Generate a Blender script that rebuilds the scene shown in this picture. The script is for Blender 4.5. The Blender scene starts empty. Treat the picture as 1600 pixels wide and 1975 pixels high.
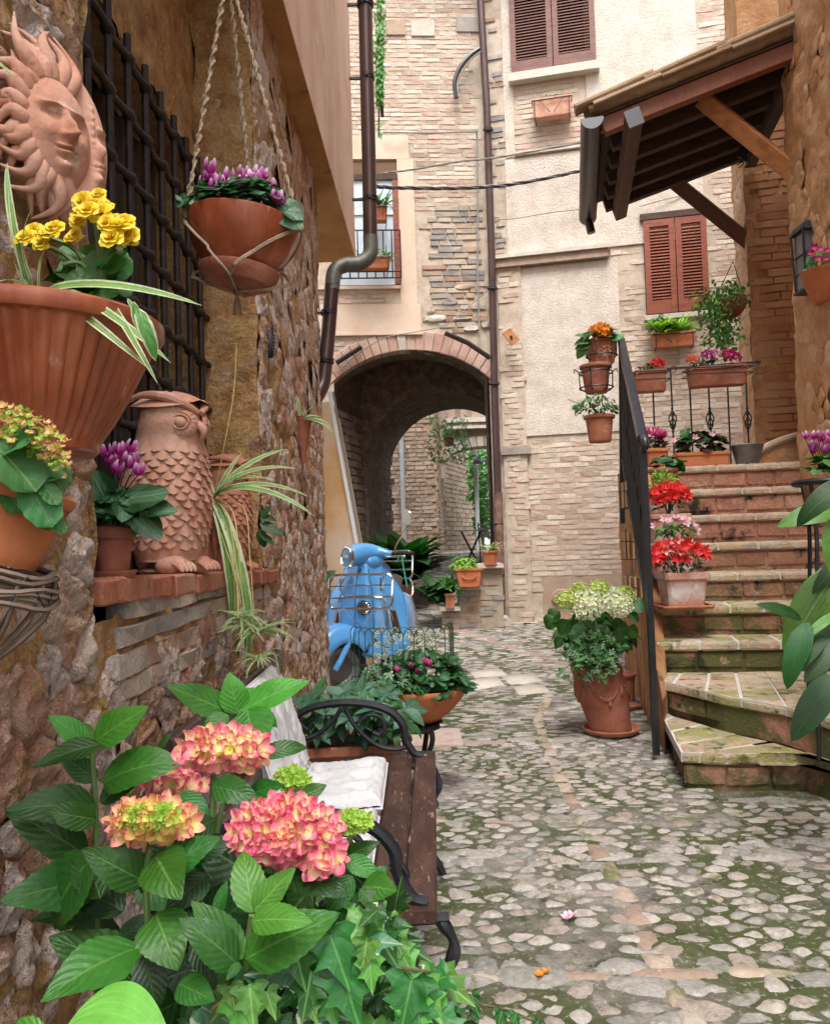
import bpy, bmesh, math, random
from math import sin, cos, pi, sqrt, atan2
from mathutils import Vector, Matrix, noise
R = math.radians
random.seed(11)
S = bpy.context.scene
COL = S.collection
V = Vector

# ---------------------------------------------------------------- camera
F, CX, CY = 1540.0, 800.0, 987.5          # focal length and centre in photograph pixels
EYE = V((0, 0, 1.3))
_t, _r = R(2.03), R(1.78)
_fw = V((0, cos(_t), sin(_t))); _u0 = V((0, -sin(_t), cos(_t))); _r0 = V((1, 0, 0))
_rt = _r0*cos(_r) - _u0*sin(_r); _up = _u0*cos(_r) + _r0*sin(_r)
cam_d = bpy.data.cameras.new('camera'); cam = bpy.data.objects.new('camera', cam_d); COL.objects.link(cam)
cam_d.sensor_fit = 'HORIZONTAL'; cam_d.sensor_width = 36; cam_d.lens = 36*F/1600
cam_d.clip_start = 0.05; cam_d.clip_end = 500
cam.matrix_world = Matrix((( _rt.x, _up.x, -_fw.x, EYE.x), (_rt.y, _up.y, -_fw.y, EYE.y), (_rt.z, _up.z, -_fw.z, EYE.z), (0, 0, 0, 1)))
S.camera = cam
# ---------------------------------------------------------------- sky, sun, exposure
W = bpy.data.worlds.new('World'); S.world = W; W.use_nodes = True
_nt = W.node_tree; _bg = _nt.nodes['Background']
_sky = _nt.nodes.new('ShaderNodeTexSky'); _sky.sky_type = 'NISHITA'; _sky.sun_disc = False
SUN_EL, SUN_AZ = R(62), R(182)
_sky.sun_elevation = SUN_EL; _sky.sun_rotation = SUN_AZ; _sky.air_density = 1.0; _sky.dust_density = 3.5; _sky.ozone_density = 0.6
_hs = _nt.nodes.new('ShaderNodeHueSaturation'); _hs.inputs['Saturation'].default_value = 0.35
_nt.links.new(_sky.outputs[0], _hs.inputs['Color']); _nt.links.new(_hs.outputs[0], _bg.inputs[0]); _bg.inputs[1].default_value = 0.15
_sd = bpy.data.lights.new('sun', 'SUN'); _sd.energy = 1.5; _sd.angle = R(25); _sd.color = (1, .97, .93)
_so = bpy.data.objects.new('sun', _sd); COL.objects.link(_so)
_dir = V((sin(SUN_AZ)*cos(SUN_EL), cos(SUN_AZ)*cos(SUN_EL), sin(SUN_EL)))
_so.rotation_euler = _dir.to_track_quat('Z', 'Y').to_euler(); _so.location = (0, 0, 12)
S.view_settings.view_transform = 'Standard'; S.view_settings.look = 'None'; S.view_settings.gamma = 1
S.view_settings.use_curve_mapping = False; S.view_settings.exposure = 1.4

# ---------------------------------------------------------------- pixel rays to points in the place
def ray(px, py): return _fw + _rt*((px-CX)/F) - _up*((py-CY)/F)
def P(px, py, Y): d = ray(px, py); return EYE + d*(Y/d.y)
def PX(px, py, X): d = ray(px, py); return EYE + d*(X/d.x)
def PZ(px, py, z): d = ray(px, py); return EYE + d*((z-EYE.z)/d.z)
def PP(px, py, p, n): d = ray(px, py); return EYE + d*((V(p)-EYE).dot(V(n))/d.dot(V(n)))
def mix(a, b, t): return a + (b-a)*t
def U(a, b): return random.uniform(a, b)
def nz(p, s=1.0): return noise.noise(V(p)*s)
def smooth(a, b, x): t = max(0, min(1, (x-a)/(b-a))); return t*t*(3-2*t)

# ---------------------------------------------------------------- mesh builder
class MB:
    def __init__(s): s.v = []; s.f = []; s.uv = {}; s._m = {}
    def add(s, vs, fs, M=None, uvs=None):
        o = len(s.v)
        s.v += [tuple(M @ V(p)) if M is not None else tuple(p) for p in vs]
        k = len(s.f)
        s.f += [tuple(i+o for i in f) for f in fs]
        if uvs is not None:
            for j, f in enumerate(fs): s.uv[k+j] = [uvs[i] for i in f]
        return s
    def merge(s, t, M=None):
        o = len(s.v); k = len(s.f)
        s.v += [tuple(M @ V(p)) for p in t.v] if M is not None else t.v
        s.f += [tuple(i+o for i in f) for f in t.f]
        for j, u in t.uv.items(): s.uv[k+j] = u
        return s
    def box(s, c, d, M=None, taper=1.0):
        x, y, z = d[0]/2, d[1]/2, d[2]/2; c = V(c)
        vs = [c+V((sx*x*(taper if sz > 0 else 1), sy*y*(taper if sz > 0 else 1), sz*z)) for sz in (-1, 1) for sy in (-1, 1) for sx in (-1, 1)]
        return s.add(vs, [(0,2,3,1),(4,5,7,6),(0,1,5,4),(2,6,7,3),(0,4,6,2),(1,3,7,5)], M)
    def beam(s, p0, p1, w, h, up=(0,0,1), bev=0.0):
        p0, p1 = V(p0), V(p1); d = (p1-p0).normalized(); x = d.cross(V(up)).normalized(); z = x.cross(d)
        b = bev
        prof = [(-w/2+b,-h/2),(w/2-b,-h/2),(w/2,-h/2+b),(w/2,h/2-b),(w/2-b,h/2),(-w/2+b,h/2),(-w/2,h/2-b),(-w/2,-h/2+b)] if b else [(-w/2,-h/2),(w/2,-h/2),(w/2,h/2),(-w/2,h/2)]
        n = len(prof); vs = [p+x*a+z*c for p in (p0, p1) for a, c in prof]
        fs = [(i,(i+1)%n,n+(i+1)%n,n+i) for i in range(n)]+[tuple(range(n))[::-1], tuple(range(n, 2*n))]
        return s.add(vs, fs)
    def tube(s, pts, r, seg=8, closed=False):
        pts = [V(p) for p in pts]; n = len(pts); rs = r if isinstance(r, (list, tuple)) else [r]*n
        t = (pts[1]-pts[0]).normalized(); nrm = t.orthogonal().normalized(); vs = []
        for i, p in enumerate(pts):
            a = pts[i-1] if i or closed else pts[i]; b = pts[(i+1) % n] if i < n-1 or closed else pts[i]
            t2 = (b-a).normalized() if (b-a).length > 1e-9 else t
            nrm = (nrm - t2*nrm.dot(t2))
            nrm = nrm.normalized() if nrm.length > 1e-6 else t2.orthogonal().normalized()
            bn = t2.cross(nrm); t = t2
            vs += [p+nrm*(cos(2*pi*k/seg)*rs[i])+bn*(sin(2*pi*k/seg)*rs[i]) for k in range(seg)]
        m = n if closed else n-1
        fs = [(i*seg+k, i*seg+(k+1) % seg, ((i+1) % n)*seg+(k+1) % seg, ((i+1) % n)*seg+k) for i in range(m) for k in range(seg)]
        if not closed: fs += [tuple(range(seg))[::-1], tuple(range((n-1)*seg, n*seg))]
        return s.add(vs, fs)
    def lathe(s, prof, seg=32, M=None, rf=None, a0=0, a1=2*pi):
        full = abs(a1-a0-2*pi) < 1e-6; m = seg if full else seg+1; vs = []
        for j, (r, z) in enumerate(prof):
            for k in range(m):
                a = a0+(a1-a0)*k/seg; q = rf(a, z, j) if rf else 1.0
                vs.append((r*q*cos(a), r*q*sin(a), z))
        fs = [(j*m+k, j*m+(k+1) % m, (j+1)*m+(k+1) % m, (j+1)*m+k) for j in range(len(prof)-1) for k in range(seg)]
        return s.add(vs, fs, M)
    def ell(s, c, r, seg=16, rings=10, M=None, fn=None):
        c = V(c); vs = []
        for j in range(rings+1):
            a = pi*j/rings
            for k in range(seg):
                b = 2*pi*k/seg; d = V((sin(a)*cos(b), sin(a)*sin(b), cos(a))); q = fn(d) if fn else 1.0
                vs.append(c+V((d.x*r[0], d.y*r[1], d.z*r[2]))*q)
        fs = [(j*seg+k, (j+1)*seg+k, (j+1)*seg+(k+1) % seg, j*seg+(k+1) % seg) for j in range(rings) for k in range(seg)]
        return s.add(vs, fs, M)
    def grid(s, fn, nu, nv, uv=False):
        vs = [fn(i/nu, j/nv) for j in range(nv+1) for i in range(nu+1)]; m = nu+1
        fs = [(j*m+i, j*m+i+1, (j+1)*m+i+1, (j+1)*m+i) for j in range(nv) for i in range(nu)]
        return s.add(vs, fs, None, [(i/nu, j/nv) for j in range(nv+1) for i in range(nu+1)] if uv else None)
    def prism(s, poly, z0, z1, M=None):
        n = len(poly); vs = [(x, y, z0) for x, y in poly]+[(x, y, z1) for x, y in poly]
        return s.add(vs, [(i,(i+1) % n, n+(i+1) % n, n+i) for i in range(n)]+[tuple(range(n))[::-1], tuple(range(n, 2*n))], M)
    def mesh(s, name, mat=None, flat=True, solid=True):
        key = (name, mat.name if mat else '')
        if key in s._m: return s._m[key]
        me = bpy.data.meshes.new(name); me.from_pydata(s.v, [], s.f)
        if s.uv:
            l = me.uv_layers.new(name='UVMap'); k = 0; buf = []
            for i, f in enumerate(s.f): buf += [c for u in (s.uv.get(i) or [(0, 0)]*len(f)) for c in u]
            l.data.foreach_set('uv', buf)
        if solid and len(s.f) < 60000:
            b = bmesh.new(); b.from_mesh(me); bmesh.ops.recalc_face_normals(b, faces=b.faces); b.to_mesh(me); b.free()
        if not flat: me.polygons.foreach_set('use_smooth', [True]*len(me.polygons))
        if mat: me.materials.append(mat)
        me.update(); s._m[key] = me
        return me

OFF = {}
def put(o, label=None, cat=None, group=None, kind=None):
    if label: o['label'] = label
    if cat: o['category'] = cat
    if group: o['group'] = group
    if kind: o['kind'] = kind
    return o
def thing(name, label, cat, loc, group=None, rz=0):
    o = bpy.data.objects.new(name, None); o.empty_display_size = .05; COL.objects.link(o)
    o.location = loc; o.rotation_euler = (0, 0, rz); OFF[o.name] = V(loc)
    return put(o, label, cat, group)
def part(name, mb, mat, parent=None, smooth=True, label=None, kind=None, local=False, solid=True, auto=True):
    """link a builder (world coordinates unless local) as one mesh object under parent"""
    me = mb.mesh(name, mat, flat=not smooth, solid=solid)
    o = bpy.data.objects.new(name, me); COL.objects.link(o)
    if parent is not None:
        o.parent = parent
        if not local:
            off = OFF[parent.name]; me.transform(Matrix.Translation(-off)); OFF[o.name] = off
    if smooth and auto and solid:
        m = o.modifiers.new('split', 'EDGE_SPLIT'); m.split_angle = R(42)
    return put(o, label, None, None, kind)
def whole(name, mb, mat, label, cat, group=None, kind=None, smooth=True):
    o = part(name, mb, mat, None, smooth); v = V(mb.v[0]) if 0 else sum((V(p) for p in mb.v[::max(1, len(mb.v)//200)]), V())/len(mb.v[::max(1, len(mb.v)//200)])
    o.data.transform(Matrix.Translation(-v)); o.location = v
    return put(o, label, cat, group, kind)
def inst(name, me, parent, M, world=True):
    o = bpy.data.objects.new(name, me); COL.objects.link(o); o.parent = parent
    if world and parent is not None and parent.name in OFF: M = Matrix.Translation(-OFF[parent.name]) @ M
    o.matrix_local = M
    return o
def copy_tree(o, parent=None):
    c = o.copy(); COL.objects.link(c); c.parent = parent
    if parent is not None: c.matrix_local = o.matrix_local.copy()
    for ch in kids.get(o.name, []) or [x for x in o.children]: copy_tree(ch, c)
    return c
kids = {}
def orient(pos, d, n, s=1.0):
    y = V(d).normalized(); z = V(n); z = z - y*z.dot(y); z = z.normalized() if z.length > 1e-5 else y.orthogonal().normalized(); x = y.cross(z)
    sx, sy, sz = s if isinstance(s, (tuple, list)) else (s, s, s)
    return Matrix(((x.x*sx, y.x*sy, z.x*sz, pos[0]), (x.y*sx, y.y*sy, z.y*sz, pos[1]), (x.z*sx, y.z*sy, z.z*sz, pos[2]), (0, 0, 0, 1)))
def spline(pts, n=8):
    pts = [V(p) for p in pts]; out = []
    for i in range(len(pts)-1):
        p0 = pts[max(0, i-1)]; p1 = pts[i]; p2 = pts[i+1]; p3 = pts[min(len(pts)-1, i+2)]
        for k in range(n):
            t = k/n
            out.append(.5*((2*p1)+(p2-p0)*t+(2*p0-5*p1+4*p2-p3)*t*t+(3*p1-p0-3*p2+p3)*t**3))
    out.append(pts[-1]); return out

# ---------------------------------------------------------------- materials
def rgb(c): return (c[0], c[1], c[2], 1)
class NT:
    def __init__(s, name):
        s.m = bpy.data.materials.new(name); s.m.use_nodes = True; s.t = s.m.node_tree; s.b = s.t.nodes['Principled BSDF']
    def n(s, typ, **k):
        x = s.t.nodes.new(typ)
        for a, b in k.items(): setattr(x, a, b)
        return x
    def l(s, a, b): s.t.links.new(a, b)
    def math(s, op, a, b=None, c=None):
        x = s.n('ShaderNodeMath', operation=op)
        for i, q in enumerate((a, b, c)):
            if q is None: continue
            if isinstance(q, (int, float)): x.inputs[i].default_value = q
            else: s.l(q, x.inputs[i])
        return x.outputs[0]
    def pos(s, obj=False, scale=None):
        if obj: o = s.n('ShaderNodeTexCoord').outputs['Object']
        else: o = s.n('ShaderNodeNewGeometry').outputs['Position']
        if scale:
            mp = s.n('ShaderNodeMapping'); mp.inputs['Scale'].default_value = scale; s.l(o, mp.inputs[0]); o = mp.outputs[0]
        return o
    def noise(s, co, scale, detail=4, rough=.55, dist=0):
        x = s.n('ShaderNodeTexNoise'); s.l(co, x.inputs['Vector']); x.inputs['Scale'].default_value = scale
        x.inputs['Detail'].default_value = detail; x.inputs['Roughness'].default_value = rough; x.inputs['Distortion'].default_value = dist
        return x.outputs['Fac']
    def rand(s):
        g = s.n('ShaderNodeNewGeometry').outputs['Random Per Island']; o = s.n('ShaderNodeObjectInfo').outputs['Random']
        return s.math('FRACT', s.math('ADD', g, o))
    def ramp(s, fac, cols, lo=0., hi=1.):
        x = s.n('ShaderNodeValToRGB'); e = x.color_ramp.elements; n = len(cols)
        while len(e) < n: e.new(.5)
        for i, c in enumerate(cols): e[i].position = lo+(hi-lo)*i/max(1, n-1); e[i].color = rgb(c)
        s.l(fac, x.inputs[0]); return x.outputs[0]
    def sstep(s, x, lo, hi):
        m = s.n('ShaderNodeMapRange', interpolation_type='SMOOTHSTEP'); s.l(x, m.inputs[0]); m.inputs[1].default_value = lo; m.inputs[2].default_value = hi
        return m.outputs[0]
    def mixc(s, f, a, b, mode='MIX'):
        x = s.n('ShaderNodeMix', data_type='RGBA', blend_type=mode)
        if isinstance(f, (int, float)): x.inputs[0].default_value = f
        else: s.l(f, x.inputs[0])
        for i, q in ((6, a), (7, b)):
            if isinstance(q, tuple): x.inputs[i].default_value = rgb(q)
            else: s.l(q, x.inputs[i])
        return x.outputs[2]
    def bump(s, h, st=.5, dist=.01, prev=None):
        x = s.n('ShaderNodeBump'); s.l(h, x.inputs['Height']); x.inputs['Strength'].default_value = st; x.inputs['Distance'].default_value = dist
        if prev is not None: s.l(prev, x.inputs['Normal'])
        return x.outputs[0]

MATS = {}
def surf(name, cols, scale=6, rough=.85, bump=.5, bscale=60, bdist=.006, rmix=0.0, layers=(), metal=0, obj=False, stretch=None, coat=0, val=.25, lo=.3, hi=.7, big=None):
    """procedural surface: colour ramp over noise and per-piece random, dirt layers, fine relief"""
    if name in MATS: return MATS[name]
    t = NT(name); co = t.pos(obj, stretch); n1 = t.noise(co, scale, 5, .6)
    if rmix > 0:
        r = t.rand(); fac = t.math('ADD', t.math('MULTIPLY', n1, 1-rmix), t.math('MULTIPLY', r, rmix))
        c = t.ramp(fac, cols, lo*(1-rmix), 1-(1-hi)*(1-rmix))
    else: c = t.ramp(n1, cols, lo, hi)
    if val:   # fine tonal grain of the material itself
        g = t.noise(co, bscale*.7, 5, .65); hv = t.n('ShaderNodeHueSaturation'); t.l(c, hv.inputs['Color'])
        t.l(t.math('ADD', 1-val, t.math('MULTIPLY', g, 2*val)), hv.inputs['Value']); c = hv.outputs[0]
    for (lc, ls, a, b, *zr) in layers:
        f = t.sstep(t.noise(co, ls, 6, .65, .3), a, b)
        if zr:   # growth that prefers the damp lower part of the place
            sp = t.n('ShaderNodeSeparateXYZ'); t.l(t.pos(), sp.inputs[0]); f = t.math('MULTIPLY', f, t.sstep(sp.outputs[2], zr[0], zr[1]))
        c = t.mixc(f, c, lc)
    t.l(c, t.b.inputs['Base Color'])
    t.b.inputs['Roughness'].default_value = rough; t.b.inputs['Metallic'].default_value = metal
    if coat: t.b.inputs['Coat Weight'].default_value = coat; t.b.inputs['Coat Roughness'].default_value = .06
    if bump:
        h = t.noise(co, bscale, 6, .65); nb = t.bump(h, bump, bdist)
        if big: nb = t.bump(t.noise(co, big[0], 5, .6), big[1], big[2], nb)
        t.l(nb, t.b.inputs['Normal'])
    MATS[name] = t.m
    return t.m
def plain(name, col, rough=.5, metal=0, trans=0, coat=0, ior=1.5):
    if name in MATS: return MATS[name]
    t = NT(name); t.b.inputs['Base Color'].default_value = rgb(col); t.b.inputs['Roughness'].default_value = rough; t.b.inputs['Metallic'].default_value = metal
    t.b.inputs['Transmission Weight'].default_value = trans; t.b.inputs['Coat Weight'].default_value = coat; t.b.inputs['Coat Roughness'].default_value = .04; t.b.inputs['IOR'].default_value = ior
    MATS[name] = t.m
    return t.m
def leafmat(name, base, vein, edge=None, at=.78, nv=7, rvar=.35, rough=.42, inner=None, trans=.22, par=False):
    """leaf: midrib and side veins from the leaf's own UVs, per-leaf tone, optional coloured margin or centre"""
    if name in MATS: return MATS[name]
    t = NT(name); uv = t.n('ShaderNodeUVMap').outputs[0]; sp = t.n('ShaderNodeSeparateXYZ'); t.l(uv, sp.inputs[0])
    u, v = sp.outputs[0], sp.outputs[1]; au = t.math('ABSOLUTE', u)
    if par: w = t.math('PINGPONG', t.math('MULTIPLY', au, 5.0), .5); vf = t.math('MULTIPLY', t.sstep(w, .12, .0), .5)
    else:
        w = t.math('PINGPONG', t.math('MULTIPLY', t.math('SUBTRACT', v, t.math('MULTIPLY', au, .32)), nv), .5)
        vf = t.math('MULTIPLY', t.sstep(w, .055, .0), t.sstep(au, 1.0, .2))
    mid = t.sstep(au, .075, .02); vf = t.math('MAXIMUM', t.math('MULTIPLY', vf, .40), t.math('MULTIPLY', mid, .8))
    co = t.pos(); r = t.rand(); g = t.noise(co, 40, 3)
    f = t.math('ADD', t.math('MULTIPLY', r, .6), t.math('MULTIPLY', g, .4))
    dark = tuple(c*(1-rvar) for c in base); light = tuple(min(1, c*(1+rvar*1.2)) for c in base)
    c = t.ramp(f, [dark, base, light], .1, .9)
    if inner: c = t.mixc(t.sstep(au, inner[1], inner[1]*.6), c, inner[0])
    c = t.mixc(vf, c, vein)
    if edge: c = t.mixc(t.sstep(t.math('ADD', au, t.math('MULTIPLY', t.math('SUBTRACT', t.noise(co, 90, 2), .5), .5)), at-.05, at+.05), c, edge)
    hq = t.n('ShaderNodeHueSaturation'); t.l(c, hq.inputs['Color']); g2 = t.noise(co, 22, 4, .7, .6); t.l(t.math('ADD', .62, t.math('MULTIPLY', g2, .76)), hq.inputs['Value']); t.l(t.math('ADD', .485, t.math('MULTIPLY', r, .03)), hq.inputs['Hue']); c = hq.outputs[0]
    c = t.mixc(t.sstep(t.noise(co, 130, 2), .72, .80), c, (.16, .12, .05))
    t.l(c, t.b.inputs['Base Color']); t.l(t.math('ADD', rough-.10, t.math('MULTIPLY', g2, .25)), t.b.inputs['Roughness'])
    t.l(t.bump(t.noise(co, 90, 4, .7), .35, .004, t.bump(t.math('SUBTRACT', t.math('MULTIPLY', w, 1.2), mid), .35, .003)), t.b.inputs['Normal'])
    tr = t.n('ShaderNodeBsdfTranslucent'); hv = t.n('ShaderNodeHueSaturation'); t.l(c, hv.inputs['Color']); hv.inputs['Value'].default_value = 1.6; hv.inputs['Saturation'].default_value = 1.25; hv.inputs['Hue'].default_value = .485
    t.l(hv.outputs[0], tr.inputs[0]); ms = t.n('ShaderNodeMixShader'); ms.inputs[0].default_value = trans
    t.l(t.b.outputs[0], ms.inputs[1]); t.l(tr.outputs[0], ms.inputs[2]); t.l(ms.outputs[0], t.t.nodes['Material Output'].inputs[0])
    MATS[name] = t.m
    return t.m
def petalmat(name, cols, rvar=.2, trans=.35, rough=.5):
    """petal: colour runs from the throat (v=0) to the rim (v=1)"""
    if name in MATS: return MATS[name]
    t = NT(name); uv = t.n('ShaderNodeUVMap').outputs[0]; sp = t.n('ShaderNodeSeparateXYZ'); t.l(uv, sp.inputs[0])
    co = t.pos(); r = t.rand(); f = t.math('ADD', sp.outputs[1], t.math('MULTIPLY', t.math('SUBTRACT', t.math('ADD', t.math('MULTIPLY', r, .7), t.math('MULTIPLY', t.noise(co, 50, 3), .3)), .5), rvar*2))
    c = t.ramp(f, cols); t.l(c, t.b.inputs['Base Color']); t.b.inputs['Roughness'].default_value = rough
    tr = t.n('ShaderNodeBsdfTranslucent'); t.l(c, tr.inputs[0]); ms = t.n('ShaderNodeMixShader'); ms.inputs[0].default_value = trans
    t.l(t.b.outputs[0], ms.inputs[1]); t.l(tr.outputs[0], ms.inputs[2]); t.l(ms.outputs[0], t.t.nodes['Material Output'].inputs[0])
    MATS[name] = t.m
    return t.m

MORTAR = surf('ochre_mortar', [(.42,.20,.07),(.64,.37,.15),(.74,.50,.26)], 9, .95, 1.0, 85, .03, val=.5, layers=[((.20,.10,.06),3.2,.58,.74),((.5,.34,.24),6,.56,.74)], big=(24,1,.04))
PLASTER_O = surf('orange_render', [(.42,.20,.08),(.55,.30,.14),(.62,.38,.21)], 4, .95, .9, 90, .01, layers=[((.62,.44,.27),9,.56,.7),((.30,.14,.07),2.5,.6,.8)], big=(14,.8,.03))
PLASTER_P = surf('peach_render', [(.58,.38,.27),(.68,.49,.37),(.73,.57,.46)], 3, .95, .6, 60, .008, val=.14, stretch=(1,1,.55), layers=[((.60,.38,.26),1.6,.52,.7),((.40,.26,.18),5,.62,.76),((.74,.64,.55),9,.6,.72)])
SOFFIT = surf('tan_soffit', [(.36,.17,.06),(.47,.24,.09),(.54,.30,.14)], 3, .95, .6, 60, .008, val=.2, layers=[((.25,.12,.06),5,.6,.75)])
RUBBLE = surf('limestone_rubble', [(.36,.13,.08),(.58,.31,.21),(.70,.48,.36),(.76,.60,.51),(.80,.69,.64),(.62,.37,.26)], 13, .9, 1.0, 48, .03, rmix=.5, layers=[((.5,.29,.12),9,.54,.64),((.13,.05,.035),16,.6,.74),((.68,.58,.56),13,.62,.76)], val=.5, big=(26,1,.03))
COBBLE = surf('river_cobble', [(.17,.16,.14),(.27,.26,.23),(.37,.34,.31),(.46,.42,.38),(.33,.27,.225),(.25,.26,.255)], 14, .8, 1, 60, .014, rmix=.6, val=.6, layers=[((.14,.15,.07),9,.55,.68),((.52,.47,.42),30,.6,.7)])
BEDDING = surf('mossy_bedding', [(.11,.10,.08),(.20,.18,.155),(.33,.30,.265)], 6, .95, 1, 90, .015, val=.55, layers=[((.07,.085,.025),1.3,.41,.56),((.05,.06,.02),7,.54,.64),((.52,.46,.43),1.9,.56,.66),((.30,.28,.24),40,.55,.65)])
BRICK_F = surf('buff_brick', [(.40,.28,.21),(.49,.38,.29),(.56,.46,.37),(.62,.53,.44),(.53,.37,.29),(.45,.40,.34)], 9, .9, .9, 70, .012, rmix=.6, val=.4, layers=[((.62,.56,.47),5,.6,.75),((.30,.24,.19),8,.62,.78)])
BRICK_G = surf('weathered_brick', [(.30,.17,.12),(.40,.28,.2),(.47,.38,.3),(.36,.32,.28),(.24,.22,.21),(.5,.4,.3)], 7, .9, .9, 80, .009, rmix=.7, val=.35, layers=[((.55,.45,.34),5,.6,.75)])
JOINT = surf('pale_joint', [(.40,.31,.24),(.51,.42,.33),(.60,.51,.42)], 6, .95, .8, 100, .008, val=.25, layers=[((.3,.22,.17),4,.6,.8)])
BRICK_R = surf('red_brick', [(.28,.07,.035),(.40,.13,.07),(.45,.20,.12),(.34,.12,.08)], 12, .9, .9, 90, .008, rmix=.5, val=.4, layers=[((.5,.34,.24),9,.6,.75),((.12,.08,.05),6,.6,.8)])
PANEL = surf('cream_stucco', [(.54,.46,.39),(.64,.56,.48),(.70,.63,.56)], 4, .95, 1, 45, .02, val=.3, layers=[((.56,.45,.34),3,.58,.8)])
PANEL_P = surf('pink_cream_stucco', [(.60,.44,.32),(.68,.52,.40),(.70,.57,.46)], 2.5, .95, .7, 70, .007, val=.15)
STONE_L = surf('pale_stone', [(.45,.40,.33),(.56,.51,.44),(.62,.58,.52)], 8, .9, .8, 60, .01, val=.3, rmix=.3)
TERRA = surf('terracotta', [(.31,.10,.05),(.42,.15,.075),(.49,.21,.12)], 7, .8, .5, 110, .004, val=.22, layers=[((.54,.38,.31),9,.60,.74),((.15,.08,.05),6,.62,.76)])
TERRA_OLD = surf('aged_terracotta', [(.24,.075,.045),(.33,.11,.065),(.42,.19,.13)], 6, .85, .6, 100, .004, val=.25, layers=[((.55,.42,.36),5,.62,.78),((.12,.06,.04),4,.62,.8)])
TERRA_GL = surf('glazed_terracotta', [(.18,.035,.015),(.31,.075,.03),(.44,.14,.07)], 11, .34, .3, 90, .003, val=.2, layers=[((.5,.33,.27),16,.60,.70),((.10,.03,.02),7,.6,.75)], stretch=(1,1,.35), coat=.25)
TERRA_PK = surf('pink_terracotta', [(.45,.20,.12),(.56,.29,.20),(.63,.38,.29)], 9, .9, .8, 110, .003, val=.22, layers=[((.62,.45,.38),11,.56,.70),((.30,.12,.07),7,.58,.72),((.30,.24,.17),26,.66,.74)])
TERRA_OR = surf('orange_terracotta', [(.42,.12,.04),(.53,.19,.075)], 5, .75, .3, 110, .003, val=.18, layers=[((.55,.36,.27),10,.62,.76)])
TILE = surf('roof_tile', [(.26,.17,.11),(.40,.29,.19),(.48,.37,.26)], 10, .92, .8, 90, .008, rmix=.4, val=.3, layers=[((.12,.09,.06),7,.6,.8),((.33,.17,.1),5,.6,.8)])
STEP = surf('worn_brick_step', [(.42,.26,.18),(.54,.41,.29),(.60,.51,.37)], 7, .85, 1, 50, .015, rmix=.3, val=.45, layers=[((.33,.30,.12),3.5,.44,.60,1.5,.6),((.34,.30,.24),5,.52,.66),((.10,.10,.03),9,.54,.66,1.9,.9),((.58,.53,.45),16,.6,.72)])
RISER = surf('mossy_riser', [(.26,.12,.08),(.42,.20,.13),(.50,.30,.21)], 6, .92, 1, 60, .015, rmix=.4, val=.45, layers=[((.50,.36,.27),7,.56,.7),((.10,.10,.03),3,.36,.52,1.3,.55),((.025,.022,.012),4,.53,.66),((.5,.33,.22),12,.62,.74)])
GROUT = surf('white_grout', [(.5,.47,.42),(.62,.6,.56)], 20, .9, .6, 120, .003)
WOOD_RD = surf('stained_wood', [(.13,.035,.016),(.22,.065,.03),(.29,.10,.05)], 5, .55, .4, 60, .003, stretch=(9,9,1.2), val=.2, obj=True, rmix=.2)
WOOD_SH = surf('shutter_wood', [(.10,.035,.025),(.155,.06,.042),(.20,.085,.06)], 5, .55, .3, 60, .002, stretch=(1,1,6), val=.15)
WOOD_DK = surf('dark_beam', [(.035,.02,.014),(.065,.035,.022),(.09,.05,.033)], 6, .8, .6, 60, .005, stretch=(1,1,4), val=.3)
WOOD_OR = surf('orange_beam', [(.30,.10,.035),(.42,.17,.06),(.50,.23,.09)], 4, .5, .4, 40, .003, stretch=(.8,4,4), val=.25)
WOOD_BENCH = surf('worn_bench_wood', [(.025,.012,.009),(.05,.022,.016),(.085,.04,.03)], 9, .42, .7, 90, .003, stretch=(2.5,.5,2.5), val=.3, layers=[((.34,.25,.2),26,.61,.68)], coat=.1)
IRON = surf('black_iron', [(.012,.013,.016),(.03,.03,.035)], 20, .45, .4, 150, .002, val=.1, metal=.3)
IRON_R = surf('rusty_iron', [(.010,.008,.008),(.026,.017,.014),(.045,.026,.02)], 30, .6, .7, 120, .004, val=.2, metal=.3)
COPPER = surf('brown_pipe', [(.055,.032,.03),(.085,.05,.046),(.10,.06,.055)], 3, .35, .1, 60, .002, val=.08, metal=.45)
PATINA = surf('verdigris', [(.07,.05,.045),(.15,.15,.125),(.06,.10,.09)], 9, .5, .2, 90, .002, metal=.3)
CREAM = surf('rope', [(.26,.19,.12),(.40,.31,.22)], 60, .95, .8, 300, .002)
CHROME = plain('chrome', (.75,.75,.76), .12, 1)
BLUE = plain('blue_paint', (.10,.36,.74), .2, 0, coat=.7)
RUBBER = surf('rubber', [(.014,.014,.015),(.028,.028,.028)], 30, .8, .3, 200, .002)
SEATM = plain('seat_vinyl', (.035,.035,.04), .45)
GLASS = plain('clear_glass', (.92,.95,.95), .03, 0, .95)
GLASS_D = plain('dark_glass', (.008,.009,.01), .12)
WHITE_P = plain('white_plastic', (.72,.72,.70), .5)
CLOTH = surf('white_cloth', [(.50,.50,.51),(.60,.60,.60)], 5, .95, .5, 400, .0015, val=.05, big=(16,.5,.015), layers=[((.5,.47,.42),6,.6,.8)])
SOIL = surf('soil', [(.02,.012,.008),(.05,.032,.02)], 40, 1, 1, 90, .01)
GALV = surf('galvanised', [(.13,.13,.13),(.22,.22,.22)], 9, .5, .3, 60, .002, metal=.6)
WICKER = surf('wicker', [(.06,.04,.03),(.14,.09,.06),(.30,.24,.19)], 8, .8, .6, 90, .003, rmix=.6)
STEMG = surf('green_stem', [(.07,.13,.03),(.13,.20,.06)], 9, .6, .2, 60, .002)
STEMR = plain('wine_stem', (.07,.012,.018), .5)
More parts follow.
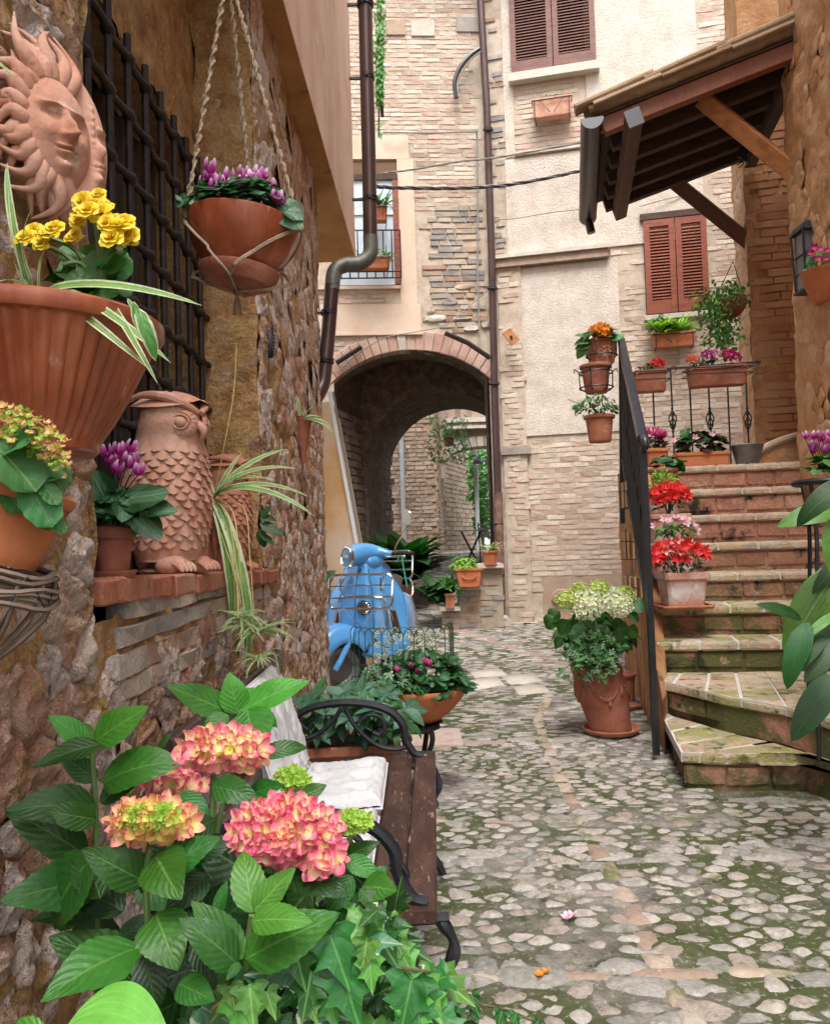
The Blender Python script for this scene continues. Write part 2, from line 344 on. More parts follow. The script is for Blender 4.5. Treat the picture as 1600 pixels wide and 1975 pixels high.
CABLE = surf('grey_cable', [(.18,.17,.16),(.30,.29,.27)], 20, .6, .2, 60, .002)

# ---------------------------------------------------------------- irregular stone and brick generators
def clip(poly, p, n):
    out = []; m = len(poly)
    for i in range(m):
        a, b = poly[i], poly[(i+1) % m]; da = (a[0]-p[0])*n[0]+(a[1]-p[1])*n[1]; db = (b[0]-p[0])*n[0]+(b[1]-p[1])*n[1]
        if da <= 0: out.append(a)
        if (da < 0 < db) or (db < 0 < da): t = da/(da-db); out.append((a[0]+(b[0]-a[0])*t, a[1]+(b[1]-a[1])*t))
    return out
def voronoi(pts, rad, asp=1.0):
    """cells of the points in a metric where the first axis is stretched by asp"""
    q = [(x/asp, y) for x, y in pts]; H = {}
    for i, (x, y) in enumerate(q): H.setdefault((int(x//rad), int(y//rad)), []).append(i)
    out = []
    for i, (x, y) in enumerate(q):
        g = (int(x//rad), int(y//rad)); c = [(x-rad, y-rad), (x+rad, y-rad), (x+rad, y+rad), (x-rad, y+rad)]
        for a in range(-1, 2):
            for b in range(-1, 2):
                for j in H.get((g[0]+a, g[1]+b), ()):
                    if j == i: continue
                    dx, dy = q[j][0]-x, q[j][1]-y
                    if dx*dx+dy*dy < 4*rad*rad: c = clip(c, (x+dx/2, y+dy/2), (dx, dy))
                    if len(c) < 3: break
        out.append([(u*asp, w) for u, w in c])
    return out
def seeds(u0, u1, w0, w1, du, dw, jit=.42, ok=None):
    out = []; r = 0; w = w0
    while w < w1:
        u = u0 + (du/2 if r % 2 else 0)
        while u < u1:
            p = (u+U(-jit, jit)*du, w+U(-jit, jit)*dw)
            if ok is None or ok(*p): out.append(p)
            u += du
        w += dw; r += 1
    return out
def stone(poly, fn, h, shrink=.9, lump=.3, rings=((1.0, -.4), (.96, .45), (.8, .95), (.42, 1.0)), seed=0, sub=True, rough=1.0):
    """one stone over a cell: fn(u, w, height) maps the cell into the place"""
    m = len(poly); cx = sum(p[0] for p in poly)/m; cy = sum(p[1] for p in poly)/m
    if sub:   # round the corners, then roughen the outline
        q = []
        for i in range(m):
            a, b = poly[i], poly[(i+1) % m]
            q += [(a[0]*.78+b[0]*.22, a[1]*.78+b[1]*.22), (a[0]*.22+b[0]*.78, a[1]*.22+b[1]*.78)]
        poly = q; m = len(poly)
    s = MB(); vs = []
    for sc, hh in rings:
        for k, (x, y) in enumerate(poly):
            jj = 1+.10*nz((x*23+seed, y*23, 3.1))*rough*2
            dx, dy = (x-cx)*shrink*sc*jj, (y-cy)*shrink*sc*jj
            z = h*hh + (h*lump*nz((x*17+cx*5, y*17, sc*2+seed)) + h*lump*.7*nz((dx*60+seed*3, dy*60, 7)) if hh > .6 else 0)
            vs.append(fn(cx+dx, cy+dy, z))
    n = len(rings); vs.append(fn(cx, cy, h*(1+lump*nz((cx*31, cy*31, seed)))))
    fs = [(j*m+k, j*m+(k+1) % m, (j+1)*m+(k+1) % m, (j+1)*m+k) for j in range(n-1) for k in range(m)]
    fs += [((n-1)*m+k, (n-1)*m+(k+1) % m, n*m) for k in range(m)]
    return s.add(vs, fs)
def rock(poly, fn, h, grow=1.0, amp=.012, fq=28, npt=22, rings=(1.0, .93, .82, .66, .48, .28, .12), drop=.02, seed=0):
    """broken stone set in mortar: its face dips below the mortar here and there, so the outline is ragged"""
    m = len(poly); cx = sum(p[0] for p in poly)/m; cy = sum(p[1] for p in poly)/m
    L = [math.dist(poly[i], poly[(i+1) % m]) for i in range(m)]; T = sum(L); pts = []
    for k in range(npt):
        s_ = T*k/npt; i = 0
        while s_ > L[i]+1e-9 and i < m-1: s_ -= L[i]; i += 1
        t = s_/max(1e-9, L[i]); a, b = poly[i], poly[(i+1) % m]; pts.append((mix(a[0], b[0], t), mix(a[1], b[1], t)))
    for _ in range(2 if fq >= 40 and npt > 8 else 0):   # water-worn stones have no sharp corners
        pts = [((pts[k-1][0]+pts[k][0]*2+pts[(k+1) % npt][0])/4*1.0, (pts[k-1][1]+pts[k][1]*2+pts[(k+1) % npt][1])/4) for k in range(npt)]
    ang = (U(-.5, .5), U(-.5, .5)); vs = []; D3 = (seed*1.7, seed*.9)
    def hh(x, y, q):
        e = q**4; f = V((x*fq+D3[0], y*fq+D3[1], seed*.37)); n1 = noise.noise(f); n2 = noise.noise(f*2.3); v = noise.voronoi(f*.8)[0]
        return h*(1-e)-drop*e + amp*(.9*n1+.5*n2+.9*(v[0]-.35)+.5*(v[1]-v[0])*1.0-.25) + (ang[0]*(x-cx)+ang[1]*(y-cy))*.22
    for q in rings:
        for k, (x, y) in enumerate(pts):
            j = 1+.09*noise.noise(V((x*40, y*40, seed))); dx, dy = (x-cx)*grow*q*j, (y-cy)*grow*q*j; vs.append(fn(cx+dx, cy+dy, hh(cx+dx, cy+dy, q)))
    vs.append(fn(cx, cy, hh(cx, cy, 0))); n = len(rings)
    fs = [(j*npt+k, j*npt+(k+1) % npt, (j+1)*npt+(k+1) % npt, (j+1)*npt+k) for j in range(n-1) for k in range(npt)]+[((n-1)*npt+k, (n-1)*npt+(k+1) % npt, n*npt) for k in range(npt)]
    return MB().add(vs, fs)
def emit(name, stones, mat, parent, cap=300, key=None, smooth=True, pre=None):
    """the largest-looking cap pieces as parts, the rest joined as stuff"""
    lst = sorted(stones, key=lambda s: (V(s.v[-1])-EYE).length if key is None else key(s))
    for s in lst[:cap]:
        c = V(s.v[-1]); t = MB(); t.v = [tuple(V(p)-c) for p in s.v]; t.f = s.f
        me = t.mesh(name, mat, flat=not smooth)
        o = bpy.data.objects.new(name, me); COL.objects.link(o); o.parent = parent; o.location = c-OFF[parent.name]
    if len(lst) > cap:
        m = MB()
        for s in lst[cap:]: m.merge(s)
        part(name, m, mat, parent, smooth, kind='stuff', auto=False)
def brick_shape(seed, rough=.06):
    rnd = random.Random(seed); m = MB(); vs = []
    for (y, ins) in ((.5, 0), (-.25, 0), (-.5, .06)):
        for (sx, sz) in ((-1, -1), (0, -1), (1, -1), (1, 1), (0, 1), (-1, 1)):
            x = sx*(.5-ins*.25) + rnd.uniform(-.4, .4)*rough*.4; z = sz*(.5-ins*.9) + rnd.uniform(-1, 1)*rough*.9
            vs.append((x, y + (rnd.uniform(-.12, .12) if y < 0 else 0), z))
    fs = [(j*6+k, j*6+(k+1) % 6, (j+1)*6+(k+1) % 6, (j+1)*6+k) for j in range(2) for k in range(6)]+[(12, 13, 14, 15, 16, 17)]
    return m.add(vs, fs)
BRV = [brick_shape(i) for i in range(9)]
def brickwork(parent, org, e, nrm, s0, s1, z0, z1, ok, mat, L=.25, H=.058, gap=.012, D=.05, proud=.012, cap=300, jl=.25, name='brick', matf=None, tilt=0.0, maxd=None):
    """courses of single bricks on a vertical face: org + e*s + z, face normal nrm"""
    e = V(e).normalized(); nrm = V(nrm).normalized(); org = V(org); items = []; z = z0; r = 0
    while z < z1:
        h = H*U(.92, 1.09); s = s0 - U(0, L)
        while s < s1:
            l = L*U(1-jl, 1+jl); cs, cz = s+l/2, z+h/2
            if ok(cs, cz, l, h):
                d = proud*U(.75, 1.2)
                c = org+e*cs+V((0, 0, cz+U(-.004, .004)))+nrm*(d-D/2)
                x = (e+V((0, 0, U(-.02, .02)+tilt))).normalized(); up = V((0, 0, 1))
                M = Matrix(((x.x*(l-gap), -nrm.x*D, up.x*(h-gap*.7), c.x), (x.y*(l-gap), -nrm.y*D, up.y*(h-gap*.7), c.y), (x.z*(l-gap), -nrm.z*D, up.z*(h-gap*.7), c.z), (0, 0, 0, 1)))
                items.append(((c-EYE).length, random.randrange(9), M))
            s += l
        z += h; r += 1
    items.sort(key=lambda t: t[0])
    if maxd: items = [t for t in items if t[0] < maxd]
    for d, k, M in items[:cap]: inst(name, BRV[k].mesh(name, mat, flat=True), parent, M)
    if len(items) > cap:
        m = MB()
        for d, k, M in items[cap:]: m.merge(BRV[k], M)
        part(name, m, mat, parent, smooth=False, kind='stuff')
def rsheet(m, p0, eu, ev, nu, nv, amp, sc, hole=None):
    """a roughened sheet; the same noise in space keeps neighbouring sheets closed"""
    p0, eu, ev = V(p0), V(eu), V(ev)
    def g(i, j):
        p = p0+eu*i+ev*j
        return p+V((nz(p, sc), nz(p+V((7, 3, 1)), sc), nz(p+V((1, 9, 4)), sc)))*amp + V((nz(p, sc*3.3), nz(p+V((7, 3, 1)), sc*3.3), nz(p+V((1, 9, 4)), sc*3.3)))*amp*.45
    if not hole: return m.grid(g, nu, nv)
    w = nu+1; vs = [g(i/nu, j/nv) for j in range(nv+1) for i in range(nu+1)]
    fs = [(j*w+i, j*w+i+1, (j+1)*w+i+1, (j+1)*w+i) for j in range(nv) for i in range(nu) if not hole(p0+eu*((i+.5)/nu)+ev*((j+.5)/nv))]
    return m.add(vs, fs)
# ================================================================ GROUND
def gz(x, y): return .10*smooth(7.5, 11, y) + .23*max(0, min(4, y-11.25)) + .004*nz((x*1.3, y*1.3, 0))
def G(px, py, lift=0):
    p = PZ(px, py, 0)
    for _ in range(4): p = PZ(px, py, gz(p.x, p.y)+lift)
    return p
gm = MB()
xs = [-60, -12, -4, -1.5]+[-1.2+.035*i for i in range(163)]+[4.6, 6, 12, 60]
ys = [-40, -6, 0, 1.0]+[1.3+.03*i for i in range(135)]+[5.4+.06*i for i in range(107)]+[12, 12.6, 13.3, 14, 15, 15.3, 17, 20, 25, 40, 90]
n = len(xs)
gm.add([(x, y, gz(x, y)+(.005*nz((x*9, y*9, 2))+.004*nz((x*26, y*26, 5)) if 1 < y < 12 and -1.3 < x < 4.6 else 0)) for y in ys for x in xs],
       [(j*n+i, j*n+i+1, (j+1)*n+i+1, (j+1)*n+i) for j in range(len(ys)-1) for i in range(n-1)])
ground = whole('ground', gm, BEDDING, 'mossy mortar bed of the cobbled alley floor', None, kind='structure'); OFF['ground'] = V(ground.location)
OFF[ground.name] = V(ground.location)
def seg_d(p, a, b):
    ax, ay = b[0]-a[0], b[1]-a[1]; t = max(0, min(1, ((p[0]-a[0])*ax+(p[1]-a[1])*ay)/(ax*ax+ay*ay)))
    return math.hypot(p[0]-a[0]-ax*t, p[1]-a[1]-ay*t)
def path(pix): return [tuple(G(*q)[:2]) for q in pix]
strip_a = path([(1058,1345),(1036,1385),(1050,1432),(1075,1485),(1108,1560),(1160,1655),(1205,1735),(1252,1820),(1345,1985)])
strip_b = path([(800,1583),(1000,1588),(1250,1583),(1600,1577),(1700,1575)])
strip_c = path([(780,1880),(1000,1884),(1250,1880),(1650,1874)])
drain = path([(800,1190),(878,1216),(960,1240),(1040,1266),(1120,1292),(1215,1330)])
def path_d(p, pth): return min(seg_d(p, pth[i], pth[i+1]) for i in range(len(pth)-1))
manhole = [tuple(G(*q)[:2]) for q in ((778,1443),(893,1441),(886,1410),(790,1411))]
def inpoly(p, poly):
    c = False
    for i in range(len(poly)):
        a, b = poly[i], poly[(i+1) % len(poly)]
        if (a[1] > p[1]) != (b[1] > p[1]) and p[0] < (b[0]-a[0])*(p[1]-a[1])/(b[1]-a[1])+a[0]: c = not c
    return c
def ground_ok(x, y):
    if x > 1.33+.185*(y-3.95) and 3.86 < y < 7.7: return False
    if y < 3.9 and x > .66*y+.4: return False
    if y > 11.15 and not (-1.05+.25*(y-11.2) < x < 2.2 and y < 16.4): return False
    if y > 7.7 and x > 4.2: return False
    if x < -.72 and y < 6.3: return False
    if path_d((x, y), strip_a) < .055 or path_d((x, y), strip_b) < .035 or path_d((x, y), strip_c) < .05 or path_d((x, y), drain) < .11: return False
    return not inpoly((x, y), manhole)
cob = []
def gfn(u, w, h): return V((u, w, gz(u, w)+h))
for (y0, y1, du, dw, sh) in ((1.5, 3.3, .094, .062, .80), (3.3, 5.2, .098, .056, .9), (5.2, 11.2, .17, .072, .98), (11.2, 16.4, .24, .12, .98)):
    sd = seeds(-.75, 3.9, y0, y1, du, dw, .46, ground_ok)
    for i, c in enumerate(voronoi(sd, dw*1.6, du/dw)):
        if len(c) < 3: continue
        x, y = sd[i]
        if y < 3.4 and random.random() < .13: continue
        if y < 3.4: cob.append(rock(c, gfn, U(.003, .011), U(.80, 1.14), .005, 55, 18, (1, .9, .75, .5, .25), .012, i))
        elif y < 5.2: cob.append(rock(c, gfn, U(.002, .010), U(.9, 1.15), .0045, 50, 12, (1, .86, .5), .01, i))
        else: cob.append(rock(c, gfn, U(.001, .009), U(.9, 1.05), .004, 40, 8, (1, .8), .01, i))
emit('cobble', cob, COBBLE, ground, smooth=True)
def brick_path(pth, w, L, mat, name, cross=False, lift=.006):
    out = []; tot = [0]
    for i in range(len(pth)-1): tot.append(tot[-1]+math.dist(pth[i], pth[i+1]))
    def at(s):
        s = max(0, min(tot[-1], s))
        for i in range(len(pth)-1):
            if s <= tot[i+1]: t = (s-tot[i])/(tot[i+1]-tot[i]); return (mix(pth[i][0], pth[i+1][0], t), mix(pth[i][1], pth[i+1][1], t))
        return pth[-1]
    s = 0
    while s < tot[-1]-.02:
        l = L*U(.8, 1.2); a, b = at(s+.006), at(min(tot[-1], s+l-.006)); d = V((b[0]-a[0], b[1]-a[1], 0)).normalized(); nn = V((-d.y, d.x, 0))*(w/2*U(.88, 1.1))
        q = [(a[0]+nn.x, a[1]+nn.y), (a[0]-nn.x, a[1]-nn.y), (b[0]-nn.x, b[1]-nn.y), (b[0]+nn.x, b[1]+nn.y)]
        if math.dist(a, b) > .01: out.append(rock(q, gfn, lift*U(.2, 1.0), 1.0, .005, 39, 16, (1, .93, .8, .5, .2), .008, s))
        s += l
    emit(name, out, mat, ground, 120)
PAVB = surf('paving_brick', [(.24,.17,.13),(.34,.25,.19),(.42,.34,.27),(.27,.25,.21)], 8, .9, .8, 90, .006, rmix=.5, layers=[((.12,.13,.05),4,.5,.66)], val=.3)
brick_path(strip_a, .085, .17, PAVB, 'kerb_brick', lift=.014); brick_path(strip_b, .035, .26, PAVB, 'strip_stone'); brick_path(strip_c, .055, .30, PAVB, 'strip_stone', lift=.012)
brick_path(drain, .17, .07, surf('drain_red', [(.26,.17,.14),(.34,.23,.19),(.25,.22,.21)], 8, .9, .6, 60, .005, rmix=.5), 'drain_brick', lift=.014)
mh = MB()
for a in range(3):
    for b in range(3): pass
mh.prism([(mix(manhole[0][0], p[0], .97)if 0 else p[0], p[1]) for p in manhole], -.02, .012); part('flagstone', mh, surf('pink_flag', [(.36,.27,.22),(.48,.36,.30),(.44,.40,.36)], 9, .9, .8, 70, .006), ground, smooth=False)
slabs = []
for q in ([(880,1318),(960,1306),(978,1322),(905,1334)],[(965,1306),(1030,1300),(1048,1316),(985,1322)],[(905,1296),(960,1292),(980,1303),(915,1309)],[(985,1325),(1050,1320),(1062,1336),(1000,1342)]):
    slabs.append(stone([tuple(G(*p)[:2]) for p in q], gfn, .012, .95, .3, ((1, -1), (.97, .9)), sub=False))
emit('flagstone', slabs, STONE_L, ground)

# ================================================================ LEFT STONE HOUSE
XW = -.72; NY0, NY1 = 1.76, 3.74; NZ = 1.13
lw = thing('stone_house', 'rough stone house wall with barred window along the left side of the alley', 'house', (XW, 3, 0))
m = MB()
def hole(p): return NY0 < p.y < NY1 and p.z > NZ
rsheet(m, (XW, .2, 0), (0, 6.1, 0), (0, 0, 5.2), 260, 220, .026, 6, hole)
rsheet(m, (XW, NY1-.015, 1.1), (-.27, 0, 0), (0, 0, 4.1), 9, 110, .024, 4)
rsheet(m, (XW, NY0+.02, 1.1), (-.27, 0, 0), (0, 0, 4.1), 6, 60, .02, 4)
rsheet(m, (XW, 6.29, 0), (-.8, 0, 0), (0, 0, 5.2), 12, 60, .02, 4)
rsheet(m, (-.99, NY0-.1, 3.12), (0, 2.1, 0), (0, 0, 2.1), 50, 50, .03, 5)
rsheet(m, (-.99, NY0-.1, 3.12), (0, 2.1, 0), (-.2, 0, 0), 30, 3, .0, 5)
rsheet(m, (-.99, NY1-.02, 1.1), (-.25, 0, 0), (0, 0, 2.1), 3, 30, .0, 5)
part('mortar', m, MORTAR, lw, solid=False)
m = MB(); m.box((-1.0, -.9, 2.5), (.5, 2.2, 5.2)); m.box((-1.5, 3, 2.6), (.5, 6.5, 5.2)); m.box((-1.15, 2.7, .5), (.8, 2.4, 1.1)); part('core', m, PLASTER_O, lw, smooth=False)
def lfn(u, w, h): return V((XW+h+.01, u, w))
def lok(u, w):
    if NY0-.03 < u < NY1+.03 and w > .93: return False
    if w > 2.35+.5*nz((u*1.5, w, 3)) and random.random() < .55: return False
    return w < 4.0
st = []
for (u0, u1, du, dw) in ((.55, 3.8, .120, .10), (3.8, 6.28, .14, .12)):
    sd = seeds(u0, u1, .1, 4.0, du, dw, .45, lok)
    for i, c in enumerate(voronoi(sd, dw*1.5, du/dw)):
        u, w = sd[i]; c = clip(c, (6.27, 0), (1, 0))
        if w > 1.05: c = clip(c, (NY1+.012, 0), (-1, 0)) if u > NY1 else clip(c, (NY0-.01, 0), (1, 0)) if u < NY0 else c
        if len(c) < 3 or random.random() < .08: continue
        fade = 1-smooth(2.1, 3.0, w)*.7
        near = u < 3.9
        st.append(rock(c, lfn, (U(.002, .014) if near else U(.001, .010))*fade, U(.95, 1.15), .015 if near else .010, 34 if near else 32, 26 if near else 16, (1.0, .93, .82, .68, .52, .36, .2, .08) if near else (1, .9, .72, .5, .25), .014 if near else .008, i))
near_view = lambda s: (V(s.v[-1])-EYE).length + (9 if V(s.v[-1]).y < 1.15 else 0)
emit('stone', st, RUBBLE, lw, 300, near_view, smooth=True)
# jamb stones on the far reveal
st = []
sd = seeds(.02, .25, 1.15, 3.4, .11, .12, .35)
for i, c in enumerate(voronoi(sd, .15, 1)):
    c = clip(clip(c, (.012, 0), (-1, 0)), (.25, 0), (1, 0))
    if len(c) > 2 and random.random() < .7: st.append(rock(c, lambda u, w, h: V((XW-u, NY1-.002-h, w)), U(-.006, .001), 1.1, .010, 34, 16, (1, .9, .75, .5, .25), .008, i))
emit('jamb_stone', st, surf('plastered_stone', [(.36,.19,.10),(.46,.28,.17),(.54,.38,.28)], 8, .95, 1, 60, .012, rmix=.4, layers=[((.47,.28,.13),5,.5,.65)]), lw, 60)
# brick band under the sill, and the red brick sill itself
brickwork(lw, (XW+.004, 0, 0), (0, 1, 0), (1, 0, 0), NY0, NY1+.25, .93, 1.14, lambda s, z, l, h: s-l/2 > NY0-.01 and s+l/2 < NY1+.12, BRICK_G, .24, .062, .014, .06, .012)
s = NY0+.02
while s < NY1+.14:
    l = U(.15, .27); zt = mix(1.235, 1.178, (s-NY0)/2)
    x0_, x1_ = XW-.27, XW+U(.02, .035); b = MB(); q = [(x0_, s), (x1_, s+U(0, .006)), (x1_+U(-.006, .006), s+l*.33), (x1_+U(-.006, .006), s+l*.66), (x1_, s+l-.012), (x0_, s+l-.012)]
    rg = [(zt-.062, .004), (zt-.055, 0), (zt-.006, 0), (zt, .007)]; cy_ = s+l/2; n_ = len(q)
    b.add([(x-(d if x > XW-.1 else 0), y+(d if y < cy_ else -d), z+U(-.002, .002)) for z, d in rg for x, y in q], [(j*n_+i, j*n_+(i+1) % n_, (j+1)*n_+(i+1) % n_, (j+1)*n_+i) for j in range(3) for i in range(n_)]+[tuple(range(n_))[::-1], tuple(range(3*n_, 4*n_))])
    part('sill_brick', b, BRICK_R, lw, smooth=False); s += l
# upper storey jetty
jet = MB(); pts = [(-.66, -1.5), (-.60, 4.12), (-.512, 7.87), (-2.5, 7.9), (-2.5, -1.5)]
jet.prism(pts, 4.12, 9.8)
jetty = part('upper_storey', jet, PLASTER_P, lw, smooth=False)
so = MB(); so.prism([(x+(.004 if x > -2 else 0), y) for x, y in pts], 4.10, 4.116); part('soffit', so, SOFFIT, lw, smooth=False)
# eave end high on the corner
ev = MB(); ev.box((-.62, 7.6, 8.35), (.22, .5, .06)); ev.box((-.66, 7.3, 8.0), (.16, .2, .7)); part('eave_bracket', ev, WOOD_DK, lw, smooth=False)

# barred window
gr = thing('window_grille', 'black wrought iron window bars threaded through knotted crossbars', 'grille', (-.95, 2.75, 1.2))
zs = [1.5, 1.72, 1.94, 2.15, 2.37, 2.58, 2.80, 3.0]; ybars = [1.83+.178*i for i in range(11)]
for y in ybars:
    b = MB(); x = -.95
    b.tube([(x, y+.003*sin(z*4+y*9), z) for z in [1.2+.12*i for i in range(16)]+[3.09]], .0140, 8); part('bar', b, IRON_R, gr)
for z in zs:
    b = MB(); pt = []; rr = []
    y = 1.72
    while y < 3.80:
        dd = min(abs(y-q) for q in ybars); k = math.exp(-(dd/.022)**2)
        pt.append((-.95+.004*sin(y*31), y, z+.006*sin(y*13+z))); rr.append(.0135+.012*k); y += .0148
    b.tube(pt, rr, 9); part('crossbar', b, IRON_R, gr)
wn = thing('casement_window', 'dark casement window set back behind the iron bars', 'window', (-1.2, 2.75, 1.2))
m = MB(); m.box((-1.24, 2.75, 2.2), (.01, 2.1, 2.1)); part('pane', m, GLASS_D, wn, smooth=False)
for y in [1.72+.2*i for i in range(11)]:
    m = MB(); m.box((-1.2, y, 2.15), (.04, .055, 1.95)); part('frame_post', m, surf('grey_wood', [(.05,.035,.025),(.10,.07,.05),(.13,.1,.08)], 8, .8, .5, 60, .002, stretch=(4,4,1)), wn, smooth=False)
m = MB(); m.box((-1.1, 2.75, 1.17), (.35, 2.1, .05)); part('sill', m, MORTAR, wn, smooth=False)
m = MB(); vc = P(521, 663, 3.95); vc.x = -.69
m.lathe([(.001, .012), (.034, .012), (.040, .004), (.040, -.02)], 20, Matrix.Translation(vc) @ Matrix.Rotation(pi/2, 4, 'Y') @ Matrix.Diagonal((1.8, 1, 1, 1)))
vent = whole('air_vent', m, plain('vent_black', (.02, .02, .02), .6), 'oval black louvred air vent in the rough stone wall', 'air vent'); OFF[vent.name] = V(vent.location)
for i in range(8):
    m = MB(); m.beam(vc+V((.016, -.03, -.058+.0165*i)), vc+V((.016, .03, -.05+.0165*i)), .006, .005); part('louvre', m, plain('vent_grey', (.12, .12, .12), .5), vent, smooth=False)

# ================================================================ ARCHED HOUSE (facing)
OC = V((1.16, 11.3, 0)); eL = V((1, .06, 0)).normalized(); nL = V((.06, -1, 0)).normalized()
eR = V((1, -.22, 0)).normalized(); nR = V((-.22, -1, 0)).normalized()
def FL(px, py): p = PP(px, py, OC, nL); return ((p-OC).dot(eL), p.z)
def FR(px, py): p = PP(px, py, OC, nR); return ((p-OC).dot(eR), p.z)
ah = thing('arched_house', 'old brick house with a vaulted passage through it at the end of the alley', 'house', (0, 11.3, 0))
aw, rise, zc = 1.10, .42, 4.0; rad = (aw*aw+rise*rise)/(2*rise); acx = FL(793, 700)[0]; zsp = zc-rise
def arc(r, t): a = math.asin(aw/rad)*t; return (acx+r*sin(a), zc-rad+r*cos(a))
def LP(s, z, o=0): return OC+eL*s+V((0, 0, z))+nL*o
N = 24; m = MB()
inner = [arc(rad, -1+2*i/N) for i in range(N+1)]
m.add([LP(*p) for p in inner]+[LP(p[0], 9.9) for p in inner], [(i, i+1, N+2+i, N+1+i) for i in range(N)])
sL, sR = inner[0][0], inner[-1][0]
for a, b in ((-4.5, sL), (sR, .0)): m.add([LP(a, -.1), LP(b, -.1), LP(b, 9.9), LP(a, 9.9)], [(0, 1, 2, 3)])
part('wall_face', m, JOINT, ah, smooth=False, solid=False)
# vault
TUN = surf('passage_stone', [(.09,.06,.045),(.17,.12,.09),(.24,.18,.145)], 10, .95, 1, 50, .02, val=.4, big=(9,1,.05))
def prof(xl, xr, zs_, zt, y, n=16):
    c = (xl+xr)/2; w = (xr-xl)/2; h = zt-zs_; r = (w*w+h*h)/(2*h) if h < w else None; pts = [(xl, y, -.05), (xl, y, 1.0), (xl, y, 2.0)]
    for i in range(n+1):
        t = -1+2*i/n
        if r: a = math.asin(w/r)*t; pts.append((c+r*sin(a), y, zt-r+r*cos(a)))
        else: a = pi/2*t; pts.append((c+w*sin(a), y, zs_+h*cos(a)))
    return pts+[(xr, y, 2.0), (xr, y, 1.0), (xr, y, -.05)]
secs = [prof(-1.13, 1.06, zsp, zc, 11.22), prof(-1.10, 1.10, zsp, zc, 11.85), prof(-1.12, 1.2, 3.9, 4.6, 11.86), prof(-.80, 1.6, 3.9, 4.6, 12.55),
        prof(-.72, 1.6, 2.75, 3.66, 12.56), prof(-.42, 1.95, 2.65, 3.64, 14.3)]
m = MB(); k = len(secs[0])
for a in range(len(secs)-1):
    A, B = secs[a], secs[a+1]; L = (V(B[0])-V(A[0])).length; nn = max(1, int(L/.09)); rows = []
    for j in range(nn+1):
        rows += [V(A[i]).lerp(V(B[i]), j/nn)+V((nz((V(A[i]).lerp(V(B[i]), j/nn)), 6), 0, nz(V(A[i]).lerp(V(B[i]), j/nn)+V((5, 5, 5)), 6)))*.04 for i in range(k)]
    m.add(rows, [(j*k+i, j*k+i+1, (j+1)*k+i+1, (j+1)*k+i) for j in range(nn) for i in range(k-1)])
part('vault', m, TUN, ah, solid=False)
A, B = V((-1.11, 11.25, 0)), V((-.44, 14.2, 0)); D = (B-A); Ld = D.length; D.normalize(); Nn = V((D.y, -D.x, 0))
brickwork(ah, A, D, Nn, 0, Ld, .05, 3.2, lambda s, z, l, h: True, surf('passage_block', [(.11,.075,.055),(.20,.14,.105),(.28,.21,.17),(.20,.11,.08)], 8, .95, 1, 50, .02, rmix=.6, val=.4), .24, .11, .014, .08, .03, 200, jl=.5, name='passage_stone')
# back mass of the house so that no light leaks into the passage
m = MB(); m.add([(-4, 14.3, -.1), (-.42, 14.3, -.1), (-.42, 14.3, 2.65)]+[p for p in secs[-1][3:-3]]+[(1.95, 14.3, -.1), (6, 14.3, -.1), (6, 14.3, 9.9), (-4, 14.3, 9.9)],
      [tuple(range(3+len(secs[-1][3:-3])+4))]); m.v = [(x, y, min(z, 5.0)) for x, y, z in m.v]
m.add([(-4, 11.1, 9.9), (6, 10.4, 9.9), (6, 14.3, 5.0), (-4, 14.3, 5.0)], [(0, 1, 2, 3)])
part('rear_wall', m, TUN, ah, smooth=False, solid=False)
# voussoirs and keystone
VOUS = surf('pink_voussoir', [(.40,.22,.17),(.50,.30,.24),(.54,.38,.31),(.44,.27,.2)], 7, .9, .8, 60, .01, rmix=.6, val=.25)
nv = 21
for i in range(nv):
    t0, t1 = -1.05+2.1*i/nv+.004, -1.05+2.1*(i+1)/nv-.004; R1 = rad+.27+U(-.02, .02); m = MB(); key = i == 9
    if key: R1 += .05
    o0 = U(.012, .03)+(.01 if key else 0); a, b, c, d = arc(rad-.005, t0), arc(rad-.005, t1), arc(R1, t1), arc(R1, t0)
    q = [a, b, c, d]; cx = sum(p[0] for p in q)/4; cz = sum(p[1] for p in q)/4
    def sh(p, f): return (cx+(p[0]-cx)*f, cz+(p[1]-cz)*f)
    m.add([LP(*p, -.2) for p in q]+[LP(*p, o0-.01) for p in q]+[LP(*sh(p, .93), o0+U(-.004, .004)) for p in q], [(0,1,5,4),(1,2,6,5),(2,3,7,6),(3,0,4,7),(4,5,9,8),(5,6,10,9),(6,7,11,10),(7,4,8,11),(8,9,10,11)])
    part('keystone' if key else 'voussoir', m, STONE_L if key else VOUS, ah, smooth=False)
# brick facing
wA, wB = FL(722, 308), FL(772, 553)
pl = [FL(650, 262), FL(812, 642)]
def lokb(s, z, l, h):
    if s < -3.2 or s+l/2 > .0 or z > 9.7: return False
    r = math.hypot(s-acx, z-(zc-rad))
    if abs(s-acx) < aw+.12+l/2 and r < rad+.30+h: return False
    if z < zsp+.1 and s+l/2 > sL-.02: return s-l/2 > sR+.02
    zb = FL(700, 588)[1]; 
    if s < pl[1][0]-0 and pl[1][1] < z < pl[0][1]+.0: return (FL(700, 583)[1] < z < FL(700, 553)[1]-.03 and s+l/2 < wB[0]-.05)
    return True
brickwork(ah, OC, eL, nL, -2.6, 0, 3.2, 9.2, lambda s, z, l, h: lokb(s, z, l, h) and not (z < 6.0 and s > -1.35), BRICK_F, .25, .066, .007, .05, .006, 300)
brickwork(ah, OC, eL, nL, -1.35, 0, 3.9, 6.0, lambda s, z, l, h: lokb(s, z, l, h) and s-l/2 > pl[1][0], BRICK_G, .26, .085, .016, .06, .02, 300, jl=.5, name='rubble_stone')
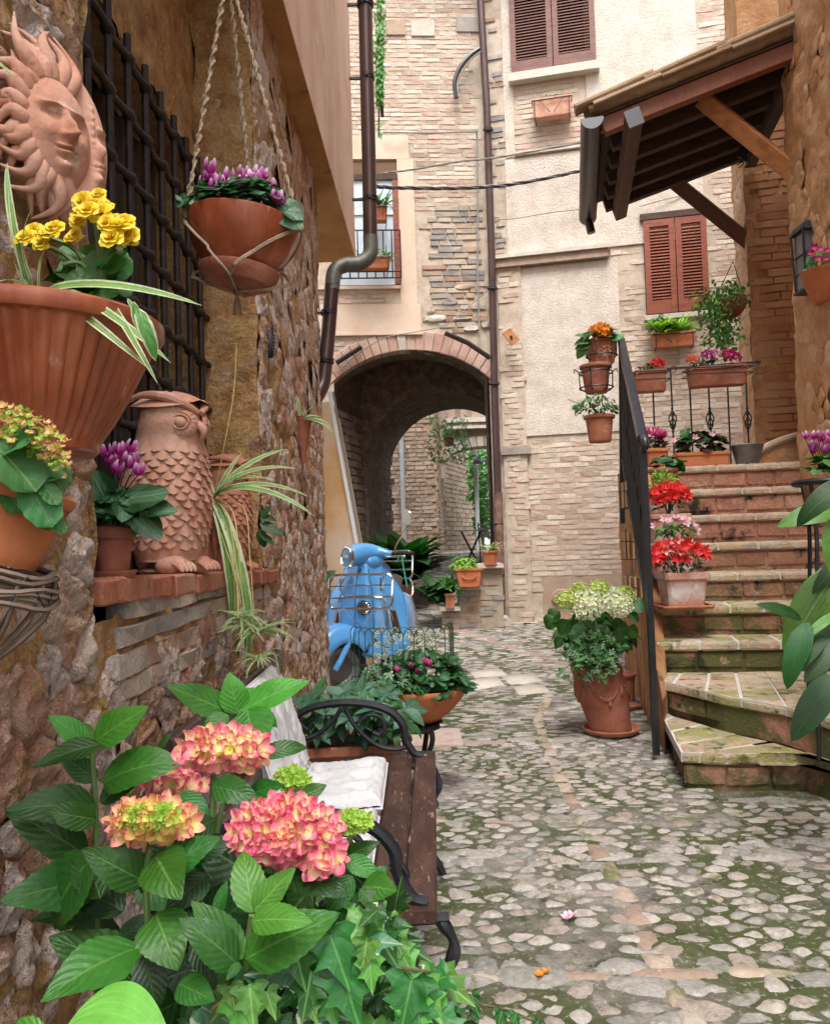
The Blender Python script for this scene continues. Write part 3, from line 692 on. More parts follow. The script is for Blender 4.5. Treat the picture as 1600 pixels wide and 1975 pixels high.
brickwork(ah, OC, eL, nL, -1.9, -1.0, .2, 3.6, lambda s, z, l, h: s+l/2 < sL and s > -2.0, BRICK_G, .3, .1, .016, .06, .02, 60, name='rubble_stone')
def slab(parent, name, O, e, n, s0, z0, s1, z1, th, mat, lift=0.0, amp=.0):
    m = MB(); a, b = min(s0, s1), max(s0, s1); c, d = min(z0, z1), max(z0, z1)
    pf = lambda s, z, o: O+e*s+n*o+V((0, 0, z))
    m.add([pf(a, c, lift), pf(b, c, lift), pf(b, d, lift), pf(a, d, lift)]+[pf(a, c, lift+th), pf(b, c, lift+th), pf(b, d, lift+th), pf(a, d, lift+th)], [(0,1,5,4),(1,2,6,5),(2,3,7,6),(3,0,4,7),(4,5,6,7)])
    return part(name, m, mat, parent, smooth=False)
sl = -3.2
slab(ah, 'render_panel', OC, eL, nL, sl, pl[0][1], pl[1][0]-.10, wA[1], .03, PANEL_P)
slab(ah, 'render_panel', OC, eL, nL, wB[0], wA[1], pl[1][0]-.04, FL(700, 588)[1], .028, PANEL_P)
slab(ah, 'render_panel', OC, eL, nL, sl, FL(700, 588)[1], pl[1][0], pl[1][1], .032, PANEL_P)
slab(ah, 'string_course', OC, eL, nL, sl, pl[1][1], pl[1][0]+.02, pl[1][1]-.03, .05, PANEL_P)
slab(ah, 'string_course', OC, eL, nL, sl, FL(700, 553)[1], wB[0], FL(700, 556)[1]-.02, .05, PANEL_P)
for (a, b) in (((793,42),(837,70)), ((880,35),(930,62)), ((735,40),(780,68))): slab(ah, 'stone_block', OC, eL, nL, *FL(a[0], b[1]), *FL(b[0], a[1]), .03, STONE_L if a[0] == 793 else BRICK_G)
for (x0, y0, x1, y1, mt) in ((818,606,862,622,STONE_L),(822,592,838,605,STONE_L),(875,548,912,560,BRICK_G),(868,610,912,618,STONE_L),(890,628,925,640,STONE_L),(925,618,948,634,BRICK_G),(850,575,885,590,BRICK_G)):
    s0, z0 = FL(x0, y1); s1, z1 = FL(x1, y0); c = [(s0, z0), (s1, z0+.01), (s1-.02, z1), (s0+.02, z1-.01)]
    part('stone_block', stone(c, lambda u, w, h: LP(u, w, h), .04, 1, .4), mt, ah)

# ================================================================ BRICK HOUSE (right of the pipe)
bh = thing('brick_house', 'tall buff brick house with brown shutters and cream stucco panels behind the stairs', 'house', (2.6, 11, 0))
def RP(s, z, o=0): return OC+eR*s+V((0, 0, z))+nR*o
m = MB(); m.add([RP(0, -.1), RP(8, -.1), RP(8, 9.9), RP(0, 9.9)], [(0, 1, 2, 3)]); m.add([RP(8, -.1), RP(8, 9.9), RP(8, 9.9, -3), RP(8, -.1, -3)], [(0, 1, 2, 3)])
part('wall_face', m, JOINT, bh, smooth=False, solid=False)
P1 = (*FR(1142, 480), *FR(1336, -60)); P2 = (*FR(980, 500), *FR(1122, 290)); P3 = (*FR(1004, 842), *FR(1190, 500)); P4 = (*FR(1118, 480), *FR(1174, 300))
SH1 = (*FR(986, 150), *FR(1143, -60)); SH2 = (*FR(1246, 610), *FR(1360, 415))
VOID = (*FR(1045, 1205), *FR(1215, 1108))
for q, mt, nm in ((P1, PANEL, 'stucco_panel'), (P2, PANEL, 'stucco_panel'), (P3, PANEL, 'stucco_panel'), (P4, PANEL, 'stucco_panel')): slab(bh, nm, OC, eR, nR, *q, .022 if q is not P4 else .026, mt)
def inr(q, s, z, l, h): return min(q[0], q[2]) < s+l*.32 and s-l*.32 < max(q[0], q[2]) and min(q[1], q[3]) < z+h*.4 and z-h*.4 < max(q[1], q[3])
pil = FR(958, 500)[0], FR(1003, 500)[0]
rub = FR(945, 300)[0], FR(975, 300)[0]
def rok(s, z, l, h): return s-l/2 > 0 and s < 6.2 and z < 9.6 and not any(inr(q, s, z, l, h) for q in (P1, P2, P3, P4, SH1, SH2, VOID)) and not (pil[0] < s < pil[1] and z < FR(980, 515)[1]) and not (s < FR(990, 200)[0] and z > FR(980, 500)[1])
brickwork(bh, OC, eR, nR, 0, 6, .1, 9.5, rok, BRICK_F, .27, .070, .0065, .05, .006, 300)
brickwork(bh, OC, eR, nR, 0, 1.0, 4.7, 9.4, lambda s, z, l, h: s-l/2 > .0 and s+l/2 < FR(972, 200)[0]+.03 and z > FR(980, 500)[1], BRICK_G, .22, .08, .016, .06, .016, 120, jl=.5, name='rubble_stone')
slab(bh, 'pilaster', OC, eR, nR, pil[0], .1, pil[1], FR(980, 516)[1], .05, JOINT)
brickwork(bh, OC+nR*.05, eR, nR, pil[0], pil[1], .1, FR(980, 516)[1], lambda s, z, l, h: s-l/2 > pil[0]-.02 and s+l/2 < pil[1]+.03, BRICK_F, .2, .075, .009, .04, .009, 150)
slab(bh, 'pilaster_cap', OC, eR, nR, pil[0]-.03, FR(980, 878)[1], pil[1]+.05, FR(980, 862)[1], .09, BRICK_G)
slab(bh, 'cornice', OC, eR, nR, FR(955, 500)[0], FR(960, 520)[1], FR(1172, 480)[0], FR(960, 505)[1], .11, surf('brown_cornice', [(.3,.2,.15),(.44,.33,.26)], 9, .9, .8, 60, .008))
slab(bh, 'cornice', OC, eR, nR, FR(955, 500)[0]-.02, FR(960, 505)[1], FR(1174, 480)[0]+.02, FR(960, 498)[1], .15, STONE_L)
slab(bh, 'ledge', OC, eR, nR, FR(993, 300)[0], FR(993, 303)[1], FR(1122, 280)[0], FR(993, 297)[1], .06, PANEL)
slab(bh, 'plaster_strip', OC, eR, nR, FR(972, 200)[0], FR(993, 303)[1], FR(990, 200)[0], 9.6, .02, PANEL)
slab(bh, 'sunken_stone', OC, eR, nR, VOID[0]+.02, VOID[1], VOID[2], VOID[3], .004, BRICK_G)
m = MB(); q = [FR(975, 1232), FR(1052, 1236), FR(1050, 1200), FR(978, 1198)]; part('footing_stone', stone(q, lambda u, w, h: RP(u, w, h), .16, 1, .25), STONE_L, bh)
for (x0, y0, x1, y1) in ((1055,1195,1120,1225),(1120,1150,1190,1185),(1060,1135,1110,1165),(1125,1190,1200,1230)):
    part('footing_stone', stone([FR(x0, y1), FR(x1, y1), FR(x1-6, y0), FR(x0+5, y0)], lambda u, w, h: RP(u, w, h), .05, 1, .5), BRICK_G, bh)

def shutters(O, e, n, s0, z0, s1, z1, label, mat, parts_at=None, rails=(.0, .86, 1.0), group=None):
    """two louvred leaves in a frame"""
    c = O+e*((s0+s1)/2)+V((0, 0, z0)); t = thing('window_shutters', label, 'shutters', c, group)
    w = s1-s0; H = z1-z0; th = .05
    def B(name, a, b, c0, d, o, dp, par=t, mt=mat):
        m = MB(); pf = lambda s, z, q: O+e*s+n*q+V((0, 0, z))
        m.add([pf(a, c0, o), pf(b, c0, o), pf(b, d, o), pf(a, d, o), pf(a, c0, o+dp), pf(b, c0, o+dp), pf(b, d, o+dp), pf(a, d, o+dp)], [(0,1,2,3),(4,5,6,7),(0,1,5,4),(1,2,6,5),(2,3,7,6),(3,0,4,7)])
        return part(name, m, mt, par, smooth=False)
    B('opening', s0, s1, z0, z1, .0, .012, mt=plain('gap_shade', (.012, .01, .01), .9))  # flat black sheet carries the shade behind the louvres
    for k in range(2):
        a, b = s0+w*k/2+.006, s0+w*(k+1)/2-.006; st_ = .075
        lf = B('shutter_leaf', a, a+st_, z0+.01, z1-.01, .03, .045)
        B('stile', b-st_, b, z0+.01, z1-.01, .03, .045, lf)
        B('rail', a+st_, b-st_, z0+.01, z0+.19, .03, .04, lf)
        B('rail', a+st_, b-st_, z1-.10, z1-.01, .03, .04, lf)
        zr = [z0+.19]
        if H > 1.7: B('rail', a+st_, b-st_, z0+H*.62, z0+H*.62+.08, .03, .04, lf)
        z = z0+.205; sn = MB(); p0 = None
        while z < z1-.125:
            if not (H > 1.7 and z0+H*.62-.03 < z < z0+H*.62+.09):
                m = MB(); A1 = O+e*(a+st_)+V((0, 0, z)); A2 = O+e*(b-st_)+V((0, 0, z)); 
                v = [A1+n*.066+V((0,0,0)), A2+n*.066, A2+n*.036+V((0,0,.034)), A1+n*.036+V((0,0,.034))]
                m.add(v+[q+V((0,0,.008)) for q in v], [(0,1,2,3),(4,5,6,7),(0,1,5,4),(1,2,6,5),(2,3,7,6),(3,0,4,7)])
                part('slat', m, mat, lf, smooth=False)
            z += .0425
    return t
sh1 = shutters(OC, eR, nR, SH1[0], SH1[1], SH1[2], SH1[3], 'large dark brown louvred shutters high above the alley, flower box beneath', WOOD_SH)
WOOD_SH2 = surf('shutter_wood_red', [(.16,.035,.018),(.24,.06,.03),(.29,.085,.04)], 5, .5, .3, 60, .002, stretch=(1,1,6), val=.15)
sh2 = shutters(OC, eR, nR, SH2[0], SH2[1], SH2[2], SH2[3], 'red brown louvred shutters seen under the canopy above the aloe box', WOOD_SH2)
SH3 = (*FR(1462, 22), *FR(1502, -70)); shutters(OC, eR, nR, SH3[0], SH3[1], SH3[2]+.35, SH3[3], 'small shuttered window at the top right corner over the tiled canopy', WOOD_SH)
slab(bh, 'window_sill', OC, eR, nR, SH1[0]-.03, SH1[1]-.12, SH1[2]+.03, SH1[1]-.005, .14, STONE_L)
slab(bh, 'lintel', OC, eR, nR, FR(1232, 400)[0], SH2[3]+.005, SH2[2]-.05, SH2[3]+.09, .07, WOOD_DK)
slab(bh, 'window_sill', OC, eR, nR, SH2[0]-.03, SH2[1]-.07, SH2[2]+.03, SH2[1]-.005, .08, STONE_L)

# ================================================================ BEYOND THE PASSAGE
bb = thing('rear_house', 'stone house corner seen through the vaulted passage', 'house', (-.5, 15.4, 0))
SB = surf('rear_stone', [(.22,.15,.11),(.33,.24,.18),(.42,.32,.25),(.30,.18,.12)], 8, .95, .9, 50, .015, rmix=.6, val=.35)
m = MB(); YB = 16.6; cw = P(842, 900, YB).x; m.add([(-3, YB, -.1), (cw, YB, -.1), (cw, YB, 6.5), (-3, YB, 6.5), (cw+.25, 20, -.1), (cw+.25, 20, 6.5)], [(0, 1, 2, 3), (1, 4, 5, 2)]); part('wall_face', m, surf('rear_mortar', [(.30,.2,.14),(.42,.3,.2)], 8, .95, 1, 50, .02), bb, smooth=False, solid=False)
brickwork(bb, (0, YB, 0), (1, 0, 0), (0, -1, 0), -1.8, cw, .9, 5.2, lambda s, z, l, h: s+l/2 < cw+.03, SB, .20, .085, .012, .06, .018, 220, jl=.55, name='stone')
brickwork(bb, (cw, YB, 0), (.25, 3.4, 0), (1, -.074, 0), 0, 3.3, .9, 5.2, lambda s, z, l, h: s-l/2 > -.02, SB, .24, .09, .012, .06, .018, 80, jl=.5, name='stone')
m = MB(); p0 = P(772, 800, YB-.15); m.tube([(p0.x, p0.y, 0), (p0.x, p0.y, 6)], .05, 10); whole('drain_pipe', m, surf('grey_pipe', [(.30,.31,.33),(.38,.39,.41)], 4, .5, .1), 'pale grey drainpipe on the stone wall seen through the passage', 'drainpipe')
# wall with buttresses, bridging arch and parapet further on
fh = thing('bridged_house', 'distant stone house with a flying arch over the lane beyond the passage', 'house', (1, 18, 0))
m = MB()
ax0, ax1 = P(858, 890, 18).x, P(1010, 890, 18).x; az = P(940, 860, 18).z; zs2 = P(862, 893, 18).z; NN = 14
for k in range(NN):
    t0, t1 = k/NN, (k+1)/NN; f = lambda t: (mix(ax0, ax1, t), zs2+(az-zs2)*sqrt(max(0, 1-(2*t-1)**2)))
    a, b = f(t0), f(t1); m.add([(a[0], 18, a[1]), (b[0], 18, b[1]), (b[0], 18, 4.9), (a[0], 18, 4.9), (a[0], 18.6, a[1]), (b[0], 18.6, b[1])], [(0, 1, 2, 3), (0, 1, 5, 4)])
m.add([(ax1, 18, -.1), (6, 18, -.1), (6, 18, 4.9), (ax1, 18, 4.9), (-1, 18, zs2-.35), (ax0, 18, zs2-.35), (ax0, 18, 4.9), (-1, 18, 4.9)], [(0, 1, 2, 3), (4, 5, 6, 7)])
part('arch_wall', m, SB, fh, smooth=False, solid=False)
for k in range(12):
    t0, t1 = k/12+.006, (k+1)/12-.006; f = lambda t, r: (mix(ax0, ax1, t)+r*(2*t-1)*.8, zs2+(az-zs2+r)*sqrt(max(0, 1-(2*t-1)**2)))
    m = MB(); a, b, c, d = f(t0, 0), f(t1, 0), f(t1, .22), f(t0, .22); m.add([(x, y, z) for y in (18.1, 17.95) for x, z in (a, b, c, d)], [(0,1,2,3),(4,5,6,7),(0,1,5,4),(1,2,6,5),(2,3,7,6),(3,0,4,7)]); part('arch_brick', m, BRICK_G, fh, smooth=False)
for (y_, dz) in ((812, .10), (826, .06)):
    m = MB(); p = P(840, y_, 17.9); m.box(((p.x+4)/2+1, 17.95, p.z), (5, .2, dz)); part('parapet_ledge', m, STONE_L, fh, smooth=False)
m = MB(); p = P(836, 820, 17.8); m.box((p.x, 17.8, p.z+.2), (.22, .06, .7)); part('door_panel', m, WOOD_SH2, fh, smooth=False)
for k in range(6):
    p = P(862+14*k, 815, 17.9); m = MB(); m.box((p.x, 17.92, p.z), (.15, .06, .14)); part('parapet_block', m, BRICK_G, fh, smooth=False)
for (x, y0, y1, Y, w) in ((857, 920, 1075, 16.2, .16), (899, 920, 1040, 20, .2)):
    a, b = P(x, y0, Y), P(x, y1+50, Y); m = MB(); m.box((a.x, Y, (a.z+0)/2), (w, .1, a.z)); 
m = MB(); lb = [(cw+.26, 20), (P(930, 1000, 24).x, 24)]
m.add([(lb[0][0], 20, -.1), (lb[1][0], 24, -.1), (lb[1][0], 24, 7), (lb[0][0], 20, 7)], [(0, 1, 2, 3)]); part('side_wall', m, SB, fh, smooth=False, solid=False)
brickwork(fh, (lb[0][0]+.03, 20, 0), (lb[1][0]-lb[0][0], 4, 0), (4, lb[0][0]-lb[1][0], 0), 0, 4.0, .9, 6.0, lambda s, z, l, h: True, SB, .3, .12, .012, .06, .02, 120, jl=.5, name='stone')
for Y in (20.2, 22.2):
    xx = mix(lb[0][0], lb[1][0], (Y-20)/4); m = MB(); m.box((xx+.02, Y+.5, 2.0), (.12, .6, 3.0)); part('doorway', m, plain('gap_shade', (.012, .01, .01), .9), fh, smooth=False)  # solid near-black box, shade of the doorway recess put into its colour
m = MB(); p0 = P(917, 900, 18.8); m.tube([(p0.x, p0.y, 0), (p0.x, p0.y, 5)], .05, 8); whole('drain_pipe', m, plain('white_pipe', (.5, .53, .58), .4), 'bluish white drainpipe beyond the small arch in the distance', 'drainpipe')
pale = MB(); pale.add([(1.5, 27, 0), (8, 26, 0), (8, 26, 9), (1.5, 27, 9)], [(0, 1, 2, 3)]); pale.add([(1.5, 27, 0), (1.5, 30, 0), (1.5, 30, 9), (1.5, 27, 9)], [(0, 1, 2, 3)])
whole('white_backdrop', pale, surf('backdrop_white', [(.75,.73,.68),(.8,.78,.74)], 3, .9, .1), 'white sheet added for the bright sky patch beyond the second arch', 'house', smooth=False)  # added white sheet, stands for the bright sky at the end of the lane

# low stepped brick wall with its pots, right of the passage mouth
YS = 10.6
sw = thing('stepped_wall', 'low stepped brick wall holding plant pots beside the passage entrance', 'wall', P(910, 1200, YS))
lv = [(853, 885, 1176), (884, 925, 1136), (924, 968, 1094)]
SWM = surf('step_mortar', [(.34,.27,.2),(.46,.38,.3)], 9, .95, 1, 70, .01)
for (x0, x1, yt) in lv:
    a, b = P(x0, yt, YS), P(x1, yt, YS); m = MB(); m.box(((a.x+b.x)/2, YS+.25, (a.z)/2), (b.x-a.x, .46, a.z)); part('mortar_core', m, SWM, sw, smooth=False)
    m = MB(); m.box(((a.x+b.x)/2-.01, YS+.2, a.z+.012), (b.x-a.x+.05, .56, .05)); part('coping_stone', m, STONE_L, sw, smooth=False)
    brickwork(sw, (0, YS+.02, 0), (1, 0, 0), (0, -1, 0), a.x, b.x, .05, a.z-.03, lambda s, z, l, h: s-l/2 > a.x-.03 and s+l/2 < b.x+.03, BRICK_G, .2, .07, .009, .04, .01, 60)

# orange battered buttress wall beyond the stone wall
by = thing('buttress_wall', 'leaning peach and orange plastered buttress wall behind the blue scooter', 'wall', (-1, 8.6, 0))
m = MB(); tl, bl = P(634, 775, 8.4), P(702, 1140, 8.4); z0 = 0
bx = lambda z: mix(bl.x, tl.x, (z-bl.z)/(tl.z-bl.z))
m.add([(-2.2, 8.4, 0), (bx(0), 8.4, 0), (bx(tl.z), 8.4, tl.z), (-2.2, 8.4, tl.z), (-2.2, 9.6, 0), (bx(0), 9.6, 0), (bx(tl.z), 9.6, tl.z), (-2.2, 9.6, tl.z)], [(0,1,2,3),(4,5,6,7),(1,5,6,2),(3,2,6,7),(0,3,7,4)])
part('plaster', m, surf('orange_peach_plaster', [(.60,.30,.11),(.62,.36,.17),(.66,.47,.32),(.7,.55,.42)], 1.3, .9, .3, 80, .004, val=.1), by, smooth=False)
m = MB(); m.beam((bx(0)+.012, 8.36, 0), (bx(tl.z)+.012, 8.36, tl.z+.1), .035, .05, up=(0, 1, 0)); part('edge_strip', m, WHITE_P, by, smooth=False)
m = MB(); m.beam((bx(0)+.05, 8.38, 0), (bx(tl.z)+.05, 8.38, tl.z+.1), .02, .05, up=(0, 1, 0)); part('drip_strip', m, plain('grey_strip', (.2, .2, .21), .5), by, smooth=False)

# ================================================================ RIGHT HOUSE, STAIRS
uR = V((.196, .981, 0)).normalized(); vR = V((.981, -.196, 0)).normalized(); WR0 = V((3.3, 6.8, 0))
rh = thing('ochre_house', 'ochre rendered stone house on the right with the entrance stairs', 'house', WR0)
m = MB(); nA = V((-.981, .196, 0))
rsheet(m, WR0-uR*7, uR*7, V((0, 0, 10)), 120, 150, .035, 3.2)
rsheet(m, WR0, vR*.9, V((0, 0, 10)), 14, 120, .02, 3.2)
part('render', m, PLASTER_O, rh, solid=False)
st = []; sd = seeds(-3.2, -.05, 1.6, 8, .2, .14, .42)
for i, c in enumerate(voronoi(sd, .22, 1.4)):
    c = clip(c, (-.01, 0), (1, 0))
    if len(c) > 2 and random.random() < .75: st.append(rock(c, lambda u, w, h: WR0+uR*u+nA*(h+.004)+V((0, 0, w)), U(-.002, .004), U(.9, 1.2), .009, 22, 14, (1, .88, .68, .45, .2), .012, i))
emit('stone', st, surf('ochre_stone', [(.42,.20,.08),(.55,.29,.13),(.62,.38,.21),(.60,.40,.26)], 6, .95, 1, 60, .012, rmix=.5, layers=[((.56,.29,.12),5,.5,.65)]), rh, 200)
m = MB(); c0 = WR0+uR*1.63; BP = [c0, c0+uR*.62, c0+uR*.62+vR*1.4, c0+vR*1.4]
rsheet(m, c0+V((0, 0, .0)), vR*1.4, V((0, 0, 8)), 24, 110, .02, 3.2); rsheet(m, c0, uR*.62, V((0, 0, 8)), 12, 110, .035, 4)
rsheet(m, c0+uR*.62, vR*1.4, V((0, 0, 8)), 4, 10, .02, 3.2)
m.add([WR0+vR*.9, c0+vR*.9, c0+vR*.9+V((0, 0, 8)), WR0+vR*.9+V((0, 0, 8))], [(0, 1, 2, 3)])
part('pier', m, PLASTER_O, rh, solid=False)
OB = surf('ochre_brick', [(.42,.19,.09),(.50,.25,.12),(.56,.32,.18),(.48,.30,.19)], 7, .95, .9, 70, .01, rmix=.6, val=.3)
brickwork(rh, c0, vR, -uR, .03, 1.2, 1.8, 6.5, lambda s, z, l, h: s > .1, OB, .27, .085, .014, .04, .016, 150)
st = []; sd = seeds(0, .6, 1.7, 6.5, .16, .13, .4)
for i, c in enumerate(voronoi(sd, .19, 1.2)):
    c = clip(clip(c, (.01, 0), (-1, 0)), (.6, 0), (1, 0))
    if len(c) > 2: st.append(rock(c, lambda u, w, h: c0+uR*u+nA*(h+.006)+V((0, 0, w)), .0, 1.05, .014, 24, 12, (1, .88, .68, .4), .012, i))
emit('quoin_stone', st, surf('ochre_stone2', [(.5,.3,.17),(.6,.4,.26),(.64,.5,.38)], 6, .95, 1, 60, .012, rmix=.5), rh, 120)

ss = thing('stone_stairs', 'worn mossy brick stairs with winding lowest steps climbing beside the ochre house', 'stairs', (1.9, 4.5, 0))
def tile(poly, z0, z1, b=.022):
    m = MB(); k = len(poly); cx = sum(p[0] for p in poly)/k; cy = sum(p[1] for p in poly)/k
    def ins(p, d): r = math.hypot(p[0]-cx, p[1]-cy); f = max(.3, 1-d/r); return (cx+(p[0]-cx)*f, cy+(p[1]-cy)*f)
    R_ = [(z0, b*.8), (z0+b*.6, 0), (z1-b, 0), (z1-b*.35, b*.35), (z1, b*1.2)]
    vs = [(*ins(p, d), z+(.004*nz((p[0]*9, p[1]*9, z)))) for z, d in R_ for p in poly]; n_ = len(R_)
    return m.add(vs, [(j*k+i, j*k+(i+1) % k, (j+1)*k+(i+1) % k, (j+1)*k+i) for j in range(n_-1) for i in range(k)]+[tuple(range((n_-1)*k, n_*k)), tuple(range(k))[::-1]])
def step_tiles(front, back, z, w0=.25):
    """front, back: polylines left to right; cut into tiles along the front"""
    L = [0]
    for i in range(len(front)-1): L.append(L[-1]+math.dist(front[i], front[i+1]))
    Lb = [0]
    for i in range(len(back)-1): Lb.append(Lb[-1]+math.dist(back[i], back[i+1]))
    def at(pl_, LL, t):
        s = t*LL[-1]
        for i in range(len(pl_)-1):
            if s <= LL[i+1]+1e-9: q = (s-LL[i])/max(1e-6, LL[i+1]-LL[i]); return (mix(pl_[i][0], pl_[i+1][0], q), mix(pl_[i][1], pl_[i+1][1], q))
        return pl_[-1]
    t = 0
    while t < 1-.02:
        t2 = min(1, t+w0*U(.85, 1.15)/L[-1]); t2 = 1 if t2 > .95 else t2; g = .006/L[-1]
        mid = [at(front, L, t+(t2-t)*q) for q in (.33, .66)]
        poly = [at(front, L, t+g)]+mid+[at(front, L, t2-g), at(back, Lb, min(1, t2-g+U(-.01, .01))), at(back, Lb, t+g)]
        part('tread_tile', tile(poly, z-.062, z), STEP, ss, smooth=False); t = t2
    m = MB(); q = [(p[0], p[1]+.006) for p in front]+list(back)[::-1]; m.prism(q, z-.055, z-.006); part('grout', m, GROUT, ss, smooth=False)
def riser(front, zb, zt, off=.035, full=None):
    """solid body behind the front line with single riser bricks"""
    for i in range(len(front)-1):
        a, b = V((*front[i], 0)), V((*front[i+1], 0)); d = (b-a); l = d.length
        if l < .05: continue
        d.normalize(); nn = V((d.y, -d.x, 0)); s = 0
        while s < l-.03:
            w = min(l-s, .27*U(.8, 1.15)); w = l-s if l-s-w < .08 else w
            m = MB(); M = Matrix.Translation(a+d*(s+w/2)-nn*(off+.012)+V((0, 0, zb+(zt-zb)*.56))) @ Matrix(((d.x*(w-.016), -nn.x*.05, 0, 0), (d.y*(w-.016), -nn.y*.05, 0, 0), (0, 0, (zt-zb)*.66, 0), (0, 0, 0, 1)))
            m.merge(BRV[random.randrange(9)], M); part('riser_brick', m, RISER, ss, smooth=False); s += w
sx = lambda y: .300*y
rx = lambda y: 3.3+.2*(y-6.8)
fr1 = [tuple(PZ(x, y, .2)[:2]) for x, y in ((1270,1369),(1285,1395),(1313,1449),(1401,1453),(1487,1451),(1574,1449),(1640,1447))]+[(3.2, 3.84)]
fr2 = [tuple(PZ(x, y, .4)[:2]) for x, y in ((1270,1304),(1281,1313),(1352,1329),(1401,1341),(1456,1350),(1516,1361),(1585,1380),(1640,1396))]+[(3.0, 3.75)]
zz = {1: .2, 2: .4, 3: .6, 4: .8, 5: 1.0, 6: 1.21, 7: 1.43, 8: 1.65, 9: 1.87}
fronts = {1: fr1, 2: fr2}
for k in range(3, 10):
    y = 5.15+.3*(k-3); xl = sx(y)-.02; xr = rx(y)+.1; fronts[k] = [(xl, y), (xr, y-.153*(xr-xl))]
steptop = lambda p: 0
ybk = 8.5
for k in range(1, 10):
    f = fronts[k]; nxt = fronts.get(k+1)
    if k == 1: back = [(p[0]+.0, p[1]+.02) for p in fr2[:-1]]+[(3.15, 3.9)]
    elif k == 2: back = [(sx(5.22), 5.26), (3.1, 5.05)]
    elif k == 9: back = [(sx(6.95)+.02, 7.35), (rx(7.3)+.1, 7.15)]
    else: back = [(nxt[0][0], nxt[0][1]+.06), (nxt[1][0], nxt[1][1]+.06)]
    step_tiles(f, back, zz[k])
    riser(f, 0 if k == 1 else zz[k-1], zz[k]-.06)
    # body under the tread
    off = .035; fb = [(p[0]+(off if k < 3 and i < 3 else 0), p[1]+off) for i, p in enumerate(f)]
    m = MB(); bk = [(3.3, 8.4)] if k < 3 else []; poly = fb+([(3.6, fb[-1][1]), (3.6, 7.6), (2.2, 7.6), (sx(5.2)+.02, 5.3)] if k < 3 else [(3.6, 7.6), (2.25, 7.7)])
    m.prism(poly, 0, zz[k]-.06); part('step_body', m, RISER, ss, smooth=False)
m = MB(); m.prism([(2.2, 7.1), (3.5, 6.9), (5, 7.0), (5, 8.3), (3.55, 8.45), (3.5, 7.6), (2.2, 7.78)], 1.2, 1.875); part('landing', m, STEP, ss, smooth=False)
# little kerb that sweeps up by the doorway
m = MB(); k1 = [P(1436, 888, 7.25), P(1470, 866, 7.35), P(1505, 850, 7.4), P(1545, 838, 7.45)]
m.tube(spline(k1, 5), .035, 8); part('door_kerb', m, STEP, ss)
m = MB(); m.add(k1+[q-V((0, 0, .6)) for q in k1], [(0,1,5,4),(1,2,6,5),(2,3,7,6)]); m.add([q+V((.0, .3, 0)) for q in k1]+k1, [(0,1,5,4),(1,2,6,5),(2,3,7,6)]); part('door_kerb', m, PLASTER_O, ss, smooth=False, solid=False)
# side wall of the stairs
m = MB(); so_ = [(1.41, 4.7), (1.50, 5.2), (1.60, 5.75), (1.70, 6.3), (1.80, 6.85), (1.93, 7.55)]; si_ = [(1.52, 4.95), (1.60, 5.25), (1.75, 5.8), (1.92, 6.35), (2.08, 6.9), (2.3, 7.6)]
zt_ = [.32, .62, .99, 1.36, 1.80, 1.87]; pp = []
SD = surf('stained_ochre', [(.22,.10,.04),(.42,.20,.08),(.52,.29,.14)], 3, .95, .9, 70, .01, stretch=(2,2,.7), layers=[((.12,.08,.035),4,.56,.7)])
def swp(i, j, t): a = so_; return V((mix(a[i][0], a[i+1][0], t), mix(a[i][1], a[i+1][1], t), 0)), mix(zt_[i], zt_[i+1], t)
def gsw(u, v):
    i = min(4, int(u*5)); t = u*5-i; p, z = swp(i, 0, t); q = V((p.x, p.y, z*v)); return q+V((nz(q, 5), nz(q+V((3, 3, 3)), 5), 0))*.02
m.grid(gsw, 40, 16)
m.add([V((*so_[i], zt_[i])) for i in range(6)]+[V((*si_[i], zt_[i])) for i in range(6)], [(i, i+1, i+7, i+6) for i in range(5)])
m.add([(*so_[5], 0), (*si_[5], 0), (*si_[5], zt_[5]), (*so_[5], zt_[5]), (*so_[0], 0), (*si_[0], 0), (*si_[0], zt_[0]), (*so_[0], zt_[0])], [(0,1,2,3),(4,5,6,7)])
part('side_wall', m, SD, ss, solid=False)
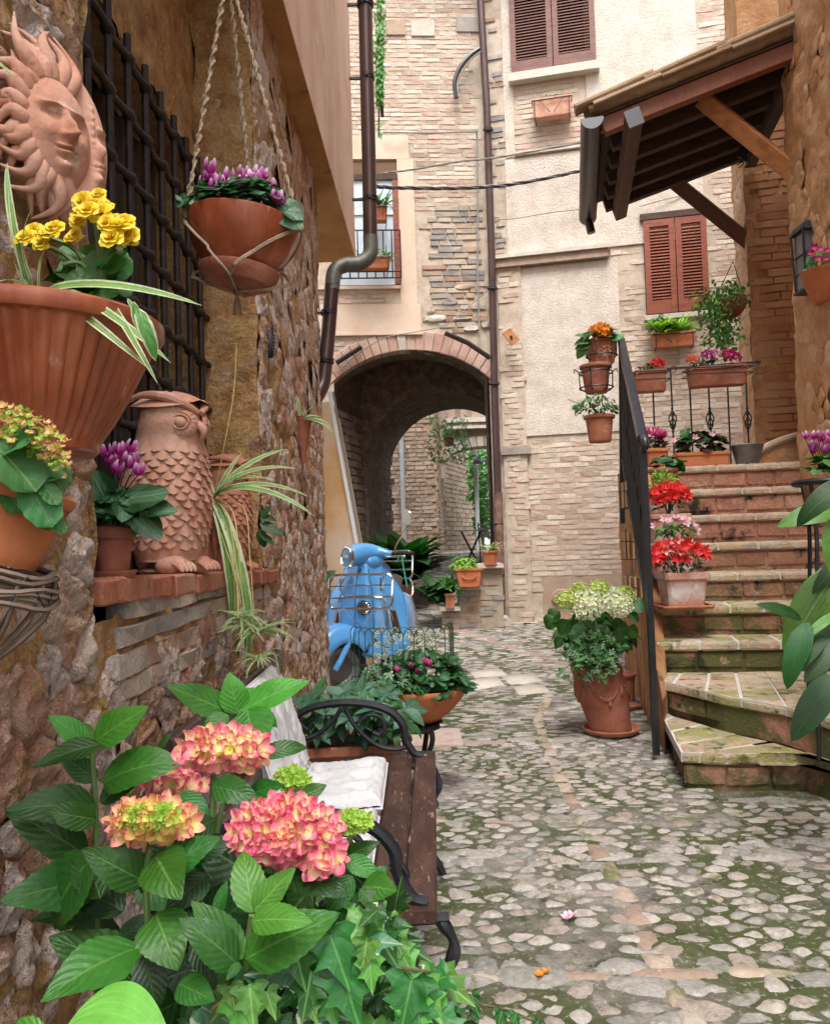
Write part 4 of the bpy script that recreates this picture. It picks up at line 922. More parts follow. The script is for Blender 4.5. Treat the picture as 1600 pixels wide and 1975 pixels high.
# ================================================================ LEAF, FLOWER AND POT KIT
def leaf(shape='ovate', nl=8, nw=2, w=.6, fold=.18, droop=.35, wave=.0, serr=0., quilt=0., stalk=0., seed=0, curl=0.):
    """leaf of length 1 along +Y, face up; UV: u across -1..1, v along 0..1"""
    m = MB(); vs = []; uvs = []; rnd = random.Random(seed)
    def W(t):
        if shape == 'ovate': return w*.5*(sin(pi*min(1, t**.72))**.85)*(1-.12*t)
        if shape == 'lance': return w*.5*(sin(pi*t**.8)**.7)
        if shape == 'strap': return w*.5*min(1, t*7+.35)*(1-t**3.5)**.8
        if shape == 'heart': return w*.5*min(1, (t*6)**.5)*(1-t**2.4)**.75*1.1
        if shape == 'round': return w*.5*sqrt(max(0, 1-(2*t-1)**2))
    a = 0; y = z = 0; cl = []
    for i in range(nl+1):
        t = i/nl; cl.append((y, z, a)); a = -droop*(t+.0)*1.9+curl; y += cos(a)/nl; z += sin(a)/nl
    for i, (y, z, a) in enumerate(cl):
        t = i/nl; ww = max(.0, W(t))
        for j in range(-nw, nw+1):
            u = j/nw; sc = 1.0
            if abs(j) == nw and serr and 0 < i < nl: sc += serr*(1 if i % 2 else -1)
            x = u*ww*sc
            h = fold*abs(x) + wave*sin(t*9+seed+(2 if u > 0 else 0))*abs(u)*.6
            if quilt: h += quilt*(abs(math.fmod(max(0, (t-.3*abs(u))*7), 1.0)-.5)*2-.5)*(1 if 0 < abs(u) < 1 else .3)
            back = -.18*w*abs(u)**1.5*(1-t) if shape == 'heart' else 0
            vs.append((x, y+back-h*sin(a), z+h*cos(a))); uvs.append((u, t))
    k = 2*nw+1
    fs = [(i*k+j, i*k+j+1, (i+1)*k+j+1, (i+1)*k+j) for i in range(nl) for j in range(k-1)]
    m.add(vs, fs, None, uvs)
    if stalk: 
        m.add([(-.012, -stalk, -.1*stalk), (.012, -stalk, -.1*stalk), (.012, .02, 0), (-.012, .02, 0)], [(0, 1, 2, 3)], None, [(0, 0), (0, .05), (0, .1), (0, .0)])
    return m
def fanleaf(pts, cup=.1, seed=0, mid=.55, fold=.12):
    """lobed leaf from its outline round the stalk joint"""
    m = MB(); vs = [(0, 0, 0)]; uv = [(0, .5)]; n = len(pts)
    for q in (mid, 1.0):
        for i, (x, y) in enumerate(pts):
            vs.append((x*q, y*q, cup*q*q*(abs(x)*.9-.2*y)+.04*sin(i*1.9+seed)*q-fold*.3*(1-q))); uv.append((min(1, abs(x)/.45)*q, .5+y*.5*q))
    fs = [(0, 1+i, 2+i) for i in range(n-1)]+[(1+i, 1+n+i, 2+n+i, 2+i) for i in range(n-1)]
    return m.add(vs, fs, None, uv)
IVY_O = [(0,-.02),(-.16,-.16),(-.36,-.14),(-.50,-.02),(-.34,.10),(-.30,.24),(-.44,.40),(-.22,.44),(-.14,.62),(0,.98),(.14,.62),(.22,.44),(.44,.40),(.30,.24),(.34,.10),(.50,-.02),(.36,-.14),(.16,-.16),(0,-.02)]
CYC_O = [(0,0),(-.14,-.16),(-.36,-.12),(-.50,.10),(-.50,.34),(-.38,.58),(-.18,.78),(0,.92),(.18,.78),(.38,.58),(.50,.34),(.50,.10),(.36,-.12),(.14,-.16),(0,0)]
BEG_O = [(0,0),(-.18,-.22),(-.44,-.16),(-.58,.12),(-.52,.42),(-.34,.60),(-.10,.70),(.16,.72),(.42,.56),(.56,.28),(.50,-.02),(.34,-.2),(.14,-.2),(0,0)]
HYD = [leaf('ovate', 22, 4, .70, .10, d, .03, .03, .022, seed=i) for i, d in enumerate((.15, .35, .55, .25))]
HYD_S = [leaf('ovate', 9, 2, .66, .14, d, .05, .0, .0, seed=i) for i, d in enumerate((.2, .45, .7))]
IVY = [fanleaf(IVY_O, c, i) for i, c in enumerate((.05, .25, -.15))]
CYC = [fanleaf(CYC_O, c, i) for i, c in enumerate((.15, .35, -.1))]
BEG = [fanleaf(BEG_O, c, i) for i, c in enumerate((.2, .4, -.15))]
OVL = [leaf('ovate', 5, 1, .5, .25, d, seed=i) for i, d in enumerate((.1, .4, .7))]
LAN = [leaf('lance', 6, 1, .24, .3, d, seed=i) for i, d in enumerate((.1, .35, .6))]
SPI = [leaf('strap', 12, 1, .055, .3, d, seed=i, curl=c) for i, (d, c) in enumerate(((.5, .2), (.8, .5), (1.0, .4), (.3, 0)))]
ASP = [leaf('lance', 12, 2, .23, .25, d, .0, seed=i, curl=c) for i, (d, c) in enumerate(((.35, .1), (.6, .3), (.85, .4), (.2, 0)))]
KAL = [leaf('round', 8, 3, .8, .25, d, .06, .04, seed=i) for i, d in enumerate((.15, .35, -.15))]

def four_petals(n=4, cup=.25, w=.62, pt=.25, seed=0, rows=5):
    m = MB(); rnd = random.Random(seed)
    for k in range(n):
        a = 2*pi*k/n+rnd.uniform(-.12, .12); cu = cup+rnd.uniform(-.18, .18); s = rnd.uniform(.88, 1.08); vs = []; uv = []
        for i in range(rows+1):
            t = i/rows; ww = w*.5*(sin(pi*min(1, .08+.86*t**.8))**.7)*(1.0 if t < .85 else 1-pt*(t-.85)/.15)
            for u in (-1, -.5, 0, .5, 1):
                x = u*ww; y = t; z = cu*t*t + .14*abs(u)*t - .05*cos(u*3)*t
                vs.append((s*(y*cos(a)-x*sin(a)), s*(y*sin(a)+x*cos(a)), s*z)); uv.append((u, t))
        m.add(vs, [(i*5+j, i*5+j+1, i*5+j+6, i*5+j+5) for i in range(rows) for j in range(4)], None, uv)
    m.ell((0, 0, .03), (.06, .06, .06), 6, 4)
    return m
FLO = [four_petals(4, c, .95, .8, i) for i, c in enumerate((.15, .35, .5, .25))]
AZA = [four_petals(5, c, .72, .3, i) for i, c in enumerate((.35, .55, .2))]
def cyclamen_flower(seed=0):
    m = MB(); rnd = random.Random(seed)
    for k in range(5):
        a = 2*pi*k/5; vs = []; uv = []
        for i in range(7):
            t = i/6; r = .08+.30*sin(t*2.3)*(1 if t < .6 else .95)+.10*t; z = .05+.95*t-.12*sin(pi*t); tw = a+.5*t
            ww = .21*sin(pi*min(1, .12+.8*t))+.01
            for u in (-1, 0, 1):
                x = u*ww; vs.append((r*cos(tw)-x*sin(tw), r*sin(tw)+x*cos(tw), z+.05*abs(u)*rnd.uniform(-1, 1))); uv.append((u, 1-t))
        m.add(vs, [(i*3+j, i*3+j+1, i*3+j+4, i*3+j+3) for i in range(6) for j in range(2)], None, uv)
    return m
CYF = [cyclamen_flower(i) for i in range(3)]
def double_flower(seed=0):
    m = MB(); rnd = random.Random(seed)
    for ring, (n, r, tilt, s) in enumerate(((6, .5, .25, .62), (6, .33, .7, .5), (5, .18, 1.1, .38), (3, .06, 1.4, .25))):
        for k in range(n):
            a = 2*pi*k/n+ring*.5+rnd.uniform(-.2, .2); tl = tilt+rnd.uniform(-.15, .15)
            M = Matrix.Rotation(a, 4, 'Z') @ Matrix.Translation((r*.35, 0, ring*.05)) @ Matrix.Rotation(-tl, 4, 'Y') @ Matrix.Rotation(-pi/2, 4, 'Z') @ Matrix.Scale(s, 4)
            m.merge(leaf('round', 5, 2, 1.15, .15, .3, .05, seed=k+ring), M)
    return m
DBL = [double_flower(i) for i in range(3)]

L_HYD = leafmat('hydrangea_leaf', (.022,.10,.012), (.08,.20,.04), nv=8, rvar=.45)
L_HYB = leafmat('hydrangea_young_leaf', (.065,.235,.025), (.15,.36,.07), nv=8, rvar=.25)
L_IVY = leafmat('ivy_leaf', (.02,.10,.016), (.12,.28,.07), nv=3, rvar=.6)
L_IVB = leafmat('ivy_young_leaf', (.09,.27,.04), (.24,.42,.13), nv=3, rvar=.3)
L_IVV = leafmat('variegated_ivy', (.06,.17,.08), (.35,.45,.3), (.58,.62,.42), .72, 3, .5)
L_CYC = leafmat('cyclamen_leaf', (.014,.065,.014), (.16,.28,.14), nv=4, rvar=.5, inner=((.06,.15,.07), .55))
L_SPI = leafmat('spider_leaf', (.16,.32,.07), (.62,.68,.38), (.62,.66,.42), .6, 1, .3, par=True)
L_ASP = leafmat('aspidistra_leaf', (.016,.075,.014), (.05,.14,.035), nv=1, rvar=.5, par=True, rough=.48)
L_ASB = leafmat('aspidistra_light_leaf', (.09,.25,.04), (.17,.34,.09), nv=1, rvar=.2, par=True, rough=.35)
L_DK = leafmat('dark_leaf', (.02,.085,.018), (.08,.19,.05), nv=5, rvar=.5)
L_MID = leafmat('mid_leaf', (.06,.19,.04), (.18,.34,.12), nv=5, rvar=.45)
L_LIME = leafmat('lime_leaf', (.20,.42,.05), (.35,.55,.15), nv=5, rvar=.35)
L_KAL = leafmat('kalanchoe_leaf', (.05,.17,.045), (.14,.28,.10), nv=4, rvar=.3, rough=.5)
L_HEL = leafmat('hellebore_leaf', (.045,.13,.07), (.16,.28,.16), nv=5, rvar=.3)
L_PUR = leafmat('purple_leaf', (.06,.03,.025), (.12,.06,.05), nv=4, rvar=.4)
L_FERN = leafmat('fern_leaf', (.10,.26,.08), (.2,.36,.14), nv=4, rvar=.3)
F_PINK = petalmat('pink_floret', [(.66,.70,.16),(.86,.58,.34),(.87,.27,.33),(.84,.14,.27)])
F_PEACH = petalmat('peach_floret', [(.62,.70,.12),(.86,.72,.28),(.88,.44,.30),(.85,.26,.22)])
F_YEL = petalmat('yellow_floret', [(.42,.56,.05),(.70,.72,.10),(.82,.52,.16),(.84,.30,.17)])
F_GRN = petalmat('green_bud', [(.18,.38,.03),(.34,.55,.06),(.45,.62,.10)])
F_WHT = petalmat('white_floret', [(.42,.52,.10),(.62,.68,.30),(.82,.84,.66),(.86,.88,.78)])
F_LIM = petalmat('lime_floret', [(.32,.46,.06),(.50,.62,.14),(.66,.74,.30)])
F_CYC = petalmat('cyclamen_petal', [(.84,.72,.82),(.62,.12,.46),(.48,.015,.28),(.36,.01,.18)], .12)
F_CYC2 = petalmat('magenta_petal', [(.72,.22,.45),(.62,.03,.22),(.5,.01,.12)])
F_YBG = petalmat('yellow_begonia', [(.80,.48,.02),(.86,.66,.02),(.88,.74,.08)], .2)
F_RED = petalmat('red_azalea', [(.55,.01,.02),(.78,.03,.03),(.82,.06,.05)])
F_RW = petalmat('red_white_azalea', [(.62,.02,.08),(.80,.06,.08),(.84,.45,.42),(.86,.62,.6)], .25)
F_LPK = petalmat('light_pink_azalea', [(.75,.20,.35),(.82,.5,.58),(.86,.74,.76)])
F_KAL = petalmat('kalanchoe_petal', [(.50,.50,.06),(.78,.52,.16),(.84,.44,.30)], .35)
F_ORG = petalmat('orange_petal', [(.75,.22,.02),(.84,.38,.03)])

def rough_n(v, a): return (V(v)+V((U(-a, a), U(-a, a), U(-a, a)))).normalized()
def dome(par, name, templ, mat, c, r, n, size, out=.7, down=.25, up=.5, bias=None, joined=False, upper=False, lo=-.35, vol=.35, tilt=.5, cap=300):
    """leaves over an ellipsoid, facing outward, tips hanging outward and down"""
    c = V(c); mats = []
    for i in range(n):
        while True:
            d = V((U(-1, 1), U(-1, 1), U(lo, 1)))
            if .05 < d.length < 1: break
        d = d.normalized(); q = 1-vol*random.random()**1.5
        p = c+V((d.x*r[0], d.y*r[1], d.z*r[2]))*q
        dr = V((d.x, d.y, d.z*.4))*out+V((0, 0, -down))+V((U(-1, 1), U(-1, 1), U(-1, 1)))*tilt*.6
        nn = V((d.x*.7, d.y*.7-.25, d.z+up))+V((U(-1, 1), U(-1, 1), U(-1, 1)))*tilt*.5
        mats.append(orient(p-dr.normalized()*size*.35, dr, nn, size*U(.65, 1.2)))
    return scatter(par, name, templ, mat, mats, joined, cap)
def scatter(par, name, templ, mat, mats, joined=False, cap=300):
    if joined:
        m = MB()
        for M in mats: m.merge(random.choice(templ), M)
        return part(name, m, mat, par, solid=False)
    for M in mats[:cap]:
        mt = random.choice(mat) if isinstance(mat, (list, tuple)) else mat
        inst(name, random.choice(templ).mesh(name, mt, flat=False, solid=False), par, M)
def stems(par, c, tips, r=.003, mat=None, name='stem', sag=0):
    m = MB(); c = V(c)
    for t in tips:
        t = V(t); mid = c.lerp(t, .5)+V((0, 0, -sag if sag else .02)); m.tube(spline([c, mid, t], 4), r, 5)
    return part(name, m, mat or STEMG, par)
def pot(par, c, r1, r0, h, mat, rim=.012, rimh=.025, seg=40, rf=None, M=None, belly=0, name='pot', soil=True, label=None):
    """round pot: c = centre of the base"""
    m = MB(); t = .01
    pr = [(.001, 0), (r0*.96, 0), (r0, .006)]
    for i in range(1, 10):
        q = i/10; pr.append((mix(r0, r1-rim, q)+belly*sin(pi*q), h*q))
    pr += [(r1-rim, h-rimh-.002), (r1-.002, h-rimh), (r1, h-rimh+.005), (r1, h-.004), (r1-.004, h), (r1-rim*1.2, h), (r1-rim*1.5, h-.012), (r1-rim*1.8, h-rimh*1.2)]
    T = Matrix.Translation(c) @ (M or Matrix())
    m.lathe(pr, seg, T, rf)
    o = part(name, m, mat, par, label=label)
    if soil:
        s = MB(); s.lathe([(.001, h-rimh*1.1+.004), (r1*.6, h-rimh*1.1), (r1-rim*1.7, h-rimh*1.2)], 20, T); part('soil', s, SOIL, o)
    return o
def saucer(par, c, r, h=.02, mat=None, name='saucer'):
    m = MB(); m.lathe([(.001, 0), (r*.85, 0), (r, h*.8), (r, h), (r-.008, h), (r*.82, .008), (.001, .008)], 40, Matrix.Translation(c)); return part(name, m, mat or TERRA, par)
def sqpot(par, c, w1, w0, h, mat, d1=None, d0=None, rim=.012, rimh=.03, yaw=0, name='pot', soil=True):
    """four-sided pot or trough; c = centre of the base"""
    d1 = d1 or w1; d0 = d0 or w0; T = Matrix.Translation(c) @ Matrix.Rotation(yaw, 4, 'Z'); m = MB()
    rings = [(w0*.98, d0*.98, 0), (w0, d0, .008), (w1-2*rim, d1-2*rim, h-rimh), (w1, d1, h-rimh+.004), (w1, d1, h-.004), (w1-.008, d1-.008, h), (w1-2.4*rim, d1-2.4*rim, h), (w1-3*rim, d1-3*rim, h-.025)]
    b = .14; vs = []
    for (a, e, z) in rings:
        x, y = a/2, e/2; k = min(x, y)*b; vs += [(x-k, -y, z), (x, -y+k, z), (x, y-k, z), (x-k, y, z), (-x+k, y, z), (-x, y-k, z), (-x, -y+k, z), (-x+k, -y, z)]
    n = len(rings); m.add(vs, [(j*8+i, j*8+(i+1) % 8, (j+1)*8+(i+1) % 8, (j+1)*8+i) for j in range(n-1) for i in range(8)]+[tuple(range(8))[::-1]], T)
    o = part(name, m, mat, par, smooth=False)
    if soil:
        s = MB(); x, y = (w1-3*rim)/2, (d1-3*rim)/2; s.add([(x, -y, h-.024), (x, y, h-.024), (-x, y, h-.024), (-x, -y, h-.024)], [(0, 1, 2, 3)], T); part('soil', s, SOIL, o, smooth=False)
    return o
def flower_head(par, c, r, n, size, mat, templ=FLO, name='floret', nrm=(0, -.5, .8), flat=.75, lo=-.15):
    """rounded head of many florets"""
    c = V(c); nz_ = V(nrm).normalized(); x = nz_.orthogonal().normalized(); y = nz_.cross(x); k = 0
    g = pi*(3-sqrt(5))
    for i in range(n):
        h = 1-(1-lo)*(i+.5)/n; rr = sqrt(max(0, 1-h*h)); a = g*i+U(-.2, .2); d = x*(rr*cos(a))+y*(rr*sin(a))+nz_*h
        p = c+(x*(rr*cos(a))+y*(rr*sin(a)))*r+nz_*(h*r*flat)+d*U(-.08, .08)*r
        mt = random.choice(mat) if isinstance(mat, (list, tuple)) else mat
        nn = rough_n(d, .35); inst(name, random.choice(templ).mesh(name, mt, flat=False, solid=False), par, orient(p, nn.orthogonal()+V((U(-.3, .3), U(-.3, .3), 0)), nn, size*U(.8, 1.15)))
def cyclamen_flowers(par, c, r, n, size, h, mat=F_CYC, name='flower'):
    c = V(c); m = MB()
    for i in range(n):
        a = U(0, 2*pi); q = sqrt(random.random()); p = c+V((r[0]*q*cos(a), r[1]*q*sin(a), h*U(.55, 1.05)))
        inst(name, random.choice(CYF).mesh(name, mat, flat=False, solid=False), par, Matrix.Translation(p) @ Matrix.Rotation(U(0, 6), 4, 'Z') @ Matrix.Rotation(U(-.4, .4), 4, 'X') @ Matrix.Scale(size*U(.8, 1.15), 4))
        m.tube(spline([c+V((r[0]*q*cos(a)*.4, r[1]*q*sin(a)*.4, 0)), p+V((0, 0, -.01)), p+V((0, 0, .01))], 3), .0018, 5)
    part('flower_stalk', m, STEMR, par)
def spider(par, c, n, L, name='leaf', az0=0, az1=2*pi, wid=1.0, templ=SPI, mat=L_SPI, up=.9, joined=False):
    mats = []
    for i in range(n):
        a = U(az0, az1); e = U(.25, 1.2)*up; d = V((cos(a), sin(a), e)).normalized()
        mats.append(orient(V(c)+V((cos(a), sin(a), 0))*.008, d, V((-cos(a)*.5, -sin(a)*.5, 1)), (L*wid*U(.8, 1.1), L*U(.6, 1.15), L)))
    scatter(par, name, templ, mat, mats, joined)
def px_leaf(par, templ, mat, b, t, Yb, Yt=None, wr=1.0, name='leaf', nrm=(0, -.75, .65), jit=.2, k=None):
    Yt = Yt or Yb; p, q = P(*b, Yb), P(*t, Yt); d = q-p; L = d.length
    me = (templ[k] if k is not None else random.choice(templ)).mesh(name, mat, flat=False, solid=False)
    return inst(name, me, par, orient(p, d, rough_n(nrm, jit), (L*wr, L*1.06, L)))
# ================================================================ LEFT SIDE: WINDOW LEDGE, WALL POTS
# --- fluted wall pot with yellow begonia and spider plant
c = P(62, 880, 1.16); c.z += 0; PR = .188; ph = .245
wp = thing('potted_plant', 'huge fluted terracotta wall pot with yellow begonias and spider plant', 'potted plant', c)
def flute(a, z, j): return 1+(.018*abs(sin(a*21)) if 2 < j < 12 else 0)
m = MB(); pr = [(.001, 0), (.085, 0), (.092, .006), (.093, .016), (.100, .03), (.116, .055), (.132, .085), (.148, .118), (.162, .148), (.170, .165), (.174, .170), (.184, .172), (.188, .178), (.188, .192), (.182, .197), (.172, .196), (.168, .18), (.16, .17)]
m.lathe(pr, 228, Matrix.Translation(c), lambda a, z, j: 1+(.055*(abs(sin(a*23))-.6) if 3 < j < 10 else 0)); po = part('pot', m, TERRA_GL, wp)
m = MB(); m.lathe([(.001, .175), (.165, .172)], 24, Matrix.Translation(c)); part('soil', m, SOIL, po)
for (b, t, w) in (((205,520),(85,500),1.25),((205,520),(255,500),1.1),((190,545),(130,465),1.0),((215,500),(225,560),1.1),((165,540),(110,540),1.0),((200,530),(160,475),1.1),((235,480),(180,490),.9),((200,510),(235,470),1.0),((150,500),(105,470),.8),((190,560),(240,570),.8)):
    px_leaf(wp, BEG, L_MID if U(0, 1) < .5 else L_KAL, b, t, U(1.10, 1.16), None, w, jit=.3)
dome(wp, 'leaf', BEG, [L_DK, L_MID], c+V((.07, 0, .22)), (.06, .06, .05), 14, .05)
for (x, y, s) in ((180,395,.034),(160,410,.03),(200,400,.028),(150,425,.022),(225,440,.036),(245,455,.032),(215,460,.03),(240,430,.028),(250,468,.026),(160,388,.028),(195,412,.03),(232,455,.03),(222,428,.028),(65,445,.025),(170,405,.026),(205,430,.022),(95,450,.03),(105,440,.026),(50,458,.027),(80,470,.022),(140,458,.022),(145,452,.018),(38,470,.02),(190,375,.02)):
    p = P(x, y, U(1.06, 1.12)); inst('flower', random.choice(DBL).mesh('flower', F_YBG, flat=False, solid=False), wp, orient(p, V((1, 0, .1)), rough_n((0, -.8, .5), .4), s*.80))
stems(wp, P(195, 560, 1.12), [P(178, 400, 1.1), P(235, 460, 1.1), P(200, 440, 1.1), P(100, 460, 1.12), P(50, 470, 1.12), P(120, 510, 1.1)], .0035)
for (b, t, Yt, w) in (((55,555),(5,340),1.05,1.3),((60,555),(-10,300),1.05,1.5),((70,555),(20,400),1.0,1.3),((90,560),(345,540),1.0,1.1),((60,560),(-20,520),1.0,1.1),((100,565),(250,670),1.0,1.2),((120,560),(300,650),1.0,1.2),((75,560),(80,460),1.1,1.0),((210,580),(280,690),.98,1.1),((50,560),(25,500),1.1,1.)):
    px_leaf(wp, SPI, L_SPI, b, t, 1.1, Yt, w*.9, nrm=(0, -.9, .4), k=0)
for (b, t) in (((262,590),(308,690)),((258,580),(270,650)),((245,575),(262,600))): px_leaf(wp, LAN, leafmat('pale_edged_leaf', (.10,.25,.06), (.3,.45,.2), (.6,.64,.4), .75, 4), b, t, .98, None, 1.2)
# pieces of another spider plant peeping in at the edge of the picture
o = thing('hanging_plant', 'tips of a striped spider plant poking in beside the sun mask', 'plant', P(-20, 120, 1.2))
for (b, t) in (((-40,115),(22,122)),((-40,105),(30,145)),((-30,100),(15,112))): px_leaf(o, SPI, L_SPI, b, t, 1.2, None, 1.6)
m = MB(); pc = P(-70, 130, 1.2); o2 = pot(o, pc-V((0, 0, .08)), .05, .035, .07, TERRA)

# --- kalanchoe in a plastic pot hung in a wicker ring
c = P(-12, 1085, .98); kp = thing('potted_plant', 'bright orange pot of kalanchoe with thick scalloped leaves and peach blooms', 'potted plant', c)
T = Matrix.Rotation(R(-6), 4, 'X') @ Matrix.Rotation(R(14), 4, 'Y')
pot(kp, c, .072, .05, .098, TERRA_OR, .005, .016, M=T)
for (b, t, w) in (((60,880),(128,935),1.0),((40,860),(85,905),1.2),((20,930),(115,900),1.2),((-20,850),(70,935),1.3),((50,930),(100,1010),1.0),((75,950),(95,1020),.8),((95,1000),(125,1025),1.0),((0,870),(75,840),1.1),((30,900),(60,985),1.2),((10,940),(40,990),1.0),((-20,900),(30,960),1.2),((60,900),(125,905),.9),((80,930),(110,975),.9)):
    px_leaf(kp, KAL, L_KAL, b, t, U(.90, .96), None, w, nrm=(.1, -.7, .7), jit=.3)
for i in range(240):
    a = U(0, 1); x = -15+150*a; y = 800+75*a*a+U(-22, 60); p = P(x, y, U(.90, .97))
    inst('floret', random.choice(FLO).mesh('floret', F_KAL if U(0, 1) < .62 else F_GRN, flat=False, solid=False), kp, orient(p, rough_n((1, 0, 0), .6), rough_n((0, -.6, .8), .6), U(.0035, .0065)))
stems(kp, c+V((.0, 0, .1)), [P(x, 850+.2*x, .94) for x in (0, 20, 40, 60, 80, 100)], .003)
wk = thing('wicker_holder', 'split twig wicker ring holder hanging beneath the orange kalanchoe pot', 'basket', P(20, 1120, .98))
cc = P(-25, 1092, .98)
for k in range(7):
    m = MB(); r = .076+.004*sin(k*2.3); m.tube([cc+V((r*cos(a), r*sin(a), -.006*k+.004+.16*r*cos(a)*-1.6+.003*sin(a*5+k))) for a in [2*pi*i/28 for i in range(28)]], .0035, 5, closed=True); part('twig', m, WICKER, wk)
for k in range(9):
    a = -1.9+.42*k; m = MB(); q = cc+V((.078*cos(a), .078*sin(a), -.02-.02*cos(a))); m.tube(spline([q+V((0, 0, .02)), q+V((-.015, 0, -.03)), cc+V((-.02+.01*cos(a), 0, -.13))], 3), .003, 5); part('twig', m, WICKER, wk)
m = MB(); m.tube([cc+V((.079*cos(a), .079*sin(a), -.015-.02*cos(a)+.018*sin(a*9))) for a in [2*pi*i/60 for i in range(60)]], .0014, 4, closed=True); part('binding_wire', m, IRON, wk)

# --- terracotta sun and moon mask
c = P(72, 262, 1.45); sm = thing('wall_mask', 'terracotta wall mask of a sun face with flaming rays beside a crescent moon profile', 'mask', c)
nx = V((.88, -.47, -.05)).normalized(); ux = V((.47, .88, 0)).normalized(); uz = nx.cross(ux); uz = V((-.04, 0, 1)).normalized()
fr = Matrix(((ux.x, uz.x, nx.x, c.x), (ux.y, uz.y, nx.y, c.y), (ux.z, uz.z, nx.z, c.z), (0, 0, 0, 1)))
def gb(x, y, cx, cy, sx, sy): return math.exp(-((x-cx)/sx)**2-((y-cy)/sy)**2)
def face(x, y):
    """relief height of the face in its own plane, x across, y up, unit radius"""
    h = .70*sqrt(max(0, 1-(x*x*1.25+y*y*.66)))
    h += .24*gb(x, y, 0, -.06, .075, .24)+.16*gb(x, y, 0, -.20, .13, .07)+.06*gb(x, y, .11, -.21, .05, .04)+.06*gb(x, y, -.11, -.21, .05, .04)
    for s in (-1, 1):
        h -= .20*gb(x, y, s*.28, .13, .16, .09)-.13*gb(x, y, s*.28, .12, .10, .055)+.05*gb(x, y, s*.28, .12, .03, .028)
        h += .045*gb(x, y, s*.28, .19, .14, .014)+.035*gb(x, y, s*.28, .055, .13, .012)+.11*gb(x, y, s*(.28+.06*y), .31+.1*(.28-abs(x)), .19, .03); h += .06*gb(x, y, s*.38, -.2, .15, .15)
    h += .10*gb(x, y, 0, -.40, .15, .028)+.10*gb(x, y, 0, -.50, .12, .036)-.11*gb(x, y, 0, -.448, .17, .014)+.13*gb(x, y, 0, -.74, .13, .10)-.06*gb(x, y, 0, -.60, .14, .04)-.05*gb(x, y, 0, -.32, .03, .04)
    return h
RR = .098; m = MB()
def fg(u, v):
    a = 2*pi*u; r = v**.8; x, y = r*cos(a)*.84, r*sin(a)*1.2
    return fr @ V((x*RR, y*RR, face(x, y)*RR+.016))
m.grid(fg, 110, 76); part('sun_face', m, TERRA_PK, sm, auto=False)
m = MB()   # crescent moon hugging the right side, with brow, eye, nose and lips
def mg(u, v):
    a = -1.5+3.0*u; k = max(0, cos(a*.99)); ri, ro_ = .84, .86+.70*k**.55; r = mix(ri, ro_, v)
    x, y = r*cos(a)*.86, r*sin(a)*1.32; hh = .16+.42*(sin(pi*min(1, v*.80+.20))**.6)*max(.06, k)**.5
    hh += -.14*gb(x, y, 1.02, .22, .12, .09)+.11*gb(x, y, 1.02, .21, .075, .05)-.04*gb(x, y, 1.02, .21, .022, .022)+.09*gb(x, y, 1.02, .38, .15, .03)+.19*gb(x, y, .90, -.06, .07, .15)+.09*gb(x, y, .92, -.34, .10, .026)+.09*gb(x, y, .92, -.43, .09, .03)-.09*gb(x, y, .92, -.385, .12, .012)+.11*gb(x, y, .86, -.62, .09, .09)
    for q in range(9): hh += .05*gb(x, y, .80+.0*q, .75-.16*q if q < 5 else 9, .03, .04)
    return fr @ V((x*RR, y*RR, hh*RR+.004))
m.grid(mg, 110, 44); part('moon_face', m, TERRA_PK, sm, auto=False)
rnd = random.Random(5)
for k in range(34):   # flame rays and curling locks round the top and left side
    a = R(58)+R(222)*k/33; L = rnd.uniform(.65, 1.0)*(1.15 if a < R(120) else .8); s_ = rnd.choice((-1, 1)); m = MB(); pt = []; rr = []; lay = k % 2
    for i in range(13):
        t = i/12; r = .74+L*t; aa = a+s_*.22*sin(t*4.4)*t+.0; lift = .34+.10*lay-.34*t+.16*sin(t*pi)
        pt.append(fr @ V((r*cos(aa)*.86*RR, r*sin(aa)*1.18*RR, lift*RR+.004))); rr.append(.0150*(1-t)**.75*(1+.25*sin(t*5))+.0012)
    m.tube(pt, rr, 8)
    for o_ in (-.004, .004): m.tube([q+nx*(.55*r_)+ux*o_*(1-i/12) for i, (q, r_) in enumerate(zip(pt[:11], rr[:11]))], [r_*.34 for r_ in rr[:11]], 5)
    part('ray', m, TERRA_PK, sm, auto=False)
m = MB(); m.lathe([(.001, -.02), (1.05*RR, -.02), (1.0*RR, .016), (.001, .016)], 40, fr @ Matrix.Diagonal((.92, 1.22, 1, 1))); part('back_plate', m, TERRA_PK, sm)

# --- cyclamen on the ledge
def ledge(y): return mix(1.235, 1.178, (y-NY0)/2)+.0
yl = 1.98; c = P(219, 1100, yl); c.z = ledge(yl)+.002
cp = thing('potted_plant', 'small clay pot of magenta cyclamen on the brick window ledge beside the big owl', 'potted plant', c)
saucer(cp, c, .056, .018, TERRA_OLD); pot(cp, c+V((0, 0, .012)), .054, .037, .115, TERRA_OLD, .006, .03)
dome(cp, 'leaf', CYC, L_CYC, c+V((.01, -.01, .155)), (.10, .09, .06), 80, .046, down=.5)
for (b, t) in (((290,985),(345,985)),((270,1000),(315,1040)),((250,960),(330,950)),((200,960),(170,900)),((190,990),(170,960)),((215,1000),(190,985))): px_leaf(cp, CYC, L_CYC, b, t, yl-.06, None, .9)
for (x, y) in ((213,885),(240,880),(262,885),(232,865),(250,860),(222,900),(268,905),(236,898),(255,890),(207,870)):
    p = P(x, y+14, yl-U(.0, .06)); inst('flower', random.choice(CYF).mesh('flower', F_CYC, flat=False, solid=False), cp, Matrix.Translation(p) @ Matrix.Rotation(U(0, 6), 4, 'Z') @ Matrix.Rotation(U(-.5, .5), 4, 'X') @ Matrix.Scale(.034, 4))
